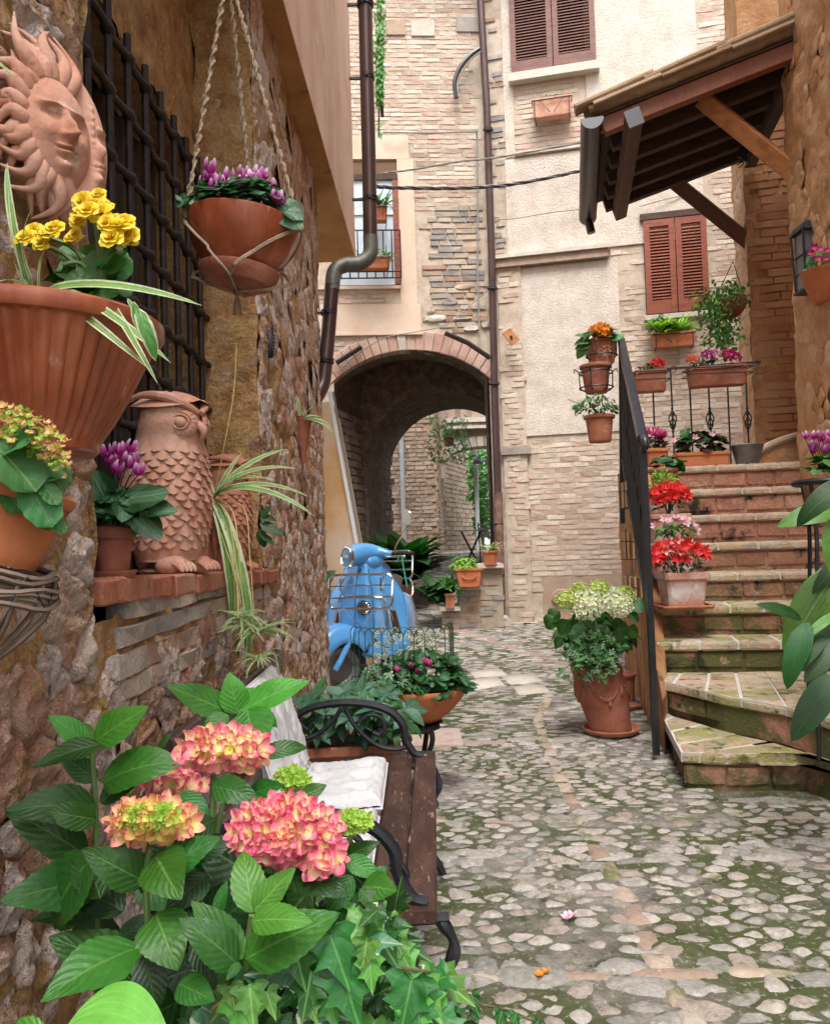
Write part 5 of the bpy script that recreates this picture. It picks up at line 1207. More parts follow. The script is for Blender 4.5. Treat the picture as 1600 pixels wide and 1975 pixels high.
stems(cp, c+V((0, 0, .13)), [P(x, y, yl-.03) for x, y in ((213,900),(240,890),(262,900),(232,880),(250,880),(268,915))], .0016, STEMR, 'flower_stalk')

# --- owls
OWL = {}
def owl(loc, h, rz, label, mat, pale):
    t = thing('owl_statue', label, 'statue', loc, None, rz); s = h/1.0
    key = 'owl'
    if key not in OWL:
        body = MB()
        # trunk: profile lathe with an oval plan; faces +X
        pr = [(.0, .10, .10, .08), (.05, .13, .15, .0), (.14, .165, .175, -.01), (.28, .20, .20, -.02), (.42, .215, .205, -.02), (.55, .20, .195, -.015), (.66, .175, .175, .0), (.73, .155, .165, .015), (.80, .155, .17, .03), (.87, .15, .165, .03), (.93, .12, .135, .015), (.975, .07, .08, 0), (.995, .005, .005, 0)]
        def ring(i): z, rx_, ry_, ox = pr[i]; return z, rx_, ry_, ox
        n = len(pr); fine = []
        for i in range((n-1)*5+1):
            a = i/5; k = min(n-2, int(a)); q = a-k; q2 = q*q*(3-2*q)*.4+q*.6; fine.append([mix(pr[k][j], pr[k+1][j], q if j == 0 else q2) for j in range(4)])
        fine[0][0] = .07
        def surfp(z, a):
            z = max(.07, min(.994, z))
            for i in range(len(fine)-1):
                if fine[i][0] <= z <= fine[i+1][0]: q = (z-fine[i][0])/max(1e-6, fine[i+1][0]-fine[i][0]); r_ = [mix(fine[i][j], fine[i+1][j], q) for j in range(4)]; break
            return V((r_[3]+r_[1]*cos(a), r_[2]*sin(a), z))
        SG = 40; body.add([surfp(f[0], 2*pi*k/SG) for f in fine for k in range(SG)], [(j*SG+k, j*SG+(k+1) % SG, (j+1)*SG+(k+1) % SG, (j+1)*SG+k) for j in range(len(fine)-1) for k in range(SG)]+[tuple(range(SG))[::-1]])
        # overlapping feathers
        ft = leaf('round', 5, 2, .92, -.35, -.12, seed=1)
        rows = 15
        for r in range(rows):
            z = .20+.50*r/(rows-1); cnt = 17
            for k in range(cnt):
                a = 2*pi*(k+.5*(r % 2))/cnt+random.uniform(-.05, .05); p = surfp(z, a); o = surfp(z, a)-surfp(z, a+.03); nn = V((cos(a), sin(a), .05)).normalized(); pz = surfp(z-.03, a)
                d = (pz-p).normalized()+nn*.14; sz = .076*random.uniform(.9, 1.1)
                body.merge(ft, orient(p+nn*.004-d*.01, d, nn, (sz, sz*1.05, sz)))
        # wings: raised long shapes down each side
        for sd in (-1, 1):
            pts = []; w_ = []
            for i in range(10):
                q = i/9; a = sd*mix(1.25, 2.0, q); pts.append(surfp(mix(.66, .24, q), a)*1.0+V((0, sd*.006, 0))); w_.append(.007+.006*sin(pi*q))
            body.tube(pts, w_, 6)
            for rr_ in range(5):
                for k in range(6):
                    q = .15+.75*k/6; a = sd*(mix(1.25, 2.0, q)+.14+.16*rr_); p = surfp(mix(.66, .24, q), a); nn = V((cos(a), sin(a), 0)); d = V((-.35, 0, -1)).normalized()+nn*.12
                    body.merge(leaf('ovate', 5, 2, .6, -.3, 0, seed=2), orient(p+nn*.012, d, nn, .085))
        OWL['body'] = body
        head = MB()
        # facial discs, eyes, beak
        for sd in (-1, 1):
            c_ = V((.155, sd*.082, .80)); nn = V((.62, sd*.80, .02)).normalized(); M = nn.to_track_quat('Z', 'Y').to_matrix().to_4x4(); M.translation = c_
            head.lathe([(.001, .030), (.016, .028), (.026, .018), (.029, .008), (.033, .014), (.038, .020), (.043, .014), (.046, .004), (.052, .010), (.060, .008), (.075, -.006), (.082, -.022)], 28, M)
            for k in range(18):
                a = 2*pi*k/18; q0 = M @ V((.05*cos(a), .05*sin(a), .010)); q1 = M @ V((.078*cos(a), .078*sin(a), -.006)); head.tube([q0, q0.lerp(q1, .5)+nn*.003, q1], [.003, .004, .002], 5)
        head.tube(spline([(.185, 0, .80), (.215, 0, .775), (.222, 0, .745), (.205, 0, .715)], 4), [.020, .021, .022, .022, .022, .021, .02, .018, .016, .013, .009, .005, .003], 10)
        # swept brow that flares into horns, worn like a hat brim
        for sd in (-1, 1):
            pts = spline([(.200, sd*.010, .855), (.165, sd*.075, .90), (.10, sd*.13, .935), (.02, sd*.170, .945), (-.05, sd*.185, .93), (-.10, sd*.18, .90)], 5)
            head.tube(pts, [.013+.012*sin(pi*min(1, i/18)) for i in range(len(pts)-6)]+[.018, .015, .012, .009, .006, .003], 8)
        def brim(u, v):
            a = -2.5+5.0*u; r = mix(.06, 1, v); x = .02+.185*r*cos(a)+.0; y = .185*r*sin(a); return V((x, y, .985-.06*r**2+.012*sin(a*2)-.045*r*abs(sin(a))*r))
        head.grid(brim, 40, 8)
        OWL['head'] = head
        feet = MB()
        for sd in (-1, 1):
            feet.ell((.085, sd*.085, .05), (.09, .065, .055), 16, 10)
            for k in range(4):
                y = sd*.085+(k-1.5)*.028; feet.tube(spline([(.12, y*.97, .062), (.165, y, .050), (.195, y, .016)], 3), [.014, .0155, .016, .0165, .016, .012, .006], 8)
        feet.ell((-.03, 0, .02), (.12, .14, .03), 20, 6); feet.ell((-.11, 0, .10), (.07, .10, .12), 14, 8)
        OWL['feet'] = feet
    for nm in ('body', 'head', 'feet'):
        q = MB(); q.merge(OWL[nm], Matrix.Diagonal((s*1.12, s*1.12, s, 1))); part(nm, q, mat, t, local=True, solid=(nm != 'body'))
    return t
y1 = 2.60; p = P(308, 1100, y1); p.z = ledge(y1)+.004; p.x = -.80; owl(p, .60, R(-26), 'large pink terracotta owl statue standing on the brick window ledge', TERRA_PK, 1)
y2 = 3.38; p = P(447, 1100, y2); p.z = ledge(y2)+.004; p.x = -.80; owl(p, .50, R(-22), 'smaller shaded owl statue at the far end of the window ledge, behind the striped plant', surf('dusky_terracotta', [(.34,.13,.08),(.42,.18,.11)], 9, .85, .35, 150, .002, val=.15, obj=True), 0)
# --- relief trough with a spider plant between the owls
yt = 3.02; c = P(420, 1105, yt); c.x = -.84; c.z = ledge(yt)+.004
tp = thing('potted_plant', 'dark relief terracotta trough with arching striped spider plant between the two owls', 'potted plant', c)
sqpot(tp, c, .22, .18, .24, TERRA_OLD, .34, .30, .02, .04)
m = MB()
for sd in range(1):
    for k in range(9): a = pi*k/8; q = c+V((.103, -.09*cos(a), .15-.05*sin(a))); m.ell(q, (.012, .014, .012), 8, 6)
    m.tube([c+V((.105, -.10, .17)), c+V((.107, -.105, .10)), c+V((.107, -.10, .05))], [.012, .009, .006], 6); m.tube([c+V((.105, .10, .17)), c+V((.107, .105, .10)), c+V((.107, .10, .05))], [.012, .009, .006], 6)
part('garland_relief', m, TERRA_OLD, tp)
b0 = (412, 962)
for (t, Yt, w, k) in (((545,850),2.9,1.2,1),((600,960),2.7,1.1,1),((560,880),2.8,1.1,1),((470,1230),2.75,1.3,2),((515,1260),2.7,1.2,2),((350,800),3.0,1.6,3),((460,870),2.95,1.6,0),((360,830),3.0,1.2,0),((520,905),2.8,1.0,1),((445,900),2.8,1.0,0),((395,880),3.0,1.1,0),((585,930),2.75,.9,1),((530,1290),2.7,1.1,2)):
    px_leaf(tp, SPI, L_SPI, b0, t, 2.95, Yt, w*.95, nrm=(.3, -.8, .6), k=k, jit=.15)
def runner(pts, Y, r=.0022, mat=None):
    m = MB(); m.tube(spline([P(x, y, yy) for x, y, yy in pts], 6), r, 5); return part('runner', m, mat or surf('straw_runner', [(.48,.38,.10),(.60,.50,.2)], 9, .6, .1), tp)
runner([(412,962,2.95),(432,860,2.9),(450,760,2.9),(456,665,2.9)], 0)
runner([(412,962,2.95),(440,1000,2.85),(456,1100,2.78),(462,1200,2.75)], 0); runner([(415,965,2.95),(450,990,2.85),(462,1090,2.76),(470,1180,2.74)], 0)
runner([(415,965,2.95),(470,980,2.8),(482,1080,2.72),(490,1185,2.7)], 0); runner([(415,965,2.95),(430,1040,2.85),(455,1120,2.78),(458,1190,2.75)], 0)
m0 = [((456,665),2.9,.03,6),((465,1195),2.72,.13,26),((495,1225),2.68,.14,26),((475,1215),2.7,.12,22),((500,1275),2.66,.11,22)]
for (q, Y, L, n) in m0:
    mats = []
    for i in range(n):
        a = U(0, 2*pi); d = V((cos(a), sin(a), U(-.2, .7))).normalized(); mats.append(orient(P(*q, Y), d, V((0, -.3, 1)), (L*1.2, L*U(.6, 1.1), L)))
    scatter(tp, 'plantlet_leaf', SPI[:3], L_SPI, mats)
for (b, t) in (((520,1030),(545,1015)),((510,1000),(540,985)),((515,1020),(530,1050)),((505,985),(525,960))): pass
o = thing('small_plant', 'dark leafy plant poking out behind the far owl on the ledge', 'plant', P(505, 1040, 3.6))
for (b, t) in (((500,1010),(545,1030)),((500,1000),(535,995)),((500,1030),(530,1050)),((502,1000),(522,975)),((498,1020),(515,1060))): px_leaf(o, OVL, L_DK, b, t, 3.55)
stems(o, P(498, 1060, 3.6), [P(512, 1000, 3.6), P(505, 1040, 3.58)], .002)

# --- cone vase on the wall
c = P(585, 905, 4.95); cv = thing('wall_vase', 'pointed terracotta cone vase with a striped seedling fixed to the rough wall', 'vase', c)
m = MB(); top = P(583, 805, 4.95); ax = (top-c).normalized(); q = ax.to_track_quat('Z', 'Y').to_matrix().to_4x4(); q.translation = c; L = (top-c).length
m.lathe([(.002, 0), (.012, L*.15), (.026, L*.4), (.043, L*.7), (.062, L*.95), (.066, L), (.058, L*.99), (.03, L*.8)], 24, q, lambda a, z, j: 1+.03*sin(z*260)+(.25*max(0, cos(a+1.2)) if j > 4 else 0)); part('pot', m, TERRA_OLD, cv)
for (t, w) in (((560,760),1.3),((640,815),1.2),((620,800),1.2),((575,765),1.2),((650,830),1.0),((600,780),1.2),((565,745),1.)): px_leaf(cv, SPI, L_SPI, (582,808), t, 4.9, 4.85, w*1.3, k=1 if t[0] > 600 else 0)

# --- hanging bowl of cyclamen in a macrame hanger
yh = 2.12; tc = P(470, 432, yh); hp = thing('hanging_planter', 'terracotta bowl of purple cyclamen hanging in a knotted rope hanger', 'hanging planter', tc)
tilt = Matrix.Rotation(R(7), 4, 'Y'); T = Matrix.Translation(tc) @ tilt; BR = .150
m = MB(); m.lathe([(.001, -.145), (.062, -.145), (.075, -.138), (.10, -.115), (.128, -.075), (.143, -.035), (.149, -.004), (.150, .004), (.146, .008), (.140, .006), (.134, -.02)], 48, T); po = part('pot', m, TERRA_GL, hp)
m = MB(); m.lathe([(.001, -.012), (.137, -.012)], 24, T); part('soil', m, SOIL, po)
m = MB(); m.lathe([(.001, -.166), (.085, -.166), (.100, -.150), (.108, -.132), (.108, -.126), (.100, -.128), (.09, -.146), (.001, -.15)], 40, T); part('saucer', m, TERRA_OLD, hp)
ht = P(440, -60, yh+.02); knots = [P(358, 412, yh-.05), P(580, 440, yh-.02), T @ V((0, .15, 0))]
bot = T @ V((0, 0, -.185))
for i, k in enumerate(knots):
    m = MB(); d = (ht-k); L = d.length; pts1 = []; pts2 = []; nn = int(L/.0055); ax_ = d.normalized(); s1 = ax_.orthogonal().normalized(); s2 = ax_.cross(s1)
    for j in range(nn+1):
        t = j/nn; a = t*L/.075*2*pi; ws = .0058*(.35+.65*abs(sin(t*L/.13*pi))); p = k.lerp(ht, t)+V((0, 0, 0))
        pts1.append(p+(s1*cos(a)+s2*sin(a))*ws); pts2.append(p-(s1*cos(a)+s2*sin(a))*ws)
    m.tube(pts1, [.0026+.0012*sin(j*1.9) for j in range(nn+1)], 6); m.tube(pts2, [.0026+.0012*cos(j*1.9) for j in range(nn+1)], 6); m.tube([k, ht], .0025, 5); part('macrame_cord', m, CREAM, hp)
BPR = [(0, .150), (-.035, .144), (-.075, .129), (-.115, .104), (-.132, .112), (-.150, .104), (-.168, .085)]
def brad(z):
    for (z0_, r0_), (z1_, r1_) in zip(BPR, BPR[1:]):
        if z <= z0_ and z >= z1_: return mix(r0_, r1_, (z0_-z)/(z0_-z1_))
    return .085
for i, (a0_, a1_) in enumerate(((pi*1.04, 1.5*pi), (2*pi-.12, 1.5*pi), (pi*.98, .5*pi), (.06, .5*pi), (pi*.5, pi*1.1), (pi*.5, -.3))):
    for o_ in (0, .004):
        m = MB(); pts_ = []
        for j in range(19): t = j/18; z_ = -.168*t; a_ = mix(a0_, a1_, t**.9*(.86 if i > 3 else 1)); r_ = brad(z_)+.007+(.018 if t > .62 and t < .9 else 0); pts_.append(T @ V((r_*cos(a_+o_*3), r_*sin(a_+o_*3), z_-o_)))
        m.tube(pts_+[bot], .0026, 6); part('sling_cord', m, CREAM, hp)
for k in knots: m = MB(); m.ell(k, (.009, .009, .013), 8, 6); part('knot', m, CREAM, hp)
m = MB(); m.ell(bot, (.012, .012, .012), 8, 6)
for j in range(14): a = 2*pi*j/14; m.tube([bot, bot+V((.008*cos(a), .008*sin(a), -.03)), bot+V((.012*cos(a), .012*sin(a), -.062))], .0018, 4)
part('tassel', m, surf('brown_rope', [(.16,.09,.05),(.25,.16,.1)], 60, .95, .8, 200), hp)
dome(hp, 'leaf', CYC, L_CYC, tc+V((.0, 0, .03)), (.15, .14, .075), 190, .044, lo=-.1, down=.35)
for (b, t) in (((350,385),(338,375)),((360,380),(340,400)),((555,405),(585,425)),((545,395),(580,445))): px_leaf(hp, CYC, L_CYC, b, t, yh-.08)
for (x, y) in ((405,318),(400,330),(392,345),(415,340),(440,335),(438,348),(470,330),(480,345),(492,330),(500,340),(510,350),(525,355),(530,372),(495,345),(475,350),(460,360),(535,380),(485,335),(410,350),(515,360),(425,345),(505,328)):
    p = P(x, y+18, yh-U(-.04, .10)); inst('flower', random.choice(CYF).mesh('flower', F_CYC, flat=False, solid=False), hp, Matrix.Translation(p) @ Matrix.Rotation(U(0, 6), 4, 'Z') @ Matrix.Rotation(U(-.4, .4), 4, 'X') @ Matrix.Scale(U(.028, .040), 4))
stems(hp, tc, [P(x, y+6, yh-.03) for x, y in ((405,330),(392,350),(440,345),(470,340),(492,340),(510,355),(530,378),(495,352))], .0014, STEMR, 'flower_stalk')

# --- downpipe of the stone house
dp = thing('downpipe', 'fat brown copper downpipe with verdigris elbow on the corner of the stone house', 'downpipe', P(625, 720, 6.3))
YP = 6.45; pr = .058
up_ = [P(703, -40, YP), P(706, 100, YP), P(711, 300, YP), P(714, 460, YP)]; m = MB(); m.tube(up_, pr, 20); part('pipe', m, COPPER, dp)
m = MB(); m.tube(spline([P(714, 455, YP), P(713, 490, YP), P(692, 508, YP-.02), P(665, 511, YP-.05), P(645, 524, YP-.08), P(640, 560, YP-.1)], 6), pr*1.05, 20); part('elbow', m, PATINA, dp)
m = MB(); m.tube(spline([P(640, 550, YP-.1), P(633, 640, YP-.12), P(627, 700, YP-.15), P(622, 740, YP-.18), P(610, 765, YP-.25), P(596, 780, YP-.32)], 6), pr*1.0, 20); part('spout', m, COPPER, dp)
for (x, y, Y, rr_) in ((714, 384, YP, 1.12), (634, 603, YP-.11, 1.12), (628, 697, YP-.15, 1.12), (708, 150, YP, 1.06), (704, 8, YP, 1.2)):
    m = MB(); q = P(x, y, Y)
    for dz in (-.012, .012): m.lathe([(pr, -.006), (pr*rr_, -.006), (pr*rr_, .006), (pr, .006)], 20, Matrix.Translation(q+V((0, 0, dz))))
    m.box(q+V((-.0, -pr*1.2, 0)), (.02, .02, .03)); m.box(q+V((-.09, .0, 0)), (.12, .02, .02)); part('bracket', m, IRON, dp)
# ivy hanging high beside the pipe
iv = thing('trailing_ivy', 'ivy trailing down the high wall corner right of the brown downpipe', 'ivy', P(735, 100, 9))
mats = []
for i in range(420):
    y = random.random()**.8*700-60; x = 733+U(-11, 9)*(1 if y < 150 else .6 if y < 230 else .35); y = y if y < 190 or U(0, 1) < .15 else y*.3
    if y > 265: continue
    mats.append(orient(P(x, y, 8.9+U(-.1, .1)), V((U(-.5, .5), -.3, -1)), rough_n((.2, -1, .3), .4), U(.05, .08)))
scatter(iv, 'foliage', IVY, L_IVB, mats, True)
m = MB(); m.tube([P(736, -60, 9.02), P(733, 60, 9.02), P(731, 180, 9.02), P(730, 262, 9.02)], .012, 5); part('stem', m, STEMG, iv)
m = MB(); a, b = P(724, -60, 9.1), P(738, 195, 9.1); m.box(((a.x+b.x)/2, 9.3, (a.z+b.z)/2), (abs(b.x-a.x), .3, abs(a.z-b.z))); whole('hanging_shutter', m, WOOD_DK, 'dark open shutter edge behind the ivy high in the upper left', 'shutter', smooth=False)

# ================================================================ BENCH, CUSHIONS
bn = thing('garden_bench', 'weathered brown slatted bench with black scrolled cast iron ends', 'bench', (-.22, 2.5, 0))
def bl(a, b, w, h=.028, nm='slat'):
    m = MB(); m.beam(a, b, w, h, bev=.005); o = part(nm, m, WOOD_BENCH, bn, smooth=False)
    for q in (V(a).lerp(V(b), .06), V(a).lerp(V(b), .955)):
        s = MB(); s.ell(q+V((0, 0, h/2)), (.009, .009, .004), 10, 6); part('bolt', s, GALV, o)
bl((-.018, 1.84, .445), (.012, 3.22, .445), .080)
for i, x in enumerate((-.095, -.20, -.30, -.40)): bl((x, 1.80, .452-.010*i), (x+.012, 3.22, .452-.010*i), .085)
for i in range(3):
    m = MB(); z = .60+.115*i; m.beam((-.50-.035*i, 1.80, z), (-.49-.035*i, 3.22, z), .028, .085, bev=.005); part('back_slat', m, WOOD_BENCH, bn, smooth=False)
for y in (1.88, 3.14):
    m = MB(); S3 = lambda pts, r, n=6: m.tube(spline([(x, y, z) for x, z in pts], n), r, 8)
    S3([(-.47, .42), (-.30, .405), (-.10, .42), (.05, .425)], .014); S3([(-.46, .41), (-.50, .55), (-.54, .72), (-.59, .86)], .014)
    S3([(.03, .42), (.06, .36), (.035, .28), (.01, .18), (.03, .08), (.07, .0)], [.014+.003*sin(i) for i in range(31)]); S3([(-.44, .41), (-.46, .3), (-.43, .2), (-.47, .1), (-.52, .0)], .014)
    S3([(.02, .25), (-.08, .15), (-.25, .13), (-.43, .2)], .010)
    part('iron_end', m, IRON, bn)
    m = MB(); S3([(-.52, .60), (-.44, .655), (-.32, .675), (-.20, .665), (-.12, .635), (-.075, .585), (-.065, .53), (-.035, .475), (.0, .462)], [.013+.004*sin(pi*i/48) for i in range(49)])
    S3([(-.30, .665), (-.27, .60), (-.22, .54), (-.16, .50), (-.10, .49), (-.06, .50)], .009); S3([(-.24, .60), (-.205, .625), (-.16, .615), (-.145, .575), (-.165, .548), (-.19, .558)], .009); S3([(-.31, .655), (-.35, .60), (-.41, .555), (-.46, .54)], .009)
    S3([(-.06, .50), (-.045, .525), (-.06, .548), (-.085, .54)], .008); S3([(-.47, .60), (-.44, .575), (-.42, .60)], .007)
    part('armrest', m, IRON, bn)
def cushion(y0, y1, label, xs_=-.125, back=True):
    c = V((-.3, (y0+y1)/2, .49)); t = thing('seat_cushion', label, 'cushion', c)
    prof = spline([(xs_, 0, .487), (-.2, 0, .482), (-.34, 0, .472), (-.435, 0, .50), (-.475, 0, .60), (-.515, 0, .74), (-.55, 0, .86)] if back else [(xs_, 0, .487), (-.2, 0, .482), (-.3, 0, .474), (-.43, 0, .47)], 8); n = len(prof)
    m = MB()
    def tuft(u, v):
        q = 0
        for a in (.25, .5, .75):
            for b in (.14, .36, .64, .86): q += math.exp(-(((u-a)/.055)**2+((v-b)/.045)**2))
        return min(1, q)
    for side in (1, -1):
        def g(u, v):
            f = v*(n-1); i = min(n-2, int(f)); p = prof[i].lerp(prof[i+1], f-i); d = (prof[i+1]-prof[i]).normalized(); nn = V((d.z, 0, -d.x)); nn = nn if nn.z >= 0 or nn.x > 0 else -nn
            e = min(u, 1-u, v, 1-v); th_ = .038*min(1, (e/.09))**.5; th_ *= (1-.95*tuft(u, v)) if side > 0 else 1
            w_ = 1-.05*(1-min(1, e*12)); yy = mix(y0, y1, .5+(u-.5)*w_)
            wr_ = .010*nz((p.x*9+u*3, yy*14, p.z*9))+.006*abs(nz((p.x*26, yy*18, p.z*26)))+.003*nz((p.x*50, yy*60, p.z*50)) if side > 0 else 0
            return p+V((0, yy, 0))+nn*(th_*side+.02+wr_)
        m.grid(g, 60, 110 if back else 56)
    part('pad', m, CLOTH, t, auto=False)
    m = MB()
    def rim(v, u): 
        f = v*(n-1); i = min(n-2, int(f)); p = prof[i].lerp(prof[i+1], f-i); d = (prof[i+1]-prof[i]).normalized(); nn = V((d.z, 0, -d.x)); nn = nn if nn.z >= 0 or nn.x > 0 else -nn
        return p+V((0, mix(y0, y1, u), 0))+nn*.02
    loop = [rim(0, i/10) for i in range(11)]+[rim(i/30, 1) for i in range(1, 31)]+[rim(1, 1-i/10) for i in range(1, 11)]+[rim(1-i/30, 0) for i in range(1, 30)]
    m.tube(loop, .0042, 6, closed=True); part('piping', m, CLOTH, t)
    if back:
        m = MB(); e = rim(1, .9)
        m.tube(spline([e, e+V((-.02, .02, .035)), e+V((.015, .01, .05)), e+V((.03, -.01, .02)), e+V((.04, -.02, -.03))], 5), .004, 6); m.tube(spline([e, e+V((-.03, .0, .02)), e+V((-.05, .01, -.01)), e+V((-.06, -.02, -.05))], 5), .004, 6); part('tie', m, CREAM, t)
    return t
cushion(2.40, 2.88, 'white tufted chair pad draped over the far half of the bench', back=True)
cushion(1.95, 2.33, 'white chair pad lying flat on the near end of the bench, behind the pink hydrangea', back=False, xs_=-.13)

# ================================================================ PLANTERS BEHIND THE BENCH
c = V((-.30, 3.52, 0)); c = P(676, 1440, 3.55); c.z = 0
rp = thing('potted_plant', 'rounded terracotta trough of hellebore with lime flowers behind the bench arm', 'potted plant', c)
sqpot(rp, c, .42, .34, .44, TERRA, .34, .26, .018, .04, yaw=R(6))
cc = c+V((.02, -.04, .50))
def palm(par, p, nn, L, mat, templ=OVL, k=7):
    nn = V(nn).normalized(); x = nn.orthogonal().normalized(); y = nn.cross(x); a0 = U(0, 6)
    for i in range(k):
        a = a0+i*2*pi/k*.86; d = x*cos(a)+y*sin(a)+nn*U(-.1, .25); inst('leaf', random.choice(templ).mesh('leaf', mat, flat=False, solid=False), par, orient(p, d, nn, L*U(.85, 1.1)))
for i in range(42): palm(rp, cc+V((U(-.19, .26), U(-.20, .08), U(-.02, .16))), (U(-.4, .4), U(-.9, -.1), .8), U(.07, .11), [L_HEL, L_HEL, L_DK][i % 3])
for (x, y) in ((640,1395),(665,1350),(690,1370),(720,1390),(715,1365),(700,1400),(735,1360),(700,1345)): palm(rp, P(x, y, 3.4), (0, -.6, .8), .032, L_LIME, k=5)
dome(rp, 'leaf', HYD_S, L_HEL, cc+V((.09, .02, .09)), (.12, .08, .08), 16, .09)
c = P(808, 1400, 4.0); c.z = .40
bp = thing('potted_plant', 'wide terracotta bowl on a dark iron foot with cyclamen and variegated ivy', 'potted plant', (c.x, c.y, 0))
m = MB(); m.lathe([(.001, 0), (.09, 0), (.12, .02), (.17, .06), (.215, .11), (.238, .145), (.245, .16), (.243, .172), (.232, .172), (.225, .155)], 56, Matrix.Translation(c) @ Matrix.Diagonal((1.0, .85, 1, 1))); po = part('pot', m, TERRA_OR, bp)
m = MB(); m.lathe([(.001, .15), (.228, .15)], 24, Matrix.Translation(c) @ Matrix.Diagonal((1.0, .85, 1, 1))); part('soil', m, SOIL, po)
m = MB(); m.lathe([(.12, 0), (.10, -.01), (.105, -.03), (.06, -.05), (.001, -.05)], 30, Matrix.Translation(c)); part('foot_dish', m, IRON_R, bp)
for a in (-.9, -2.4, 1.2): m = MB(); d = V((cos(a), sin(a), 0)); m.tube(spline([c+d*.09+V((0, 0, -.02)), c+d*.10+V((0, 0, -.08)), c+d*.05+V((0, 0, -.18)), c+d*.03+V((0, 0, -.27)), c+d*.12+V((0, 0, -.385))], 6), .013, 8); part('leg', m, IRON_R, bp)
dome(bp, 'leaf', CYC, [L_CYC, L_DK], c+V((.03, -.02, .18)), (.25, .18, .17), 230, .06, lo=-.1)
dome(bp, 'ivy_leaf', IVY, [L_IVV, L_IVY], c+V((-.17, -.14, .17)), (.22, .12, .13), 150, .045, down=.6)
mats = []
for i in range(150): mats.append(orient(P(U(720, 845), U(1215, 1300), U(3.9, 4.1)), (U(-1, 1), U(-.5, .3), U(-.3, 1)), rough_n((0, -.8, .5), .5), U(.02, .04)))
scatter(bp, 'leaf', OVL, leafmat('silver_edged', (.07,.14,.07), (.3,.35,.25), (.62,.64,.55), .55, 3), mats)
for (x, y) in ((793,1290),(806,1300),(820,1280),(828,1284),(765,1296)): inst('flower', CYF[0].mesh('flower', F_CYC2, flat=False, solid=False), bp, Matrix.Translation(P(x, y, 3.85)) @ Matrix.Scale(.03, 4))
# green wire border fence in the bowl
wf = thing('wire_edging', 'green wire loop edging fence stuck around the planted bowl', 'wire fence', P(775, 1290, 4.0)); GW = plain('green_wire', (.012, .05, .03), .4)
base = [P(678, 1300, 4.02), P(720, 1300, 3.90), P(800, 1300, 3.88), P(872, 1300, 4.0), P(868, 1290, 4.15)]; base = spline(base, 4)
hts = .0
for i in range(len(base)-2):
    a, b = V(base[i]), V(base[i+2]); z0_, z1_ = .42, 0; zt2 = P(700, 1212, 3.9).z
    a.z = b.z = .57; m = MB(); w_ = (b-a); m.tube([a]+[a.lerp(b, .5-.5*cos(pi*j/12))+V((0, 0, (zt2-.57-w_.length*.42)+w_.length*.42*sin(pi*j/12))) for j in range(13)]+[b], .0022, 5); part('hoop', m, GW, wf)
for z in (.63, .69, .70): m = MB(); m.tube([V((q.x, q.y, z+.004*sin(i*2))) for i, q in enumerate(base)], .0024, 5); part('wire', m, GW, wf)
# ================================================================ SCOOTER
SO = V((-.375, 7.15, .04)); YAW = atan2(-.99, -.12); SS = 1.10
sc = thing('motor_scooter', 'sky blue motor scooter with chrome front rack parked against the stone wall corner', 'scooter', SO, None, YAW)
ST = Matrix.Translation((.46, 0, 0)) @ Matrix.Rotation(R(-48), 4, 'Z') @ Matrix.Translation((-.46, 0, 0))
SM = Matrix.Scale(SS, 4)
def sp(name, mb, mat, steer=False, par=sc, smooth=True, solid=True, auto=True):
    q = MB(); q.merge(mb, SM @ ST if steer else SM); return part(name, q, mat, par, smooth, local=True, solid=solid, auto=auto)
def shell(fn, nu, nv, th, mb=None):
    """grid with a second skin so that panels have thickness"""
    m = mb or MB(); g = [[fn(i/nu, j/nv) for i in range(nu+1)] for j in range(nv+1)]
    a = len(m.v); k = nu+1; vs = [p for r in g for p in r]
    ns = []
    for j in range(nv+1):
        for i in range(nu+1):
            du = g[j][min(nu, i+1)]-g[j][max(0, i-1)]; dv = g[min(nv, j+1)][i]-g[max(0, j-1)][i]; n_ = du.cross(dv); ns.append(n_.normalized() if n_.length > 1e-9 else V((0, 0, 1)))
    vs2 = [p-n_*th for p, n_ in zip(vs, ns)]; N2 = len(vs)
    fs = [(j*k+i, j*k+i+1, (j+1)*k+i+1, (j+1)*k+i) for j in range(nv) for i in range(nu)]; fs += [tuple(N2+q for q in f[::-1]) for f in fs]
    ed = [i for i in range(k)]+[j*k+nu for j in range(1, nv+1)]+[nv*k+i for i in range(nu-1, -1, -1)]+[j*k for j in range(nv-1, 0, -1)]
    fs += [(ed[i], ed[(i+1) % len(ed)], N2+ed[(i+1) % len(ed)], N2+ed[i]) for i in range(len(ed))]
    return m.add(vs+vs2, fs)
def wheel(x, r, steer):
    m = MB(); pts = [V((x+(r-.045)*cos(2*pi*i/40), 0, r+(r-.045)*sin(2*pi*i/40))) for i in range(40)]; m.tube(pts, .048, 14, closed=True); t = sp('wheel', m, RUBBER, steer)
    m = MB(); m.lathe([(.001, -.03), (.05, -.035), (.10, -.02), (.145, -.045), (.15, -.045), (.15, .045), (.145, .045), (.10, .02), (.05, .035), (.001, .03)], 32, Matrix.Translation((x, 0, r)) @ Matrix.Rotation(pi/2, 4, 'X')); sp('rim', m, plain('alloy', (.20, .20, .21), .4, .8), steer, t)
wheel(.70, .225, True); wheel(-.60, .225, False)
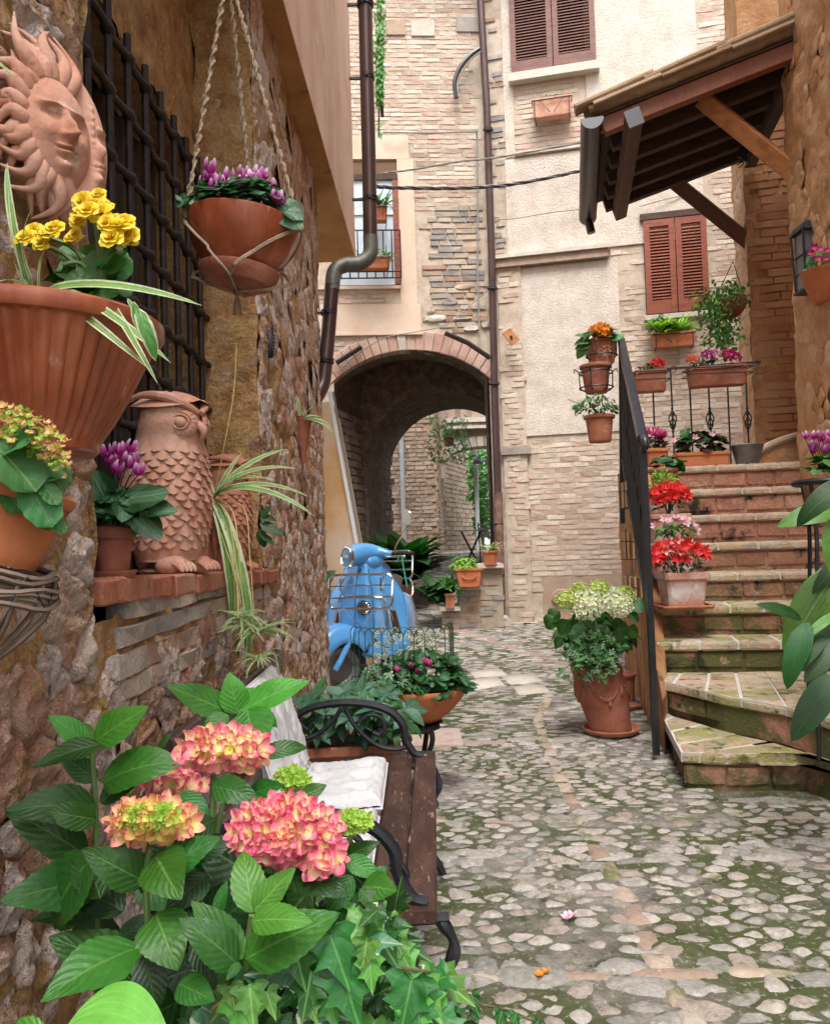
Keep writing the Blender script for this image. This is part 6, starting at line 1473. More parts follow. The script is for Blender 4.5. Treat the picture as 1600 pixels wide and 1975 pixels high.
# front mudguard: deep rounded shell
def fend(u, v):
    a = mix(-.45, 2.55, v); w = mix(-1, 1, u); r = .30+.02*sin(a); hw = .145*(1-.35*abs(v-.5))
    drop = .085*abs(w)**2.2+.05*(abs(w)**6); return V((.70+(r-drop)*cos(a), hw*(abs(w)**.8)*(1 if w > 0 else -1), .235+(r-drop)*sin(a)))
m = shell(fend, 20, 26, .006); fe = sp('front_mudguard', m, BLUE, True, auto=False)
m = MB(); m.tube([fend(0, .02+.96*i/20)+V((0, -.004, .0)) for i in range(21)], .005, 6); sp('mudguard_trim', m, CHROME, True, fe)
m = MB(); m.tube(spline([(.80, .12, .235), (.74, .13, .33), (.62, .10, .50)], 5), .022, 8); sp('front_arm', m, BLUE, True)
# leg shield
def wz(z): return .165+.135*smooth(1.00, .70, z)+.02*smooth(.7, .4, z)-.05*smooth(.42, .30, z)
def shf(u, v):
    z = mix(.30, .985, v); y = mix(-1, 1, u)*wz(z); q = y/wz(z)
    x = .455-.10*(z-.30)*.9+.085*(1-q*q)-.07*max(0, abs(q)-.75)*3*.25
    x += .030*math.exp(-(y/.062)**4)*smooth(.33, .45, z)
    return V((x, y, z-.03*q*q))
m = shell(shf, 44, 30, .008); lsd = sp('leg_shield', m, BLUE, auto=False)
m = MB(); e = [shf(0, i/20) for i in range(21)]+[shf(i/16, 1) for i in range(1, 17)]+[shf(1, 1-i/20) for i in range(1, 21)]; m.tube(e, .006, 6); sp('shield_trim', m, BLUE, False, lsd)
m = MB(); c_ = shf(.5, .52); m.lathe([(.001, .004), (.050, .004), (.055, -.004), (.055, -.02)], 24, Matrix.Translation(c_+V((.004, 0, 0))) @ Matrix.Rotation(R(84), 4, 'Y')); sp('horn_grille', m, plain('grille_black', (.02, .02, .022), .4), False, lsd)
for k in range(6):
    zz_ = -.038+.0152*k; w_ = sqrt(max(.0001, .05**2-zz_**2)); m = MB(); p = c_+V((.014-.09*zz_, 0, zz_)); m.tube([p+V((-.003, -w_, 0)), p+V((.004, 0, 0)), p+V((-.003, w_, 0))], .0048, 6); sp('grille_bar', m, CHROME, False, lsd)
for s in (-1, 1):   # indicators
    m = MB()
    def ind(u, v): q = mix(.10, .24, u); return shf(.5+s*(.36+.085*(u-.5)-.05*(v-.5)), mix(.24, .50, v))+V((.010*sin(pi*u)*sin(pi*v)+.004, 0, 0))
    m = shell(ind, 8, 10, .008); i_ = sp('indicator', m, plain('smoked_lens', (.05, .03, .03), .08, 0, 0, 1), False, lsd, auto=False)
    m = MB(); m.tube([ind(0, i/8) for i in range(9)]+[ind(i/4, 1) for i in range(1, 5)]+[ind(1, 1-i/8) for i in range(1, 9)]+[ind(1-i/4, 0) for i in range(1, 4)], .0045, 6, closed=True); sp('indicator_rim', m, CHROME, False, i_)
# plain letter badge on the shield
q0 = shf(.5, .90)+V((.010, -.026, 0)); m = MB(); sB = .022
for a, b in (((0, 0), (0, 1)), ((0, 1), (.6, .95)), ((.6, .95), (.62, .55)), ((.62, .55), (.02, .48))): m.beam(q0+V((-.09*a[1]*sB, a[0]*sB, a[1]*sB*1.3)), q0+V((-.09*b[1]*sB, b[0]*sB, b[1]*sB*1.3)), .005, .003, up=(1, 0, 0))
sp('letter_badge', m, plain('badge_dark', (.01, .015, .04), .3), False, lsd, smooth=False)
# handlebar cover with headlight
m = MB(); pr_ = spline([(.60, 0, 1.035), (.56, 0, 1.045), (.48, 0, 1.06), (.40, 0, 1.065), (.33, 0, 1.055), (.27, 0, 1.045)], 5)
ry = spline([(.078, .078, 0), (.082, .082, 0), (.078, .078, 0), (.085, .066, 0), (.135, .05, 0), (.16, .028, 0)], 5); vs = []; SG = 28
for p, r_ in zip(pr_, ry): vs += [p+V((0, cos(2*pi*k/SG)*r_.x, sin(2*pi*k/SG)*r_.y)) for k in range(SG)]
n_ = len(pr_); m.add(vs, [(j*SG+k, j*SG+(k+1) % SG, (j+1)*SG+(k+1) % SG, (j+1)*SG+k) for j in range(n_-1) for k in range(SG)]+[tuple(range(SG))[::-1], tuple(range((n_-1)*SG, n_*SG))])
m.ell((.40, 0, 1.00), (.10, .085, .07), 20, 12); hc = sp('handlebar_cover', m, BLUE, True)
HM = Matrix.Translation((.603, 0, 1.033)) @ Matrix.Rotation(R(86), 4, 'Y')
m = MB(); m.lathe([(.070, -.02), (.082, -.012), (.086, .0), (.082, .012), (.072, .016), (.068, .008)], 36, HM); hl = sp('headlight', m, CHROME, True)
m = MB(); m.lathe([(.001, -.05), (.03, -.045), (.055, -.02), (.069, .006)], 32, HM); sp('reflector', m, CHROME, True, hl)
m = MB(); m.lathe([(.001, .024), (.03, .022), (.055, .016), (.070, .008)], 32, HM); sp('lens', m, GLASS, True, hl)
m = MB(); m.ell((.60, 0, 1.033), (.018, .018, .018), 10, 8); sp('bulb', m, plain('bulb', (.8, .8, .75), .2), True, hl)
for s in (-1, 1):
    m = MB(); m.tube([(.30, s*.13, 1.05), (.27, s*.22, 1.055)], .013, 10); m.tube([(.275, s*.20, 1.055), (.24, s*.34, 1.05)], .017, 12); sp('handlebar_grip', m, RUBBER, True)
    m = MB(); m.tube(spline([(.36, s*.13, 1.045), (.37, s*.20, 1.03), (.32, s*.33, 1.03)], 5), [.007]*10+[.009], 8); m.ell((.32, s*.335, 1.03), (.012,)*3, 8, 6); sp('brake_lever', m, CHROME, True)
m = MB(); m.tube(spline([(.29, .17, 1.06), (.28, .18, 1.12), (.25, .23, 1.20), (.25, .27, 1.26)], 5), .006, 8); mr = sp('mirror_stem', m, CHROME, True)
mm = Matrix.Translation((.245, .285, 1.32)) @ Matrix.Rotation(R(-78), 4, 'Y'); m = MB(); m.lathe([(.001, .028), (.03, .024), (.052, .012), (.06, 0), (.058, -.006), (.001, -.006)], 32, mm); sp('mirror', m, CHROME, True, mr)
m = MB(); m.tube([(.50, 0, .28), (.36, 0, .98)], .035, 14); m.tube([(.40, 0, .98), (.36, 0, 1.02)], .05, 14); sp('steering_column', m, BLUE)
m = MB()
for s in (-1, 1): m.tube([shf(.5+s*.115, i/16)+V((.0045, 0, 0)) for i in range(2, 16)], .0022, 5)
sp('panel_seam', m, plain('seam_dark', (.01, .02, .04), .6), False, lsd)
m = MB(); m.tube(spline([(.36, .10, 1.03), (.40, .13, .96), (.40, .10, .90), (.43, .05, .86)], 5), .005, 6); m.tube(spline([(.36, -.10, 1.03), (.41, -.14, .95), (.41, -.09, .88)], 5), .005, 6); sp('brake_cable', m, RUBBER)
m = MB(); m.box(shf(.5, .06)+V((.006, 0, .02)), (.02, .05, .07)); sp('horn_slot', m, plain('seam_dark', (.01, .02, .04), .6), False, lsd, smooth=False)
m = MB(); m.box((.30, 0, .78), (.14, .22, .30)); sp('glove_box', m, SEATM, smooth=False)
m = MB(); m.ell((.28, .05, .90), (.10, .13, .10), 16, 10); sp('leg_cover_bag', m, SEATM)
# floor and rear body
m = MB(); m.prism([(.42, -.20), (.42, .20), (-.25, .17), (-.25, -.17)], .27, .31); sp('floorboard', m, BLUE, smooth=False)
for s in (-1, 1):
    m = MB(); m.ell((-.50, s*.150, .47), (.42, .11, .23), 40, 24, fn=lambda d: 1+.07*d.x*d.z-.05*max(0, abs(d.y)-.5)*(d.z > .2)); cw_ = sp('side_cowl', m, BLUE)
    m = MB(); m.tube([V((-.50+.40*cos(a), s*(.155+.06), .44+.19*sin(a)*.8)) for a in [R(200)+R(140)*i/14 for i in range(15)]], .004, 6); sp('cowl_trim', m, CHROME, False, cw_)
m = MB(); m.ell((-.50, 0, .50), (.42, .17, .24), 28, 14); sp('rear_body', m, BLUE)
m = MB()
def seatf(u, v):
    x = mix(.02, -.78, v); a = mix(0, 2*pi, u); w = .145+.02*sin(pi*v)-.03*(v > .9); h = .055; zc_ = .765-.05*sin(pi*min(1, v*1.6))*.5+.05*smooth(.45, .6, v); f = sin(pi*min(1, .08+v*.9))**.35
    return V((x, w*f*cos(a), zc_+h*f*sin(a)))
m.grid(seatf, 28, 26); sp('seat', m, SEATM, auto=False)
m = MB(); m.tube([seatf(.12+.26*i/10, .3)+V((0, 0, .001)) for i in range(11)], .0015, 4); sp('seat_stitching', m, WHITE_P)
def tubs(lists, r, name, par=sc, steer=False, cl=False):
    m = MB()
    for L_ in lists: m.tube(L_, r, 8)
    return sp(name, m, CHROME, steer, par)
def rrect(x, w, z0, z1, lean, rr=.05):
    pts = []
    for (cy, cz, a0) in ((w-rr, z1-rr, 0), (-w+rr, z1-rr, pi/2), (-w+rr, z0+rr, pi), (w-rr, z0+rr, 3*pi/2)):
        for k in range(6): a = a0+pi/2*k/5; pts.append(V((x+lean*(cz+rr*sin(a)-z0), cy+rr*cos(a), cz+rr*sin(a))))
    return pts
# front rack
m = MB(); m.tube(rrect(.66, .235, .66, .905, -.28), .0095, 8, closed=True); fr_ = sp('front_rack', m, CHROME)
for z in (.74, .825): tubs([[(.66-.28*(z-.66), -.235, z), (.66-.28*(z-.66), .235, z)]], .0065, 'rack_rail', fr_)
for s in (-1, 1):
    tubs([spline([(.655, s*.15, .73), (.60, s*.17, .72), (.55, s*.175, .62), (.53, s*.18, .50)], 5)], .0105, 'rack_strut', fr_); tubs([[(.66, s*.13, .67), (.58, 0, .50)]], .0055, 'rack_strut', fr_); tubs([[(.62, s*.165, .80), (.50, s*.15, .88)], [(.62, s*.15, .78), (.62, s*.15, .88)]], .007, 'rack_strut', fr_)
tubs([spline([(.66, -.15, .735), (.665, -.08, .745), (.665, .08, .745), (.66, .15, .735)], 4)], .0125, 'rack_strut', fr_)
# rear folding rack
m = MB(); m.tube(rrect(-.86, .20, .80, 1.05, -.12), .009, 8, closed=True); rr_ = sp('rear_rack', m, CHROME)
for z in (.88, .96): tubs([[(-.87, -.20, z), (-.87, .20, z)]], .006, 'rack_rail', rr_)
tubs([spline([(-.80, s*.16, .62), (-.88, s*.19, .66), (-.90, s*.19, .74), (-.86, s*.17, .80)], 5) for s in (-1, 1)], .009, 'rack_strut', rr_)
m = MB(); m.tube([(-.85, .10, 1.055), (-.84, .12, .9), (-.83, .15, .72)], .007, 6); m.tube([(-.85, .10, 1.055), (-.86, .06, .95)], .006, 6); sp('elastic_strap', m, plain('teal_strap', (.03, .32, .27), .6), False, rr_)
m = MB(); m.tube([(-.2, .16, .28), (-.3, .24, .06), (-.22, .25, .02)], .011, 8); sp('side_stand', m, CHROME)

# ================================================================ PLANTS IN THE ALLEY
def asp_clump(label, c, n, L, spread, mat=None, az=None):
    t = thing('aspidistra', label, 'plant', c); mats = []
    for i in range(n):
        a = U(*(az or (0, 2*pi))); e = U(.35, 1.5); d = V((cos(a)*spread, sin(a)*spread, e)).normalized(); b = V(c)+V((U(-.1, .1), U(-.1, .1), U(0, .12)))
        mats.append(orient(b, d, V((-cos(a), -sin(a)-.2, .6)), (L*1.6*U(.7, 1.2), L*U(.6, 1.1), L)))
    scatter(t, 'leaf', ASP, mat or L_ASP, mats); return t
def gpt(px, py, Y): p = P(px, py, Y); return V((p.x, Y, gz(p.x, Y)))
a1 = asp_clump('large dark green aspidistra clump behind the scooter at the passage mouth', gpt(780, 1150, 12.0)+V((0, 0, .38)), 110, .92, .75)
sqpot(a1, gpt(780, 1150, 12.0), .34, .26, .38, TERRA_OLD)
a2 = asp_clump('dark aspidistra with drooping leaves beside the stepped wall', gpt(845, 1120, 11.05)+V((0, 0, .30)), 50, .50, .9)
a3 = asp_clump('dark aspidistra at the foot of the passage wall left of the big clump', gpt(722, 1080, 11.9)+V((0, 0, .45)), 60, .66, .7)
pot(a3, gpt(722, 1080, 11.9), .14, .1, .45, TERRA_OLD)
t = thing('potted_plant', 'small pot with grassy green plant at the foot of the stepped wall', 'potted plant', P(868, 1176, 10.5)); c = P(868, 1173, 10.5); sqpot(t, c, .14, .11, .19, TERRA); dome(t, 'leaf', LAN, L_MID, c+V((0, 0, .27)), (.17, .12, .13), 70, .14, out=1, down=-.2, lo=-.2)
t = thing('potted_plant', 'swagged terracotta trough of bright green leaves on the stepped wall', 'potted plant', P(905, 1132, 10.5)); c = P(904, 1132, 10.5); sqpot(t, c, .37, .27, .25, TERRA_OR, .25, .2, .015, .035)
m = MB()
for i in range(9): a = pi*i/8; m.ell(c+V((-.08*cos(a), -.123, .14-.035*sin(a))), (.014, .01, .013), 8, 6)
part('garland_relief', m, TERRA_OR, t); dome(t, 'foliage', OVL, L_LIME, c+V((-.05, 0, .28)), (.19, .12, .12), 160, .07, joined=True)
saucer(t, c-V((0, 0, .004)), .16, .02)
t = thing('potted_plant', 'plain terracotta pot of spider plant on top of the stepped wall beside the tall pipe', 'potted plant', P(945, 1092, 10.6)); c = P(945, 1090, 10.6); pot(t, c, .115, .08, .19, TERRA_OR); spider(t, c+V((0, 0, .19)), 34, .30)
saucer(t, c-V((0, 0, .005)), .12)
# green plants between the wall end and the scooter
t = thing('leafy_plant', 'dark glossy leaves and variegated shoots squeezed between stone wall and scooter', 'plant', gpt(632, 1300, 7.6))
for (b, q) in (((622,1120),(645,1098)),((622,1135),(642,1112)),((620,1160),(640,1165)),((622,1105),(628,1085)),((618,1150),(650,1140)),((622,1180),(636,1150))): px_leaf(t, OVL, L_DK, b, q, 7.5, None, 1.3)
mats = [orient(P(U(618, 642), U(1160, 1225), U(7.3, 7.7)), (U(-1, 1), U(-.6, .2), U(-.2, 1)), rough_n((0, -.8, .5), .5), U(.06, .1)) for _ in range(60)]; scatter(t, 'leaf', OVL, leafmat('yellow_edged', (.08,.2,.06), (.3,.4,.2), (.6,.62,.35), .6, 3), mats)
stems(t, gpt(630, 1300, 7.6), [P(x, y, 7.5) for x, y in ((622, 1110), (630, 1130), (628, 1180), (636, 1200))], .006)
# cafe table and chair inside
TY = 13.6; tp_ = P(908, 1022, TY); t = thing('cafe_table', 'small round metal cafe table standing in the lane seen through the passage', 'table', (tp_.x, TY, gz(0, TY)))
ZF = tp_.z-.72
m = MB(); m.lathe([(.001, .0), (.28, .0), (.285, -.01), (.28, -.02), (.001, -.02)], 28, Matrix.Translation(tp_)); part('table_top', m, plain('table_white', (.5, .52, .54), .35), t)
for s in (-1, 1):
    for q in (-1, 1): m = MB(); m.tube([tp_+V((s*.17, q*.1, -.02)), (tp_.x-s*.17, TY+q*.12, ZF)], .011, 6); part('leg', m, IRON, t)
cx_ = P(945, 1040, 14.0); t = thing('cafe_chair', 'folding metal chair half hidden behind the tall pipe beside the cafe table', 'chair', (cx_.x, 14, ZF))
for s in (-.19, .19): m = MB(); m.tube([(cx_.x+s, 14.2, ZF+.85), (cx_.x+s, 13.8, ZF)], .011, 6); m.tube([(cx_.x+s, 13.8, ZF+.45), (cx_.x+s, 14.15, ZF)], .011, 6); part('leg', m, IRON, t)
for k in range(4): m = MB(); m.box((cx_.x, 14.17, ZF+.6+.07*k), (.38, .015, .04)); part('back_slat', m, plain('table_white', (.5, .52, .54), .35), t, smooth=False)
m = MB(); m.box((cx_.x, 13.98, ZF+.45), (.38, .36, .02)); part('seat', m, plain('table_white', (.5, .52, .54), .35), t, smooth=False)
# fern-like plant hung on the bridge and climber beyond
t = thing('hanging_fern', 'feathery bright green fern hanging in a pot below the bridge parapet', 'plant', P(868, 850, 15.0)); c = P(866, 850, 15.0); pot(t, c-V((0, 0, .1)), .11, .08, .16, TERRA_OLD)
mats = [orient(c+V((U(-.38, .35), U(-.2, .1), U(-.45, .5)*(1-.2*random.random()))), (U(-1, 1), U(-.4, .2), U(-1, .6)), rough_n((0, -.8, .5), .6), U(.05, .12)) for _ in range(420)]; scatter(t, 'foliage', LAN, L_FERN, mats, True)
t = thing('climbing_plant', 'tall green climber growing up beyond the second arch', 'climber', P(930, 1020, 20.5)); mats = []
for i in range(900):
    y = U(860, 1030); p = P(932+U(-22, 18)*(1.2 if y < 960 else .6), y, U(19.5, 21)); mats.append(orient(p, (U(-1, 1), U(-.4, .2), U(-1, .4)), rough_n((0, -.8, .5), .6), U(.10, .2)))
scatter(t, 'foliage', OVL, [L_MID][0], mats, True); m = MB(); p = P(932, 1030, 20.5); m.tube([(p.x, p.y, .9), (p.x-.05, p.y, 2.2), (p.x+.03, p.y, 3.3)], .04, 6); part('stem', m, STEMG, t)
t = thing('wall_lamp', 'small grey wall lamp under the distant second arch', 'lamp', P(922, 892, 18.6)); m = MB(); q = P(922, 893, 18.6); m.lathe([(.001, .1), (.05, .09), (.14, .0), (.13, -.01), (.001, .02)], 16, Matrix.Translation(q)); part('shade', m, GALV, t); m = MB(); m.tube([q+V((0, 0, .09)), q+V((-.05, .1, .2)), q+V((-.3, .3, .12))], .012, 6); part('bracket', m, IRON, t)

# ================================================================ FACADE DETAILS
t = thing('downpipe', 'slender brown downpipe running the whole height of the facade corner', 'downpipe', P(966, 1195, 11.12)); m = MB(); m.tube([P(924, -40, 11.12), P(938, 200, 11.12), P(948, 500, 11.12), P(954, 760, 11.12), P(960, 950, 11.12), P(967, 1196, 11.12)], .052, 16); part('pipe', m, COPPER, t)
m = MB(); m.tube([P(960, 950, 11.10), P(967, 1196, 11.10)], .062, 16); part('lower_pipe', m, surf('rust_pipe', [(.10,.045,.035),(.17,.08,.06),(.28,.18,.14)], 7, .6, .4, 60, .003, metal=.2), t)
for (x, y) in ((941, 250), (949, 556), (953, 740), (960, 1010), (963, 1108)): m = MB(); m.tube([P(x-10, y, 11.05), P(x+10, y, 11.05)], .014, 6); m.lathe([(.052, -.015), (.067, -.015), (.067, .015), (.052, .015)], 16, Matrix.Translation(P(x, y, 11.12))); part('bracket', m, IRON, t)
part('pipe_boot', stone([(0, -.02), (.28, -.02), (.27, .22), (.02, .24)], lambda u, w, h: P(967, 1220, 10.95)+V((u-.14, -h, w)), .12, 1, .3), STONE_L, t)
# window of the arched house
w0, w1 = FL(700, 550), FL(771, 310); t = thing('open_window', 'tall brown framed window with iron guard rail half hidden by the fat downpipe', 'window', LP((w0[0]+w1[0])/2, w0[1]))
sa = w0[0]-.35
def wb(name, s0, z0_, s1, z1_, o, th_, mt, par=t):
    m = MB(); m.add([LP(s0, z0_, o), LP(s1, z0_, o), LP(s1, z1_, o), LP(s0, z1_, o), LP(s0, z0_, o+th_), LP(s1, z0_, o+th_), LP(s1, z1_, o+th_), LP(s0, z1_, o+th_)], [(0,1,2,3),(4,5,6,7),(0,1,5,4),(1,2,6,5),(2,3,7,6),(3,0,4,7)]); return part(name, m, mt, par, smooth=False)
zf = FL(750, 338)[1]; sf = FL(757, 400)[0]
wb('reveal', sa, w0[1], w1[0], w1[1], .0, .004, plain('reveal_brown', (.16, .09, .05), .9)); wb('frame', sf, w0[1], FL(768, 400)[0], zf, .006, .04, WOOD_SH2); wb('frame', sa, zf-.08, FL(768, 400)[0], zf, .006, .045, WOOD_DK)
wb('pane', sa, w0[1], sf, zf-.08, .006, .012, plain('sky_glass', (.55, .62, .70), .08)); wb('frame', sa, w0[1]+1.0, sf, w0[1]+1.05, .02, .02, WHITE_P)  # reflected sky is put into the colour of the pane
rl = thing('guard_rail', 'black iron guard rail with planters across the tall framed window', 'railing', LP(w0[0], w0[1], .2)); zr_ = FL(745, 455)[1]; s1_ = FL(771, 500)[0]; s0_ = s1_-.95
for k in range(9): s_ = mix(s0_, s1_, k/8); m = MB(); m.tube([LP(s_, w0[1]+.02, .22), LP(s_, zr_, .22)], .009, 6); part('bar', m, IRON, rl)
for z_ in (w0[1]+.03, w0[1]+.12, zr_): m = MB(); m.tube([LP(s0_, z_, .22), LP(s1_, z_, .22), LP(s1_, z_, .0)], .010, 6); part('rail', m, IRON, rl)
def facebox(PF, s, z, w, h, label, plants, o=.12, mat=None, rack=True):
    c = PF(s, z, o); t = thing('flower_box', label, 'flower box', c); ang = atan2(eR.y, eR.x) if PF is RP else atan2(eL.y, eL.x)
    sqpot(t, c, w, w*.9, h, mat or TERRA_OR, .18, .14, .01, .03, yaw=ang); plants(t, c)
    if rack:
        for q in (-.42, .42): m = MB(); m.tube([PF(s+q*w, z+h, .0), PF(s+q*w, z-.01, .02), PF(s+q*w, z-.015, o+.10), PF(s+q*w, z+h*.9, o+.11)], .006, 5); part('rack_bar', m, IRON, t)
        m = MB(); m.tube([PF(s-w*.5, z+h*.85, o+.11), PF(s+w*.5, z+h*.85, o+.11)], .006, 5); m.tube(spline([PF(s-w*.3, z+h*.85, o+.112), PF(s-.03, z+.03, o+.112), PF(s-.06, z+.09, o+.112)], 4), .004, 4); m.tube(spline([PF(s+w*.3, z+h*.85, o+.112), PF(s+.03, z+.03, o+.112), PF(s+.06, z+.09, o+.112)], 4), .004, 4); part('rack_scroll', m, IRON, t)
    return t
q = FL(745, 530); facebox(LP, q[0]-.25, q[1]-.02, .62, .16, 'red flower box of spiky greens at the foot of the framed window', lambda t, c: [spider(t, c+V((d, 0, .15)), 16, .26, mat=L_MID) for d in (-.1, .1, .25)], .30)
q = FL(738, 441); facebox(LP, q[0]-.05, q[1]-.02, .22, .2, 'small red pot of arching grass in the upper part of the framed window', lambda t, c: [spider(t, c+V((d, 0, .2)), 26, .36, mat=L_MID) for d in (-.03, .08)], .30)
q = FR(1066, 238); facebox(RP, q[0], q[1], .56, .26, 'small terracotta flower box under the large brown shutters', lambda t, c: dome(t, 'foliage', OVL, L_FERN, c+V((.02, 0, .27)), (.20, .06, .06), 60, .05, joined=True), .16, TERRA_PK)
q = FR(1297, 674)
facebox(RP, q[0], q[1], .56, .19, 'terracotta window box of spiky aloe plants under the reddish shutters', lambda t, c: ([scatter(t, 'aloe_leaf', LAN, L_LIME, [orient(c+V((d, -.02, .18)), V((cos(a)*.7, sin(a)*.4-.2, U(.2, 1.2))), V((0, -.4, 1)), (.34, .30, .3)) for a in [U(0, 6.28) for _ in range(26)]]) for d in (-.18, .06)], dome(t, 'foliage', LAN, L_MID, c+V((-.2, 0, .3)), (.13, .1, .16), 60, .12, joined=True), dome(t, 'foliage', OVL, L_LIME, c+V((.2, 0, .22)), (.12, .08, .08), 40, .07, joined=True)), .14)
def cable(label, pts, r, mat=CABLE, cat='cable', twist=False):
    m = MB(); s_ = spline(pts, 14)
    if twist:
        for ph in (0, 2.1, 4.2): m.tube([p+V((0, cos(i*.55+ph)*r, sin(i*.55+ph)*r)) for i, p in enumerate(s_)], r*.9, 6)
    else: m.tube(s_, r, 6)
    return whole('cable', m, mat, label, cat)
cable('thick twisted black and grey cable strung across the alley to the canopy', [P(715, 359, 8), P(780, 362, 8.1), P(900, 362, 8.3), P(1000, 353, 8.4), P(1120, 329, 8.6)], .011, surf('dark_cable', [(.04,.04,.045),(.16,.16,.16)], 30, .5, .1), twist=True)
cable('thin cable sagging upward from the framed window to the stucco house', [P(735, 334, 10.9), P(800, 326, 11.0), P(880, 312, 11.0), P(960, 303, 11.0), P(1130, 273, 10.7)], .008, twist=True)
cable('grey cable run along the bricks and down beside the tall pipe', [P(738, 255, 11.08), P(830, 256, 11.1), P(912, 254, 11.15), P(919, 262, 11.2), P(921, 400, 11.2), P(921, 520, 11.2), P(924, 650, 11.2)], .012)
cable('thin cable crossing the stucco panels under the canopy', [P(952, 424, 11.1), P(1000, 420, 11.0), P(1060, 410, 11.0), P(1130, 402, 10.9)], .006)
cable('thin cable following the curve of the arch', [P(650, 720, 11.1), P(690, 683, 11.1), P(740, 652, 11.1), P(800, 640, 11.15), P(860, 626, 11.15), P(905, 590, 11.2), P(940, 560, 11.2)], .007)
cable('cable loop over the lintel of the reddish shutters', [P(1232, 398, 10.75), P(1300, 380, 10.7), P(1350, 374, 10.7), P(1400, 368, 10.6), P(1425, 385, 10.6), P(1435, 420, 10.6)], .007)
m = MB(); m.tube(spline([P(928, 92, 11.15), P(905, 108, 11.15), P(886, 132, 11.15), P(877, 158, 11.15), P(880, 188, 11.15)], 6), .035, 8); whole('bent_pipe', m, surf('black_hose', [(.02,.018,.018),(.07,.06,.06)], 9, .4, .1), 'short black bent pipe curling over a dark patch of the brick wall', 'pipe')
m = MB(); m.tube(spline([P(930, 97, 11.1), P(908, 114, 11.1), P(891, 138, 11.1), P(882, 160, 11.1), P(884, 186, 11.1)], 6), .012, 6); whole('cable', m, CABLE, 'grey cable following the bent black pipe', 'cable')
for (pp, lb) in (([(648, 700), (697, 669)], 'dark strip of gutter over the left shoulder of the arch'), ([(858, 642), (900, 660), (945, 690)], 'dark strip of gutter over the right shoulder of the arch')):
    m = MB(); L_ = [P(x, y, 11.08) for x, y in pp]; m.tube(L_, .035, 6); whole('gutter_strip', m, IRON_R, lb, 'gutter')
m = MB(); a, b = P(976, 638, 10.98), P(994, 662, 10.98); m.beam(a, b, .03, .13, up=(.2, 0, 1)); t = whole('wooden_plaque', m, WOOD_OR, 'little tilted wooden plaque nailed to the brick pilaster', 'plaque', smooth=False); OFF[t.name] = V(t.location)
m = MB(); m.ell((a+b)/2+V((0, -.03, 0)), (.02, .02, .02), 10, 6); part('knob', m, IRON, t)

# ================================================================ CANOPY
cn = thing('tiled_canopy', 'timber porch canopy with clay tiles, dark beams and half round gutter over the landing', 'canopy', V((2.5, 7.3, 4.8)))
CA = V((1.63, 6.75, P(1160, 232, 6.75).z+.03)); uC = V((.19, .982, 0)).normalized(); sl_ = V((1.67, -.34, 0)); topz = P(1548, 62, 6.4).z
rise_ = topz-CA.z; LC = 1.85
def CP(a, b, h=0):  # a along depth 0..1, b up the slope 0..1
    return CA+uC*(a*LC)+sl_*b+V((0, 0, rise_*b))+V((-.38, .07, .92)).normalized()*h
slope = (CP(0, 1)-CP(0, 0)); SLl = slope.length; slope.normalize(); nC = V((-.38*1, 0, .92)).normalized()
m = MB(); m.add([CP(0, .03, -.02), CP(1, .03, -.02), CP(1, 1, -.02), CP(0, 1, -.02), CP(0, .03, 0), CP(1, .03, 0), CP(1, 1, 0), CP(0, 1, 0)], [(0,1,2,3),(4,5,6,7),(0,1,5,4),(1,2,6,5),(2,3,7,6),(3,0,4,7)]); part('roof_deck', m, WOOD_DK, cn, smooth=False)
rows = 9; K = 5
for i in range(rows):
    for kind in (0, 1):
        a = (i+(.5 if kind else 0)+.15)/rows
        for j in range(K):
            b0, b1 = (j-.02)/K, (j+1.12)/K; m = MB(); n_ = 7; vs = []
            for b in (b0, b1):
                rr2 = .105 if b == b0 else .085
                for th_ in (0, .014):
                    for q in range(n_+1):
                        an = pi*q/n_; off = uC*(cos(an)*(rr2-th_)); up_h = sin(an)*(rr2-th_)*(.75 if kind else -.55); vs.append(CP(a, b, (.075 if kind else .055)+up_h+.012*j*0+(.018 if b == b0 else 0))+off)
            w_ = n_+1; fs = [(q, q+1, w_+q+1, w_+q) for q in range(n_)]+[(2*w_+q, 2*w_+q+1, 3*w_+q+1, 3*w_+q) for q in range(n_)]+[(q, q+1, 2*w_+q+1, 2*w_+q) for q in range(n_)]+[(w_+q, w_+q+1, 3*w_+q+1, 3*w_+q) for q in range(n_)]+[(0, w_, 3*w_, 2*w_), (n_, w_+n_, 3*w_+n_, 2*w_+n_)]
            part('roof_tile', m.add(vs, fs), TILE, cn, smooth=False)
for k in range(3):   # verge tiles along the near edge
    m = MB(); m.beam(CP(-.035, .02+.33*k, .06), CP(-.035, .35+.33*k, .075), .10, .035, bev=.008); part('verge_tile', m, TILE, cn, smooth=False)
    m = MB(); m.beam(CP(-.01, -.06+.34*k, .11), CP(-.01, .33+.34*k, .14), .16, .05, bev=.015); part('verge_tile', m, TILE, cn, smooth=False)
for i, a in enumerate((.03, .22, .41, .60, .79, .97)):
    m = MB(); e_ = i in (0,); m.beam(CP(a, .03 if e_ else .08, -.095), CP(a, 1.0, -.095), .09, .14, bev=.006); part('rafter', m, WOOD_RD if e_ else WOOD_DK, cn, smooth=False)
m = MB(); q = CP(.03, .03, -.095); m.ell(q+V((0, 0, .005)), (.05, .042, .055), 12, 8); part('rafter_nose', m, WOOD_RD, cn)
m = MB(); m.beam(CP(-.06, .15, -.20), CP(1.03, .15, -.20), .12, .13, up=(-.3, 0, .95), bev=.008); part('purlin', m, surf('purlin_brown', [(.07,.03,.02),(.12,.055,.035)], 6, .7, .5, 60, .004, stretch=(1,1,1)), cn, smooth=False)
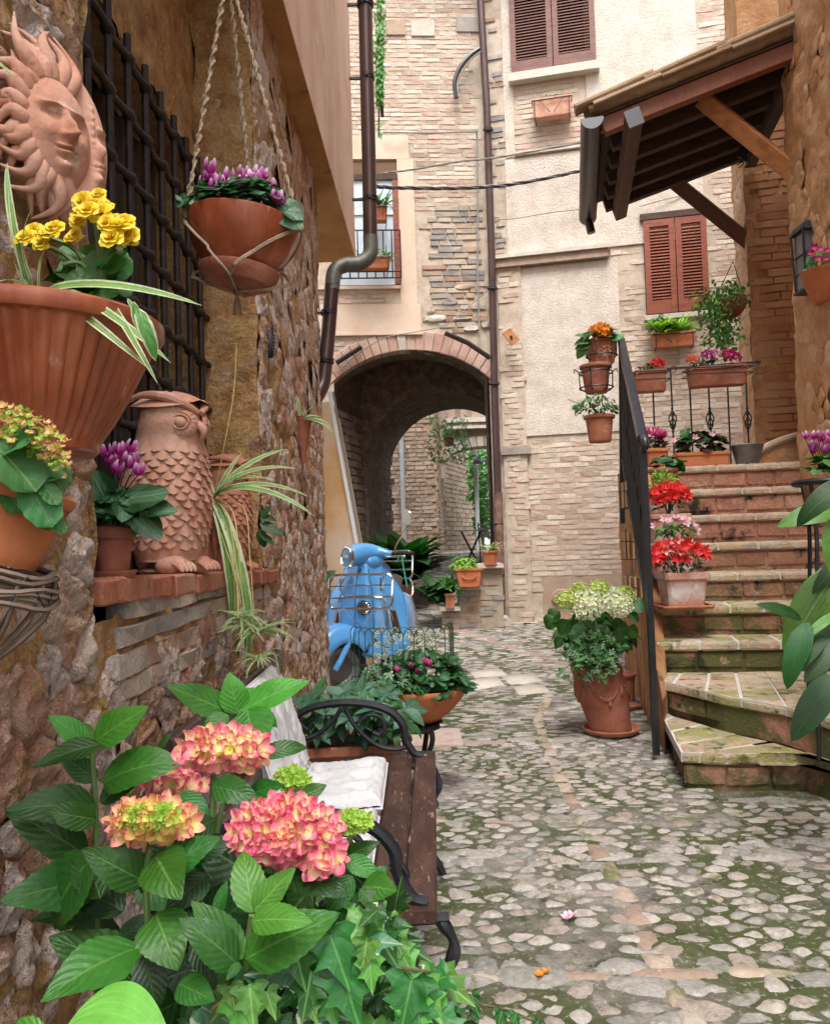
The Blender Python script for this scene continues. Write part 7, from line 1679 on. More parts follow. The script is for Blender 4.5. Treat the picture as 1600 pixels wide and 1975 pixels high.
m = MB(); m.beam(CP(-.075, .15, -.20), CP(-.06, .15, -.20), .13, .15, up=(-.3, 0, .95)); part('purlin_cap', m, plain('cap_grey', (.10, .10, .11), .5), cn, smooth=False)
m = MB(); m.beam(CP(-.02, .95, -.16), CP(1.02, .95, -.16), .1, .16); part('wall_plate', m, WOOD_DK, cn, smooth=False)
g0, g1 = P(1141, 226, 6.65), P(1133, 418, 8.65); dg = (g1-g0); m = MB(); vs = []; n_ = 12; sd_ = V((1, -.19, 0)).normalized()
for p in (g0, g1):
    for rr2 in (.095, .085):
        for q in range(n_+1): an = -pi*q/n_; vs.append(p+sd_*(cos(an)*rr2)+V((0, 0, sin(an)*rr2)))
w_ = n_+1; m.add(vs, [(q, q+1, 2*w_+q+1, 2*w_+q) for q in range(n_)]+[(w_+q, w_+q+1, 3*w_+q+1, 3*w_+q) for q in range(n_)]+[(0, w_, 3*w_, 2*w_), (n_, w_+n_, 3*w_+n_, 2*w_+n_)])
gt = part('gutter', m, plain('gutter_brown', (.035, .025, .022), .35, .3), cn, smooth=True)
for p in (g0, g1): m = MB(); m.add([p+sd_*(cos(-pi*q/n_)*.097)+V((0, -.003, sin(-pi*q/n_)*.097)) for q in range(n_+1)], [tuple(range(n_+1))]); part('gutter_cap', m, plain('cap_grey2', (.16, .17, .18), .4, .4), gt, smooth=False)
m = MB(); p = g1-dg.normalized()*.1; m.tube([p+V((0, 0, -.06)), p+V((.03, 0, -.22))], .045, 12); part('gutter_outlet', m, plain('gutter_brown', (.035, .025, .022), .35, .3), gt)
b0_, b1_ = P(1353, 190, 6.85), P(1548, 348, 6.72); m = MB(); m.beam(b0_, b1_, .12, .14, up=(.2, -.6, .8), bev=.008); part('brace', m, WOOD_OR, cn, smooth=False)
b0_, b1_ = P(1285, 338, 8.42), P(1462, 482, 8.5); m = MB(); m.beam(b0_, b1_, .12, .14, up=(.2, -.6, .8), bev=.008); part('brace', m, surf('brace_dark', [(.09,.03,.02),(.16,.06,.035)], 6, .6, .4, 60, .003), cn, smooth=False)
t = thing('hanging_lantern', 'small black scrolled iron lantern under the canopy by the brick pier', 'lantern', P(1432, 300, 7.9)); c = P(1432, 292, 7.9); m = MB(); m.lathe([(.001, .06), (.03, .05), (.055, 0), (.045, -.05), (.02, -.06)], 8, Matrix.Translation(c)); part('shade', m, IRON, t, smooth=False)
for k in range(6): a = 2*pi*k/6; m = MB(); m.tube([c+V((.03*cos(a)*(1+.5*sin(j/2)), .03*sin(a)*(1+.5*sin(j/2)), -.05-.012*j))+V((.04*cos(a+j*.9), .04*sin(a+j*.9), 0)) for j in range(8)], .005, 5); part('scroll', m, IRON, t)
m = MB(); m.tube([c+V((0, 0, .05)), c+V((.05, 0, .35))], .006, 5); part('chain', m, IRON, t)

# ================================================================ STAIR RAILING AND WHAT HANGS ON IT
sr = thing('stair_railing', 'black wrought iron stair railing with heavy handrail beside the stairs', 'railing', P(1266, 1455, 4.6))
A_, B_ = P(1238, 846, 4.62), P(1197, 655, 6.5); m = MB(); m.beam(A_, B_, .062, .045, bev=.012); m.tube(spline([A_+V((0, -.0, .0)), A_+V((0, -.045, -.01)), A_+V((0, -.055, -.05)), A_+V((0, -.02, -.065))], 4), .022, 10); part('handrail', m, surf('worn_black_rail', [(.03,.032,.04),(.07,.075,.09)], 8, .3, .1, metal=.4), sr)
Ab, Bb = P(1256, 1215, 4.64), P(1200, 885, 6.5)
m = MB(); m.beam(A_+V((0, -.01, 0)), P(1265, 1456, 4.6), .034, .034, up=(0, 1, 0)); part('post', m, IRON, sr, smooth=False)
m = MB(); m.beam(B_, P(1200, 1010, 6.5), .034, .034, up=(0, 1, 0)); part('post', m, IRON, sr, smooth=False)
m = MB(); m.beam(Ab, Bb, .03, .014); part('bottom_rail', m, IRON, sr, smooth=False); m = MB(); m.beam(A_.lerp(Ab, .12), B_.lerp(Bb, .14), .02, .012); part('middle_rail', m, IRON, sr, smooth=False)
for k in range(1, 18):
    f = k/18; a, b = A_.lerp(B_, f), Ab.lerp(Bb, f); m = MB(); m.beam(a, b, .014, .014, up=(0, 1, 0)); br = part('baluster', m, IRON, sr, smooth=False)
    if k % 2 == 0:
        c = a.lerp(b, .55); m = MB()
        for s in (1, -1): m.tube([c+V((.0, s*.055*(1-q/14)*sin(q*.62), s*(.09-.012*q)+s*.05*(1-q/14)*cos(q*.62))) for q in range(13)], .006, 5)
        part('scroll', m, IRON, br)
def bracket(c, r, h): 
    m = MB()
    for z in (0, -h): m.tube([V(c)+V((r*cos(2*pi*i/20), r*sin(2*pi*i/20), z)) for i in range(20)], .006, 5, closed=True)
    for k in range(6): a = 2*pi*k/6; m.tube(spline([V(c)+V((r*cos(a), r*sin(a), 0)), V(c)+V((r*.95*cos(a), r*.95*sin(a), -h)), V(c)+V((r*.6*cos(a), r*.6*sin(a), -h*1.25))], 3), .005, 5); m.tube(spline([V(c)+V((r*cos(a), r*sin(a), 0)), V(c)+V((r*1.25*cos(a), r*1.25*sin(a), .03)), V(c)+V((r*1.3*cos(a), r*1.3*sin(a), .0))], 3), .004, 5)
    return m
c = P(1160, 703, 6.45); t = thing('potted_plant', 'leaf patterned clay pot with orange and crimson flowers topmost on the stair railing', 'potted plant', c)
sqpot(t, c, .22, .16, .20, TERRA, .22, .16, .012, .03, yaw=.2); m = MB()
for x in (-.05, 0, .05):
    for s in (-1, 1):
        for z in (.05, .08, .11): m.tube([c+V((x, -.098, z)), c+V((x+s*.02, -.104, z+.025))], .004, 5)
part('leaf_relief', m, TERRA_PK, t); dome(t, 'leaf', OVL, L_DK, c+V((-.02, 0, .22)), (.15, .13, .06), 24, .15, out=1, lo=-.1)
for (b, q) in (((1140,660),(1105,652)),((1140,662),(1108,668)),((1175,655),(1203,645)),((1130,665),(1112,690)),((1165,650),(1190,640)),((1125,650),(1108,640))): px_leaf(t, OVL, L_MID, b, q, 6.35, None, 1.5)
flower_head(t, P(1158, 642, 6.4), .085, 60, .026, F_ORG); inst('flower', CYF[1].mesh('flower', F_CYC2, flat=False, solid=False), t, Matrix.Translation(P(1140, 645, 6.4)) @ Matrix.Scale(.06, 4))
t2 = thing('pot_holder', 'curled black wire pot holder topmost on the stair railing', 'pot holder', c); part('wire_ring', bracket(c+V((0, 0, .19)), .125, .12), IRON, t2)
c = P(1150, 758, 6.2); t = thing('potted_plant', 'empty terracotta pot hanging second from the top on the stair railing', 'potted plant', c); pot(t, c, .125, .085, .22, TERRA_OLD)
t2 = thing('pot_holder', 'curled black wire holder around the second pot from the top on the stair railing', 'pot holder', c); part('wire_ring', bracket(c+V((0, 0, .16)), .13, .12), IRON, t2)
c = P(1157, 853, 5.9); t = thing('potted_plant', 'terracotta pot with a small leafy bush hanging lowest on the stair railing', 'potted plant', c); pot(t, c, .115, .08, .20, TERRA); dome(t, 'leaf', OVL, [L_DK, L_MID], P(1148, 785, 5.9), (.17, .14, .09), 230, .042, down=.3); stems(t, c+V((0, 0, .18)), [P(1110, 780, 5.8), P(1095, 770, 5.8), P(1175, 790, 5.9), P(1150, 770, 5.9)], .003)
for k in range(3):   # little display racks with wooden boards on the outside of the railing
    q = P(1212-2*k+6*k, (955, 1052, 1140)[k], 6.1-.25*k); t = thing('card_rack', ('upper', 'middle', 'lowest')[k]+' of the little wire racks with wooden boards fixed outside the stair wall', 'rack', q)
    for j in range(3): m = MB(); m.box(q+V((-.035+.03*j, -.03*j, .0)), (.012, .13, .20)); part('board', m, surf('pale_board', [(.42,.22,.09),(.55,.34,.17),(.62,.5,.38)], 5, .7, .3, rmix=.6), t, smooth=False)
    m = MB(); m.tube([q+V((-.06, -.1, -.10)), q+V((.03, -.1, -.10)), q+V((.03, .08, -.10)), q+V((-.06, .08, -.10))], .004, 5, closed=True); m.tube([q+V((-.06, -.1, .03)), q+V((.03, -.1, .03)), q+V((.03, .08, .03)), q+V((-.06, .08, .03))], .004, 5, closed=True); m.tube([q+V((-.06, -.1, -.1)), q+V((-.06, -.1, .12))], .004, 5); part('wire_frame', m, IRON, t)

# landing rail
lr = thing('landing_rail', 'black iron landing rail with twisted basket bars at the top of the stairs', 'railing', P(1340, 900, 7.5)); a, b = P(1222, 716, 7.62), P(1466, 698, 7.38); m = MB(); m.beam(a, b, .035, .014); part('rail', m, IRON, lr, smooth=False)
for (x, tw) in ((1258, 0), (1294, 1), (1330, 0), (1366, 1), (1402, 0), (1437, 1)):
    f = (x-1222)/244; top = a.lerp(b, f); Y = top.y; bot_ = V((top.x, Y, 1.88)); m = MB(); m.tube([top, bot_], .008, 6); o = part('bar', m, IRON, lr)
    if tw:
        c = P(x, 810, Y); c.x = top.x; m = MB()
        for k in range(4): m.tube([c+V((.036*sin(pi*j/10)*cos(2*pi*k/4+j*.32), .036*sin(pi*j/10)*sin(2*pi*k/4+j*.32), .10-.02*j)) for j in range(11)], .006, 5)
        m.ell(c+V((0, 0, .11)), (.014, .014, .014), 8, 6); m.ell(c-V((0, 0, .11)), (.014, .014, .014), 8, 6); part('basket_twist', m, IRON, o)
def trough(x0, x1, y0, y1, Y, label, n, fl, lm=None, mat=TERRA_OLD):
    p0, p1 = P(x0, y1, Y), P(x1, y1, Y-.2*(x1-x0)/1540*Y*.2); w = (p1-p0).length; h = P(x0, y0, Y).z-p0.z; c = (p0+p1)/2; t = thing('flower_trough', label, 'flower trough', c); sqpot(t, c, w, w*.92, h, mat, .19, .15, .012, .03, yaw=-.17)
    dome(t, 'leaf', OVL, lm or L_DK, c+V((0, 0, h+.01)), (w*.45, .09, .07), n, .07, lo=-.1)
    for (x, y, mt, k) in fl: flower_head(t, P(x, y, Y-.05), .055, k, .022, mt)
    for z in (.1, h-.02): 
        m = MB(); m.tube([c+V((-w*.54, -.11, z)), c+V((w*.54, -.13, z)), c+V((w*.54, .1, z)), c+V((-w*.54, .1, z))], .006, 5, closed=True); part('rack_bar', m, IRON, t)
    for s in (-.55, .55): m = MB(); m.tube(spline([c+V((s*w, -.12, h)), c+V((s*w+.03, -.12, h+.02)), c+V((s*w+.05, -.12, h-.02)), c+V((s*w+.01, -.12, h-.05))], 4), .005, 5); part('rack_hook', m, IRON, t)
    return t
trough(1222, 1284, 716, 756, 7.42, 'short dark flower trough with red geranium behind the stair handrail', 26, [(1268, 702, F_RED, 30)])
trough(1326, 1438, 708, 745, 7.30, 'long dark flower trough with pink and purple flowers on the landing rail', 60, [(1335, 694, petalmat('salmon', [(.7,.2,.12),(.82,.28,.2)]), 26), (1366, 686, F_CYC, 30), (1376, 683, F_LPK, 20), (1405, 684, F_CYC2, 30), (1415, 690, F_CYC2, 20)])
# hanging basket with trailing foliage by the pier
c = P(1408, 612, 7.7); t = thing('hanging_planter', 'round hanging pot overflowing with trailing green foliage beside the brick pier', 'hanging planter', c); m = MB(); m.lathe([(.001, -.02), (.09, 0), (.15, .06), (.178, .14), (.18, .17), (.165, .17), (.15, .14)], 30, Matrix.Translation(c) @ Matrix.Rotation(R(-8), 4, 'Y')); part('pot', m, TERRA_OLD, t)
m = MB(); m.tube([c+V((.15, 0, .17)), c+V((.05, 0, .55))], .004, 5); m.tube([c+V((-.15, 0, .17)), c+V((.05, 0, .55))], .004, 5); part('chain', m, IRON, t)
mats = []
for i in range(900):
    r_ = random.random()
    if r_ < .35: x, y = random.gauss(1375, 17), random.gauss(590, 20)
    elif r_ < .55: x, y = random.gauss(1410, 16), random.gauss(565, 12)
    else: x, y = random.gauss(1392, 17), random.gauss(645, 24)
    if y > 705 or y < 535: continue
    mats.append(orient(P(x, y, U(7.35, 7.8)), (U(-1, .6), U(-.6, .2), U(-1, .3)), rough_n((0, -.7, .6), .6), U(.03, .065)))
scatter(t, 'leaf', OVL, [L_MID, L_LIME, L_MID], mats[:300]); scatter(t, 'foliage', OVL, L_MID, mats[300:], True)

# ================================================================ POTS ON THE STAIRS
def azalea(t, c, rx_, ry_, rz_, n, fm, sz, leafn=120, lm=L_DK, ls=.035):
    dome(t, 'leaf', OVL, lm, c-V((0, 0, .02)), (rx_*.95, ry_*.9, rz_), leafn, ls, lo=-.5)
    for i in range(n):
        d = V((U(-1, 1), U(-1, .4), U(-.15, 1))).normalized(); p = c+V((d.x*rx_, d.y*ry_, d.z*rz_+.015)); nn = rough_n(d+V((0, -.5, .2)), .4); inst('flower', random.choice(AZA).mesh('flower', random.choice(fm), flat=False, solid=False), t, orient(p, nn.orthogonal(), nn, sz*.72*U(.8, 1.2)))
    stems(t, c-V((0, 0, rz_+.06)), [c+V((U(-rx_, rx_)*.7, U(-ry_, ry_)*.5, U(-.02, .04))) for _ in range(9)], .004, surf('twig', [(.08,.05,.03),(.14,.09,.06)], 20, .9, .3))
FADED = surf('faded_terracotta', [(.42,.17,.11),(.50,.26,.19),(.58,.46,.42)], 5, .85, .4, 90, .003, val=.15, layers=[((.62,.58,.57),6,.52,.66)])
p = P(1316, 1168, 5.30); p.z = zz[4]+.004; t = thing('potted_azalea', 'square faded pot of red and white azalea lowest on the stairs', 'potted plant', p)
saucer(t, p, .001, .001) if 0 else None
sqpot(t, p, .34, .33, .02, TERRA, .3, .29, .008, .015, name='saucer', soil=False); sqpot(t, p+V((0, 0, .012)), .29, .23, .22, FADED, .27, .21, .014, .045); azalea(t, P(1310, 1078, 5.28), .18, .14, .10, 40, [F_RED, F_RW, F_RED], .052, 170)
for (x, y, f) in ((1290,1042,F_RW),(1300,1050,F_RED),(1320,1055,F_RED),(1325,1045,F_RED),(1262,1062,F_RED),(1275,1070,F_RED),(1311,1063,F_RW),(1352,1065,F_RED),(1340,1060,F_RED),(1262,1080,F_RED),(1283,1060,F_RW),(1305,1040,F_RW)): inst('flower', random.choice(AZA).mesh('flower', f, flat=False, solid=False), t, orient(P(x, y, U(5.1, 5.2)), rough_n((1, 0, 0), .6), rough_n((0, -1, .3), .4), U(.032, .044)))
p = P(1292, 1100, 5.62); p.z = zz[5]+.004; t = thing('potted_azalea', 'square pot of pale pink azalea second from the bottom of the stairs', 'potted plant', p); sqpot(t, p, .30, .24, .22, FADED, .28, .22, .014, .04); azalea(t, P(1300, 1022, 5.6), .15, .13, .07, 12, [F_LPK], .045, 150, L_MID, .045)
p = P(1287, 1040, 5.95); p.z = zz[6]+.004; t = thing('potted_azalea', 'whitened square pot of scarlet azalea halfway up the stairs', 'potted plant', p); sqpot(t, p, .29, .25, .22, FADED, .27, .23, .014, .035); azalea(t, P(1287, 962, 5.92), .14, .13, .08, 40, [F_RED], .058, 120, L_DK, .035)
p = P(1280, 985, 6.25); p.z = zz[7]+.004; t = thing('potted_plant', 'pinkish pot of small upright green leaves above the scarlet azalea', 'potted plant', p); pot(t, p, .135, .1, .19, FADED); dome(t, 'leaf', LAN, L_LIME, p+V((0, 0, .24)), (.12, .1, .10), 80, .09, out=.8, down=-.3)
p = P(1280, 930, 6.55); p.z = zz[8]+.004; t = thing('potted_plant', 'pot of broad flat green leaves near the top of the stairs', 'potted plant', p); pot(t, p, .125, .09, .17, TERRA_OLD); dome(t, 'leaf', BEG, L_DK, p+V((.03, 0, .20)), (.15, .12, .06), 34, .09)
p = P(1264, 880, 7.0); p.z = 1.885; t = thing('potted_plant', 'pot of magenta cyclamen on the landing behind the handrail end', 'potted plant', p); sqpot(t, p, .2, .16, .15, TERRA_OR); dome(t, 'leaf', CYC, L_PUR, p+V((0, 0, .19)), (.13, .1, .07), 36, .07); cyclamen_flowers(t, p+V((0, 0, .14)), (.1, .08), 14, .06, .17, F_CYC2)
p = P(1352, 895, 7.12); p.z = 1.882; t = thing('flower_trough', 'orange terracotta trough of dark purple begonia leaves on the landing', 'flower trough', p); sqpot(t, p, .47, .44, .12, TERRA_OR, .2, .18, .01, .03, yaw=-.12); dome(t, 'leaf', BEG, [L_PUR, L_PUR, L_DK], p+V((0, 0, .19)), (.24, .11, .13), 110, .085)
for (x, y) in ((1372, 838), (1298, 850), (1340, 845)): inst('flower', random.choice(AZA).mesh('flower', F_LPK, flat=False, solid=False), t, orient(P(x, y, 7.0), (1, 0, 0), (0, -.8, .5), .035))
p = P(1441, 890, 7.05); p.z = 1.882; t = thing('metal_bucket', 'dented grey metal bucket standing at the top of the stairs', 'bucket', p); m = MB(); m.lathe([(.001, 0), (.09, 0), (.095, .004), (.135, .155), (.141, .165), (.135, .172), (.128, .165), (.09, .01)], 36, Matrix.Translation(p)); part('body', m, GALV, t)
m = MB(); m.lathe([(.001, .09), (.108, .09)], 20, Matrix.Translation(p)); part('soil', m, SOIL, t); m = MB(); m.tube([p+V((.14*cos(a), .03, .16+.02*sin(a))) for a in [pi*i/14 for i in range(15)]], .004, 6); part('handle', m, IRON, t)

# ================================================================ BIG URN
c = P(1178, 1408, 5.25); c.z = gz(c.x, c.y)+.014; t = thing('potted_hydrangea', 'tall leaning terracotta urn of white hydrangea and ivy at the stair wall foot', 'potted plant', c)
saucer(t, c, .185, .035, TERRA); m = MB(); TH = .44; lean = lambda z: -.085*(z/TH)
pr = [(.001, .01), (.130, .01), (.135, .02), (.138, .05), (.146, .12), (.158, .20), (.170, .27), (.172, .30), (.163, .34), (.160, .38), (.166, .40), (.168, .415), (.163, .425), (.168, .435), (.160, .44), (.148, .44), (.14, .40)]
m.lathe(pr, 56); m.v = [tuple(V(p)+c+V((lean(p[2]), 0, 0))) for p in m.v]; part('pot', m, TERRA_OLD, t)
m = MB()
for k in range(-1, 2):
    for j in range(15):
        q = j/14; a = -pi/2-.05+k*1.5+(q-.5)*1.15; z = .315-.075*sin(pi*q); rr = .170; p = c+V((lean(z)+rr*cos(a), rr*sin(a), z)); m.ell(p, (.011, .011, .010+.006*sin(pi*q)), 6, 5)
    a = -pi/2+k*1.5+.60; m.ell(c+V((lean(.28)+.17*cos(a), .17*sin(a), .285)), (.016, .016, .035), 8, 6); m.ell(c+V((lean(.2)+.168*cos(a-.6), .168*sin(a-.6), .215)), (.012, .012, .02), 8, 6)
part('garland_relief', m, TERRA_OLD, t)
tc_ = c+V((-.085, 0, .44)); dome(t, 'leaf', HYD_S, L_HYD, P(1150, 1222, 5.22), (.25, .20, .13), 95, .15, down=.5, lo=-.5)
for (b, q) in (((1070,1190),(1045,1212)),((1080,1180),(1048,1195)),((1215,1175),(1248,1155)),((1210,1190),(1240,1185)),((1190,1210),(1205,1245)),((1210,1210),(1235,1228)),((1085,1230),(1065,1248)),((1105,1185),(1120,1205)),((1140,1190),(1130,1210)),((1095,1195),(1078,1225))): px_leaf(t, HYD_S, L_HYD, b, q, 5.0, None, 1.5)
for (x, y, r_, k, mt) in ((1130,1170,29,90,F_WHT),(1190,1168,25,80,F_WHT),(1152,1148,18,50,F_WHT),(1205,1150,16,40,F_LIM),(1180,1150,15,34,F_WHT),(1092,1160,17,46,F_LIM),(1118,1140,14,34,F_LIM),(1155,1137,16,34,F_LIM)): flower_head(t, P(x, y-2, 4.93+.12*(y < 1155)), r_/1540*5.3, int(k*1.3), .017, mt, nrm=(0, -.7, .7), flat=.65)
mats = []
for i in range(240):
    x = random.gauss(1145, 30); y = random.gauss(1258, 20)
    if y > 1310 or x < 1078 or x > 1205: continue
    mats.append(orient(P(x, y, 5.02-.05*random.random()), (U(-1, 1), -.4, U(-1, .1)), rough_n((0, -.9, .5), .4), U(.032, .055)))
for (x, y) in ((1080,1290),(1075,1300),(1085,1305),(1155,1308),(1165,1312),(1150,1300),(1180,1300),(1190,1290)): mats.append(orient(P(x, y, 5.0), (U(-1, 1), -.3, -1), (0, -1, .3), .035))
scatter(t, 'leaf', IVY, [L_IVY, L_IVV, L_MID], mats); m = MB()
for (x, y) in ((1080, 1300), (1160, 1310), (1150, 1290)): m.tube(spline([tc_, P((1150+x)/2, 1270, 4.98), P(x, y, 5.0)], 5), .0025, 4)
part('stem', m, STEMG, t)
c = P(1212, 1362, 5.95); c.z = gz(c.x, c.y)+.01; t = thing('terracotta_saucer', 'spare terracotta saucer and pot half hidden behind the tall urn', 'saucer', c); saucer(t, c, .09, .03, TERRA_OLD); pot(t, c+V((.03, .25, 0)), .10, .08, .22, TERRA_OLD)

# ================================================================ RIGHT EDGE
c = V((2.02, 3.35, .55)); t = thing('aspidistra', 'large glossy aspidistra leaves leaning in from the right edge before the stairs', 'plant', c); pot(t, (2.15, 3.4, .0), .19, .14, .42, TERRA_OLD)
RL = [((1640,985),(1508,1000),.95,1,1.9,1),((1660,930),(1530,992),.9,0,1.9,2),((1600,1000),(1608,1110),.9,1,1.8,0),((1625,1090),(1514,1247),1.0,1,2.3,0),((1545,1195),(1472,1160),.95,0,1.7,0),((1560,1200),(1512,1325),.9,0,1.9,1),((1620,1180),(1550,1225),.9,1,1.2,0),((1590,1225),(1528,1292),.9,0,1.9,0),((1625,1230),(1553,1305),.9,2,2.2,0),((1610,1300),(1530,1422),.95,2,2.2,0),((1640,1160),(1575,1190),1.,2,1.7,0),((1600,1330),(1560,1395),1.,0,1.8,1),((1640,1280),(1590,1370),1.,0,1.8,1),((1600,1250),(1560,1330),1.,0,2,1),((1650,1060),(1570,1130),1.,0,1.8,0),((1580,1240),(1540,1250),1.,0,1.4,0),((1620,1200),(1530,1240),1.05,0,1.6,0),((1630,1130),(1570,1270),1.1,0,1.8,1)]
for (b, q, f, mk, w, k) in RL: px_leaf(t, ASP, [L_ASP, L_ASB, leafmat('aspidistra_grey_leaf', (.03,.085,.03), (.08,.15,.06), nv=1, rvar=.3, par=True)][mk], b, q, 3.15*f, 3.1*f, w*.74, nrm=(-.35, -.75, .5), k=k, jit=.12)
stems(t, (2.12, 3.4, .4), [P(1625, y, 3.3) for y in (1000, 1090, 1200, 1280)], .006)
c = P(1600, 930, 3.9); t = thing('plant_stand', 'black iron plant stand at the right edge holding white and purple cyclamen', 'plant stand', c); m = MB(); m.tube([c+V((.16*cos(2*pi*i/30), .16*sin(2*pi*i/30), .0)) for i in range(30)], .016, 8, closed=True); part('ring', m, IRON, t)
for a in (-2.6, -1.3, .2, 2.0): m = MB(); m.tube(spline([c+V((.16*cos(a), .16*sin(a), 0)), c+V((.13*cos(a), .13*sin(a), -.2)), c+V((.15*cos(a), .15*sin(a), -.6)), (c.x+.2*cos(a), c.y+.2*sin(a), .2)], 5), .010, 6); part('leg', m, IRON, t)
m = MB(); m.lathe([(.001, -.22), (.09, -.22), (.12, -.1), (.135, .0), (.13, .02)], 24, Matrix.Translation(c+V((.01, 0, 0)))); part('basket_pot', m, surf('coir', [(.22,.09,.04),(.36,.17,.08)], 20, .95, 1, 90, .01), t)
dome(t, 'leaf', CYC, L_MID, c+V((-.0, 0, .06)), (.14, .12, .08), 44, .065); cyclamen_flowers(t, c+V((-.0, -.02, .05)), (.11, .09), 24, .04, .16, F_CYC)
c = P(1598, 560, 5.9); t = thing('wall_planter', 'fluted orange clay pot of pink flowers hung on the ochre wall under the lantern', 'wall planter', c); m = MB(); m.lathe([(.001, -.09), (.10, -.09), (.115, -.07), (.15, .02), (.178, .11), (.19, .125), (.195, .145), (.18, .145), (.17, .12)], 60, Matrix.Translation(c), lambda a, z, j: 1+(.02*abs(sin(a*15)) if 1 < j < 5 else 0)); part('pot', m, TERRA_OR, t)
dome(t, 'leaf', OVL, L_MID, c+V((-.02, 0, .19)), (.16, .13, .09), 80, .06)
for (x, y) in ((1568,478),(1580,482),(1562,490),(1595,485),(1575,500),(1590,500)): inst('flower', random.choice(AZA).mesh('flower', F_CYC2, flat=False, solid=False), t, orient(P(x, y, 5.75), (1, 0, 0), rough_n((0, -.9, .4), .3), .035))
c = P(1562, 498, 6.25); t = thing('wall_lantern', 'black iron wall lantern with glass sides on the ochre wall', 'lantern', c); hw, hh = .085, .26
for sx_ in (-1, 1):
    for sy_ in (-1, 1): m = MB(); m.beam(c+V((sx_*hw, sy_*hw, -hh)), c+V((sx_*hw*1.15, sy_*hw*1.15, hh*.8)), .014, .014); part('corner_bar', m, IRON, t, smooth=False)
m = MB(); m.box(c+V((0, 0, -hh)), (.2, .2, .02)); part('base', m, IRON, t, smooth=False); m = MB(); m.box(c+V((0, 0, -.02)), (hw*1.9, hw*1.9, hh*1.75)); part('glass', m, plain('lantern_glass', (.10, .11, .12), .1), t, smooth=False)
m = MB(); m.lathe([(.15, hh*.78), (.15, hh*.82), (.12, hh*1.0), (.06, hh*1.12), (.001, hh*1.15)], 4, Matrix.Translation(c) @ Matrix.Rotation(pi/4, 4, 'Z')); part('roof', m, IRON, t, smooth=False)
for z in (-.12, .02): m = MB(); m.box(c+V((0, 0, z)), (hw*2.1, hw*2.1, .01)); part('crossbar', m, IRON, t, smooth=False)
m = MB(); m.tube(spline([c+V((.02, 0, .2)), c+V((.12, 0, .3)), c+V((.2, .02, .2))], 4), .01, 6); part('bracket', m, IRON, t)

# ================================================================ FOREGROUND HYDRANGEA AND IVY
hy = thing('hydrangea', 'pink and yellow hydrangea in full bloom filling the near left corner', 'hydrangea', (-.30, 1.05, .25))
pot(hy, (-.36, 1.08, .18), .17, .12, .26, TERRA_OR)
Z = lambda x, y: (x/1.8605, y/1.8605+1280)
HL = [ # base, tip, Yb, Yt, width, tone
 ((340,280),(495,160),1.30,1.27,1.05,'b'),((310,285),(195,180),1.30,1.27,1.0,'b'),((330,285),(300,200),1.32,1.34,.9,'b'),((360,290),(130,335),1.28,1.22,.9,'m'),((370,430),(575,290),1.30,1.25,1.05,'b2'),((345,420),(215,320),1.33,1.32,1.0,'m'),((360,500),(515,365),1.30,1.30,.85,'m'),((345,510),(70,485),1.28,1.18,.9,'m'),((345,560),(180,530),1.26,1.2,1.0,'b2'),((310,690),(62,520),1.28,1.2,.8,'m'),((360,770),(62,820),1.24,1.12,1.0,'m'),((350,880),(130,905),1.26,1.2,.9,'m'),
 ((500,1020),(180,1120),1.08,.98,1.15,'b2'),((560,900),(610,1035),1.05,.98,1.6,'b2'),((560,690),(610,790),1.08,1.0,1.4,'b2'),((520,785),(322,675),1.10,1.05,1.05,'m'),((575,745),(768,622),1.08,1.08,1.05,'m'),((520,1040),(560,1258),1.04,1.0,1.15,'d'),((440,740),(400,600),1.2,1.2,1.,'d'),
 ((850,180),(830,45),1.42,1.40,1.4,'b'),((860,175),(1080,38),1.42,1.40,.9,'b'),((830,180),(618,76),1.42,1.36,.85,'b2'),((860,160),(900,60),1.44,1.46,.9,'b'),((890,165),(905,298),1.38,1.30,1.7,'b2'),((820,185),(715,235),1.38,1.34,1.1,'b2'),((910,175),(985,210),1.4,1.35,1.,'b2'),((935,330),(1100,270),1.35,1.35,.75,'m'),((560,320),(610,250),1.4,1.4,.6,'m'),
 ((905,895),(870,650),1.00,1.02,1.05,'b'),((910,890),(1045,740),1.0,1.0,.95,'b'),((905,925),(1078,895),.98,.94,.95,'b'),((880,1060),(1172,905),1.0,.97,.95,'b2'),((870,1060),(700,860),1.0,1.0,.95,'b2'),((850,1080),(700,920),.99,.95,1.0,'m'),((860,1075),(815,1130),.98,.96,1.0,'m'),((780,900),(800,790),1.05,1.05,.9,'m'),
 ((1080,480),(1165,435),1.2,1.2,1.2,'b2'),((1240,700),(1362,758),1.12,1.1,1.0,'b2'),((1240,690),(1345,648),1.14,1.12,.9,'m'),((1300,800),(1400,800),1.1,1.06,1.4,'b2'),((1260,760),(1180,900),1.08,1.05,1.1,'m'),((1290,810),(1390,900),1.08,1.05,.9,'m'),((1170,690),(1230,630),1.15,1.15,.9,'m'),
 ((640,470),(745,520),1.22,1.18,1.,'m'),((760,440),(890,455),1.2,1.15,1.0,'m'),((770,560),(640,620),1.16,1.1,1.,'d'),((640,1150),(745,1190),1.0,.96,1.2,'m'),((700,980),(770,1150),1.04,1.0,1.0,'d'),((740,760),(600,880),1.12,1.06,1.2,'d'),((640,830),(730,980),1.1,1.05,1.1,'d'),((430,1000),(520,900),1.2,1.2,1.,'d'),((900,470),(980,430),1.24,1.2,1.,'m'),((700,700),(830,620),1.14,1.14,1.,'d'),((1040,760),(1210,790),1.08,1.02,.9,'d')]
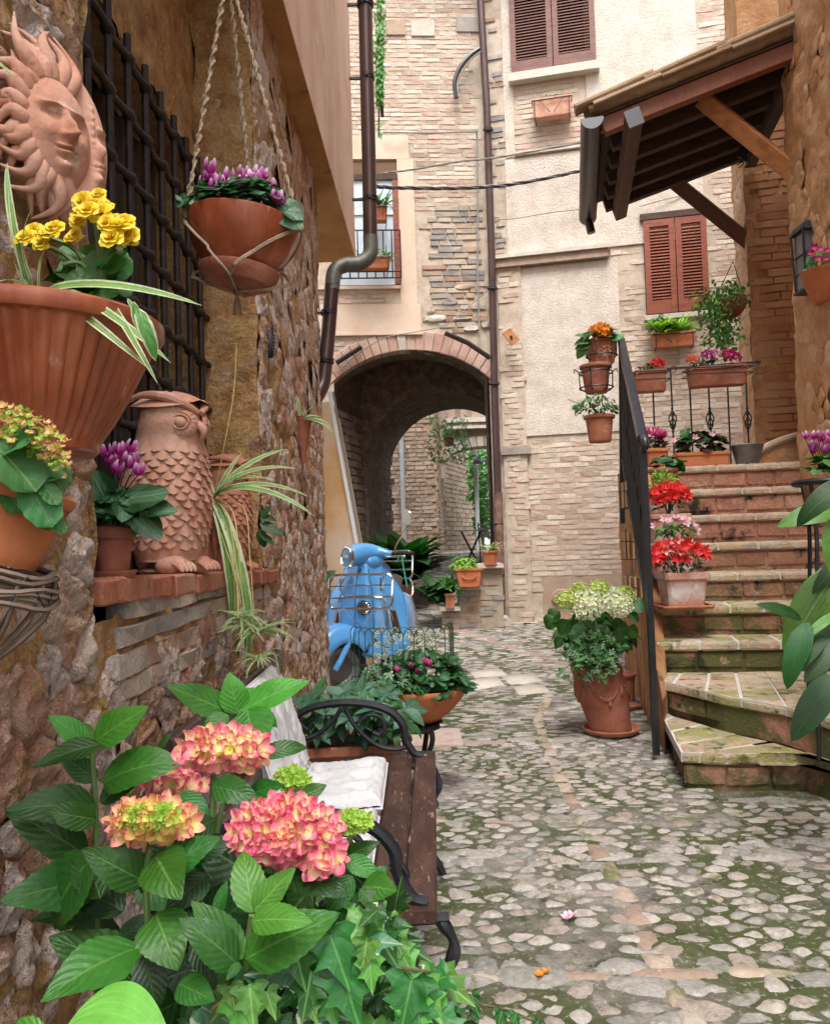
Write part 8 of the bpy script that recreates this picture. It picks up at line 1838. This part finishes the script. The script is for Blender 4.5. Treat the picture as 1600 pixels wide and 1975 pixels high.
TM = {'b': L_HYB, 'b2': leafmat('hydrangea_mid_leaf', (.035,.145,.014), (.11,.27,.05), nv=8, rvar=.4), 'm': L_HYD, 'd': leafmat('hydrangea_shade_leaf', (.010,.050,.008), (.04,.11,.02), nv=8, rvar=.3)}
for (b, q, Yb, Yt, w, tn) in HL: px_leaf(hy, HYD, TM[tn], Z(*b), Z(*q), Yb, Yt, w*.78, nrm=(.1, -.8, .6), jit=.25)
for i in range(75):   # leaves filling the inside of the bush, colour darkened in place of shade
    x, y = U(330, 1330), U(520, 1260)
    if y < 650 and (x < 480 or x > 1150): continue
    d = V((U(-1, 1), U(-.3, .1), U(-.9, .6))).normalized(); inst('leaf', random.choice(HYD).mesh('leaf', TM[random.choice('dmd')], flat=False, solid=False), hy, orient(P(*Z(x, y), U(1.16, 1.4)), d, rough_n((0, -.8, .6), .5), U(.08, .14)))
sm_ = MB()
for pts in ([(360,1250,1.2),(350,900,1.25),(345,560,1.30),(330,300,1.31)],[(520,1250,1.1),(530,1000,1.1),(525,760,1.1),(540,660,1.1)],[(700,1200,1.2),(740,800,1.22),(760,560,1.24),(765,400,1.26)],[(880,1230,1.05),(885,1050,1.02),(905,900,1.0)],[(1180,1000,1.1),(1180,820,1.12),(1100,700,1.12),(1010,660,1.12)],[(1200,1000,1.12),(1230,720,1.14),(1262,610,1.15)],[(900,1000,1.3),(1000,640,1.3),(1040,430,1.26)],[(760,700,1.4),(830,350,1.41),(860,170,1.42)],[(600,800,1.3),(620,560,1.34),(640,440,1.36)]):
    sm_.tube(spline([P(*Z(x, y), Y) for x, y, Y in pts], 5), .0045, 7)
part('stem', sm_, STEMG, hy)
def hyd_head(c, rx_, r_y, n, size, mats, Y):
    """flattened head: florets over an ellipse seen from the front and above"""
    cx_, cy_ = c; k = 0; ctr = P(*Z(cx_, cy_), Y)
    for i in range(n):
        a = i*pi*(3-sqrt(5)); rr = sqrt((i+.5)/n); x, y = rr*cos(a), rr*sin(a); 
        zz_ = sqrt(max(0, 1-rr*rr)); px_ = cx_+x*rx_; py_ = cy_+y*r_y
        p = P(*Z(px_, py_), Y-.03*zz_+.02*(y < 0)+U(-.006, .006)); d = V((x*.9, -.6-.3*zz_, -y*.6+.45)); nn = rough_n(d, .38)
        inst('floret', random.choice(FLO).mesh('floret', mats(rr, x, y), flat=False, solid=False), hy, orient(p, nn.orthogonal()+V((U(-.4, .4), U(-.2, .2), U(-.4, .4))), nn, size*U(.8, 1.2)))
hyd_head((800, 310), 155, 66, 66, .0165, lambda r, x, y: F_PINK if U(0, 1) < .5 else F_PEACH, 1.24); hyd_head((800, 300), 100, 38, 26, .008, lambda r, x, y: F_PEACH if U(0, 1) < .6 else F_YEL, 1.222)
hyd_head((540, 565), 155, 68, 46, .0155, lambda r, x, y: F_PEACH if r > .75 else F_YEL, 1.10); hyd_head((540, 550), 110, 45, 90, .0065, lambda r, x, y: F_GRN if U(0, 1) < .6 else F_YEL, 1.078)
hyd_head((1020, 600), 190, 105, 110, .0155, lambda r, x, y: F_PINK if r > .3 or U(0, 1) < .5 else F_PEACH, 1.08)
hyd_head((630, 430), 100, 40, 26, .018, lambda r, x, y: F_PINK, 1.36); hyd_head((1150, 700), 70, 55, 20, .0175, lambda r, x, y: F_PINK, 1.07)
hyd_head((1048, 415), 62, 45, 60, .006, lambda r, x, y: F_GRN, 1.25); hyd_head((1265, 568), 66, 42, 64, .006, lambda r, x, y: F_GRN, 1.14)
o = thing('hosta', 'broad ribbed bright green leaf at the very bottom left edge', 'plant', P(230, 1990, .72)); inst('leaf', leaf('ovate', 22, 5, .9, .12, .25, .0, .0, .0, seed=5).mesh('leaf', leafmat('hosta_leaf', (.14,.38,.05), (.3,.52,.14), nv=5, rvar=.1, par=True), flat=False, solid=False), o, orient(P(120, 1990, .74), P(350, 2010, .70)-P(120, 1990, .74), (0, -.45, .9), (.115, .115, .11)))
m = MB(); m.tube([P(110, 1992, .74), P(60, 2080, .74)], .003, 6); part('stem', m, STEMG, o); px_leaf(o, HYD, L_HYB, (90, 2010), (-30, 2000), .74)
ivt = thing('ivy_plant', 'glossy green ivy trailing over the ground beside the hydrangea and the bench', 'ivy', (-.05, 1.15, .2)); pot(ivt, (-.10, 1.2, .02), .15, .11, .22, TERRA_OLD)
N_ = 0; tries = 0
while N_ < 230 and tries < 3000:
    tries += 1; x, y = U(700, 1600), U(880, 1340)
    lim = 1500-.0*y
    if y < 1060 and not (1120 < x < 1440): continue
    if y < 1180 and x < 760: continue
    if x > 1470 and y < 1100: continue
    Y = U(1.02, 1.22) if x < 1420 else U(1.15, 1.35); N_ += 1
    d = V((U(-1, 1), U(-.5, 0), U(-1, .25))).normalized(); mt = L_IVB if U(0, 1) < .2 else L_IVY if U(0, 1) < .8 else L_IVV
    inst('leaf', random.choice(IVY).mesh('leaf', mt, flat=False, solid=False), ivt, orient(P(*Z(x, y), Y), d, rough_n((.05, -.8, .6), .4), U(.028, .066)))
for (x, y, s, mt) in ((900,1185,.05,L_IVB),(860,1230,.06,L_IVB),(830,1180,.035,L_IVB),(1120,1130,.06,L_IVY),(1330,1090,.04,L_IVB),(1480,1160,.07,L_IVY),(1510,1210,.06,L_IVY),(1190,1000,.07,L_IVY),(1230,1130,.075,L_IVY),(960,1200,.035,L_IVB),(1320,1020,.04,L_IVB),(1060,1040,.055,L_IVY),(1480,1240,.055,L_IVB),(1110,1235,.03,L_IVB)): inst('leaf', random.choice(IVY).mesh('leaf', mt, flat=False, solid=False), ivt, orient(P(*Z(x-5, y-20), 1.0), (U(-.3, .6), -.2, -1), rough_n((.05, -.9, .4), .2), s))
m = MB()
for pts in ([(1050,1300,1.1),(1150,1180,1.08),(1280,1080,1.1),(1400,1090,1.12)],[(1100,1320,1.1),(1300,1240,1.1),(1480,1180,1.15),(1640,1210,1.2),(1800,1240,1.25),(1930,1290,1.3)],[(1420,1090,1.15),(1550,1110,1.2),(1600,1130,1.2),(1590,1200,1.2)],[(900,1330,1.0),(860,1240,1.0),(840,1190,1.0),(760,1240,1.0)]): m.tube(spline([P(*Z(x, y), Y) for x, y, Y in pts], 6), .0022, 5)
part('stem', m, surf('ivy_stem', [(.10,.07,.04),(.2,.15,.08)], 20, .8, .2), ivt)
for (x, y, s) in ((1690,1190,.035),(1800,1250,.03),(1620,1150,.03),(1700,1230,.028),(1560,1130,.045),(1850,1260,.025),(1930,1285,.025),(1660,1290,.06),(1740,1320,.04),(1540,1300,.07)): px = Z(x, y); inst('leaf', random.choice(IVY).mesh('leaf', L_IVY, flat=False, solid=False), ivt, orient(P(*px, 1.22), (U(-.6, .6), -.2, -.9), rough_n((0, -.9, .5), .3), s))
# fallen blossom and leaves on the cobbles
for (x, y, mt, s, lb) in ((1093,1770,F_LPK,.022,'pale pink fallen blossom on the mossy cobbles in the foreground'),(1040,1880,F_ORG,.016,'curled orange fallen petal on the brick strip in the foreground')):
    p = PZ(x, y, .02); t = thing('fallen_blossom', lb, 'blossom', p); inst('petals', FLO[1].mesh('petals', mt, flat=False, solid=False), t, orient(p, (1, 0, .1), (.1, -.2, 1), s))
    inst('petals', FLO[2].mesh('petals', mt, flat=False, solid=False), t, orient(p+V((.02, .012, 0)), (1, .4, 0), (-.3, -.1, 1), s*.9))
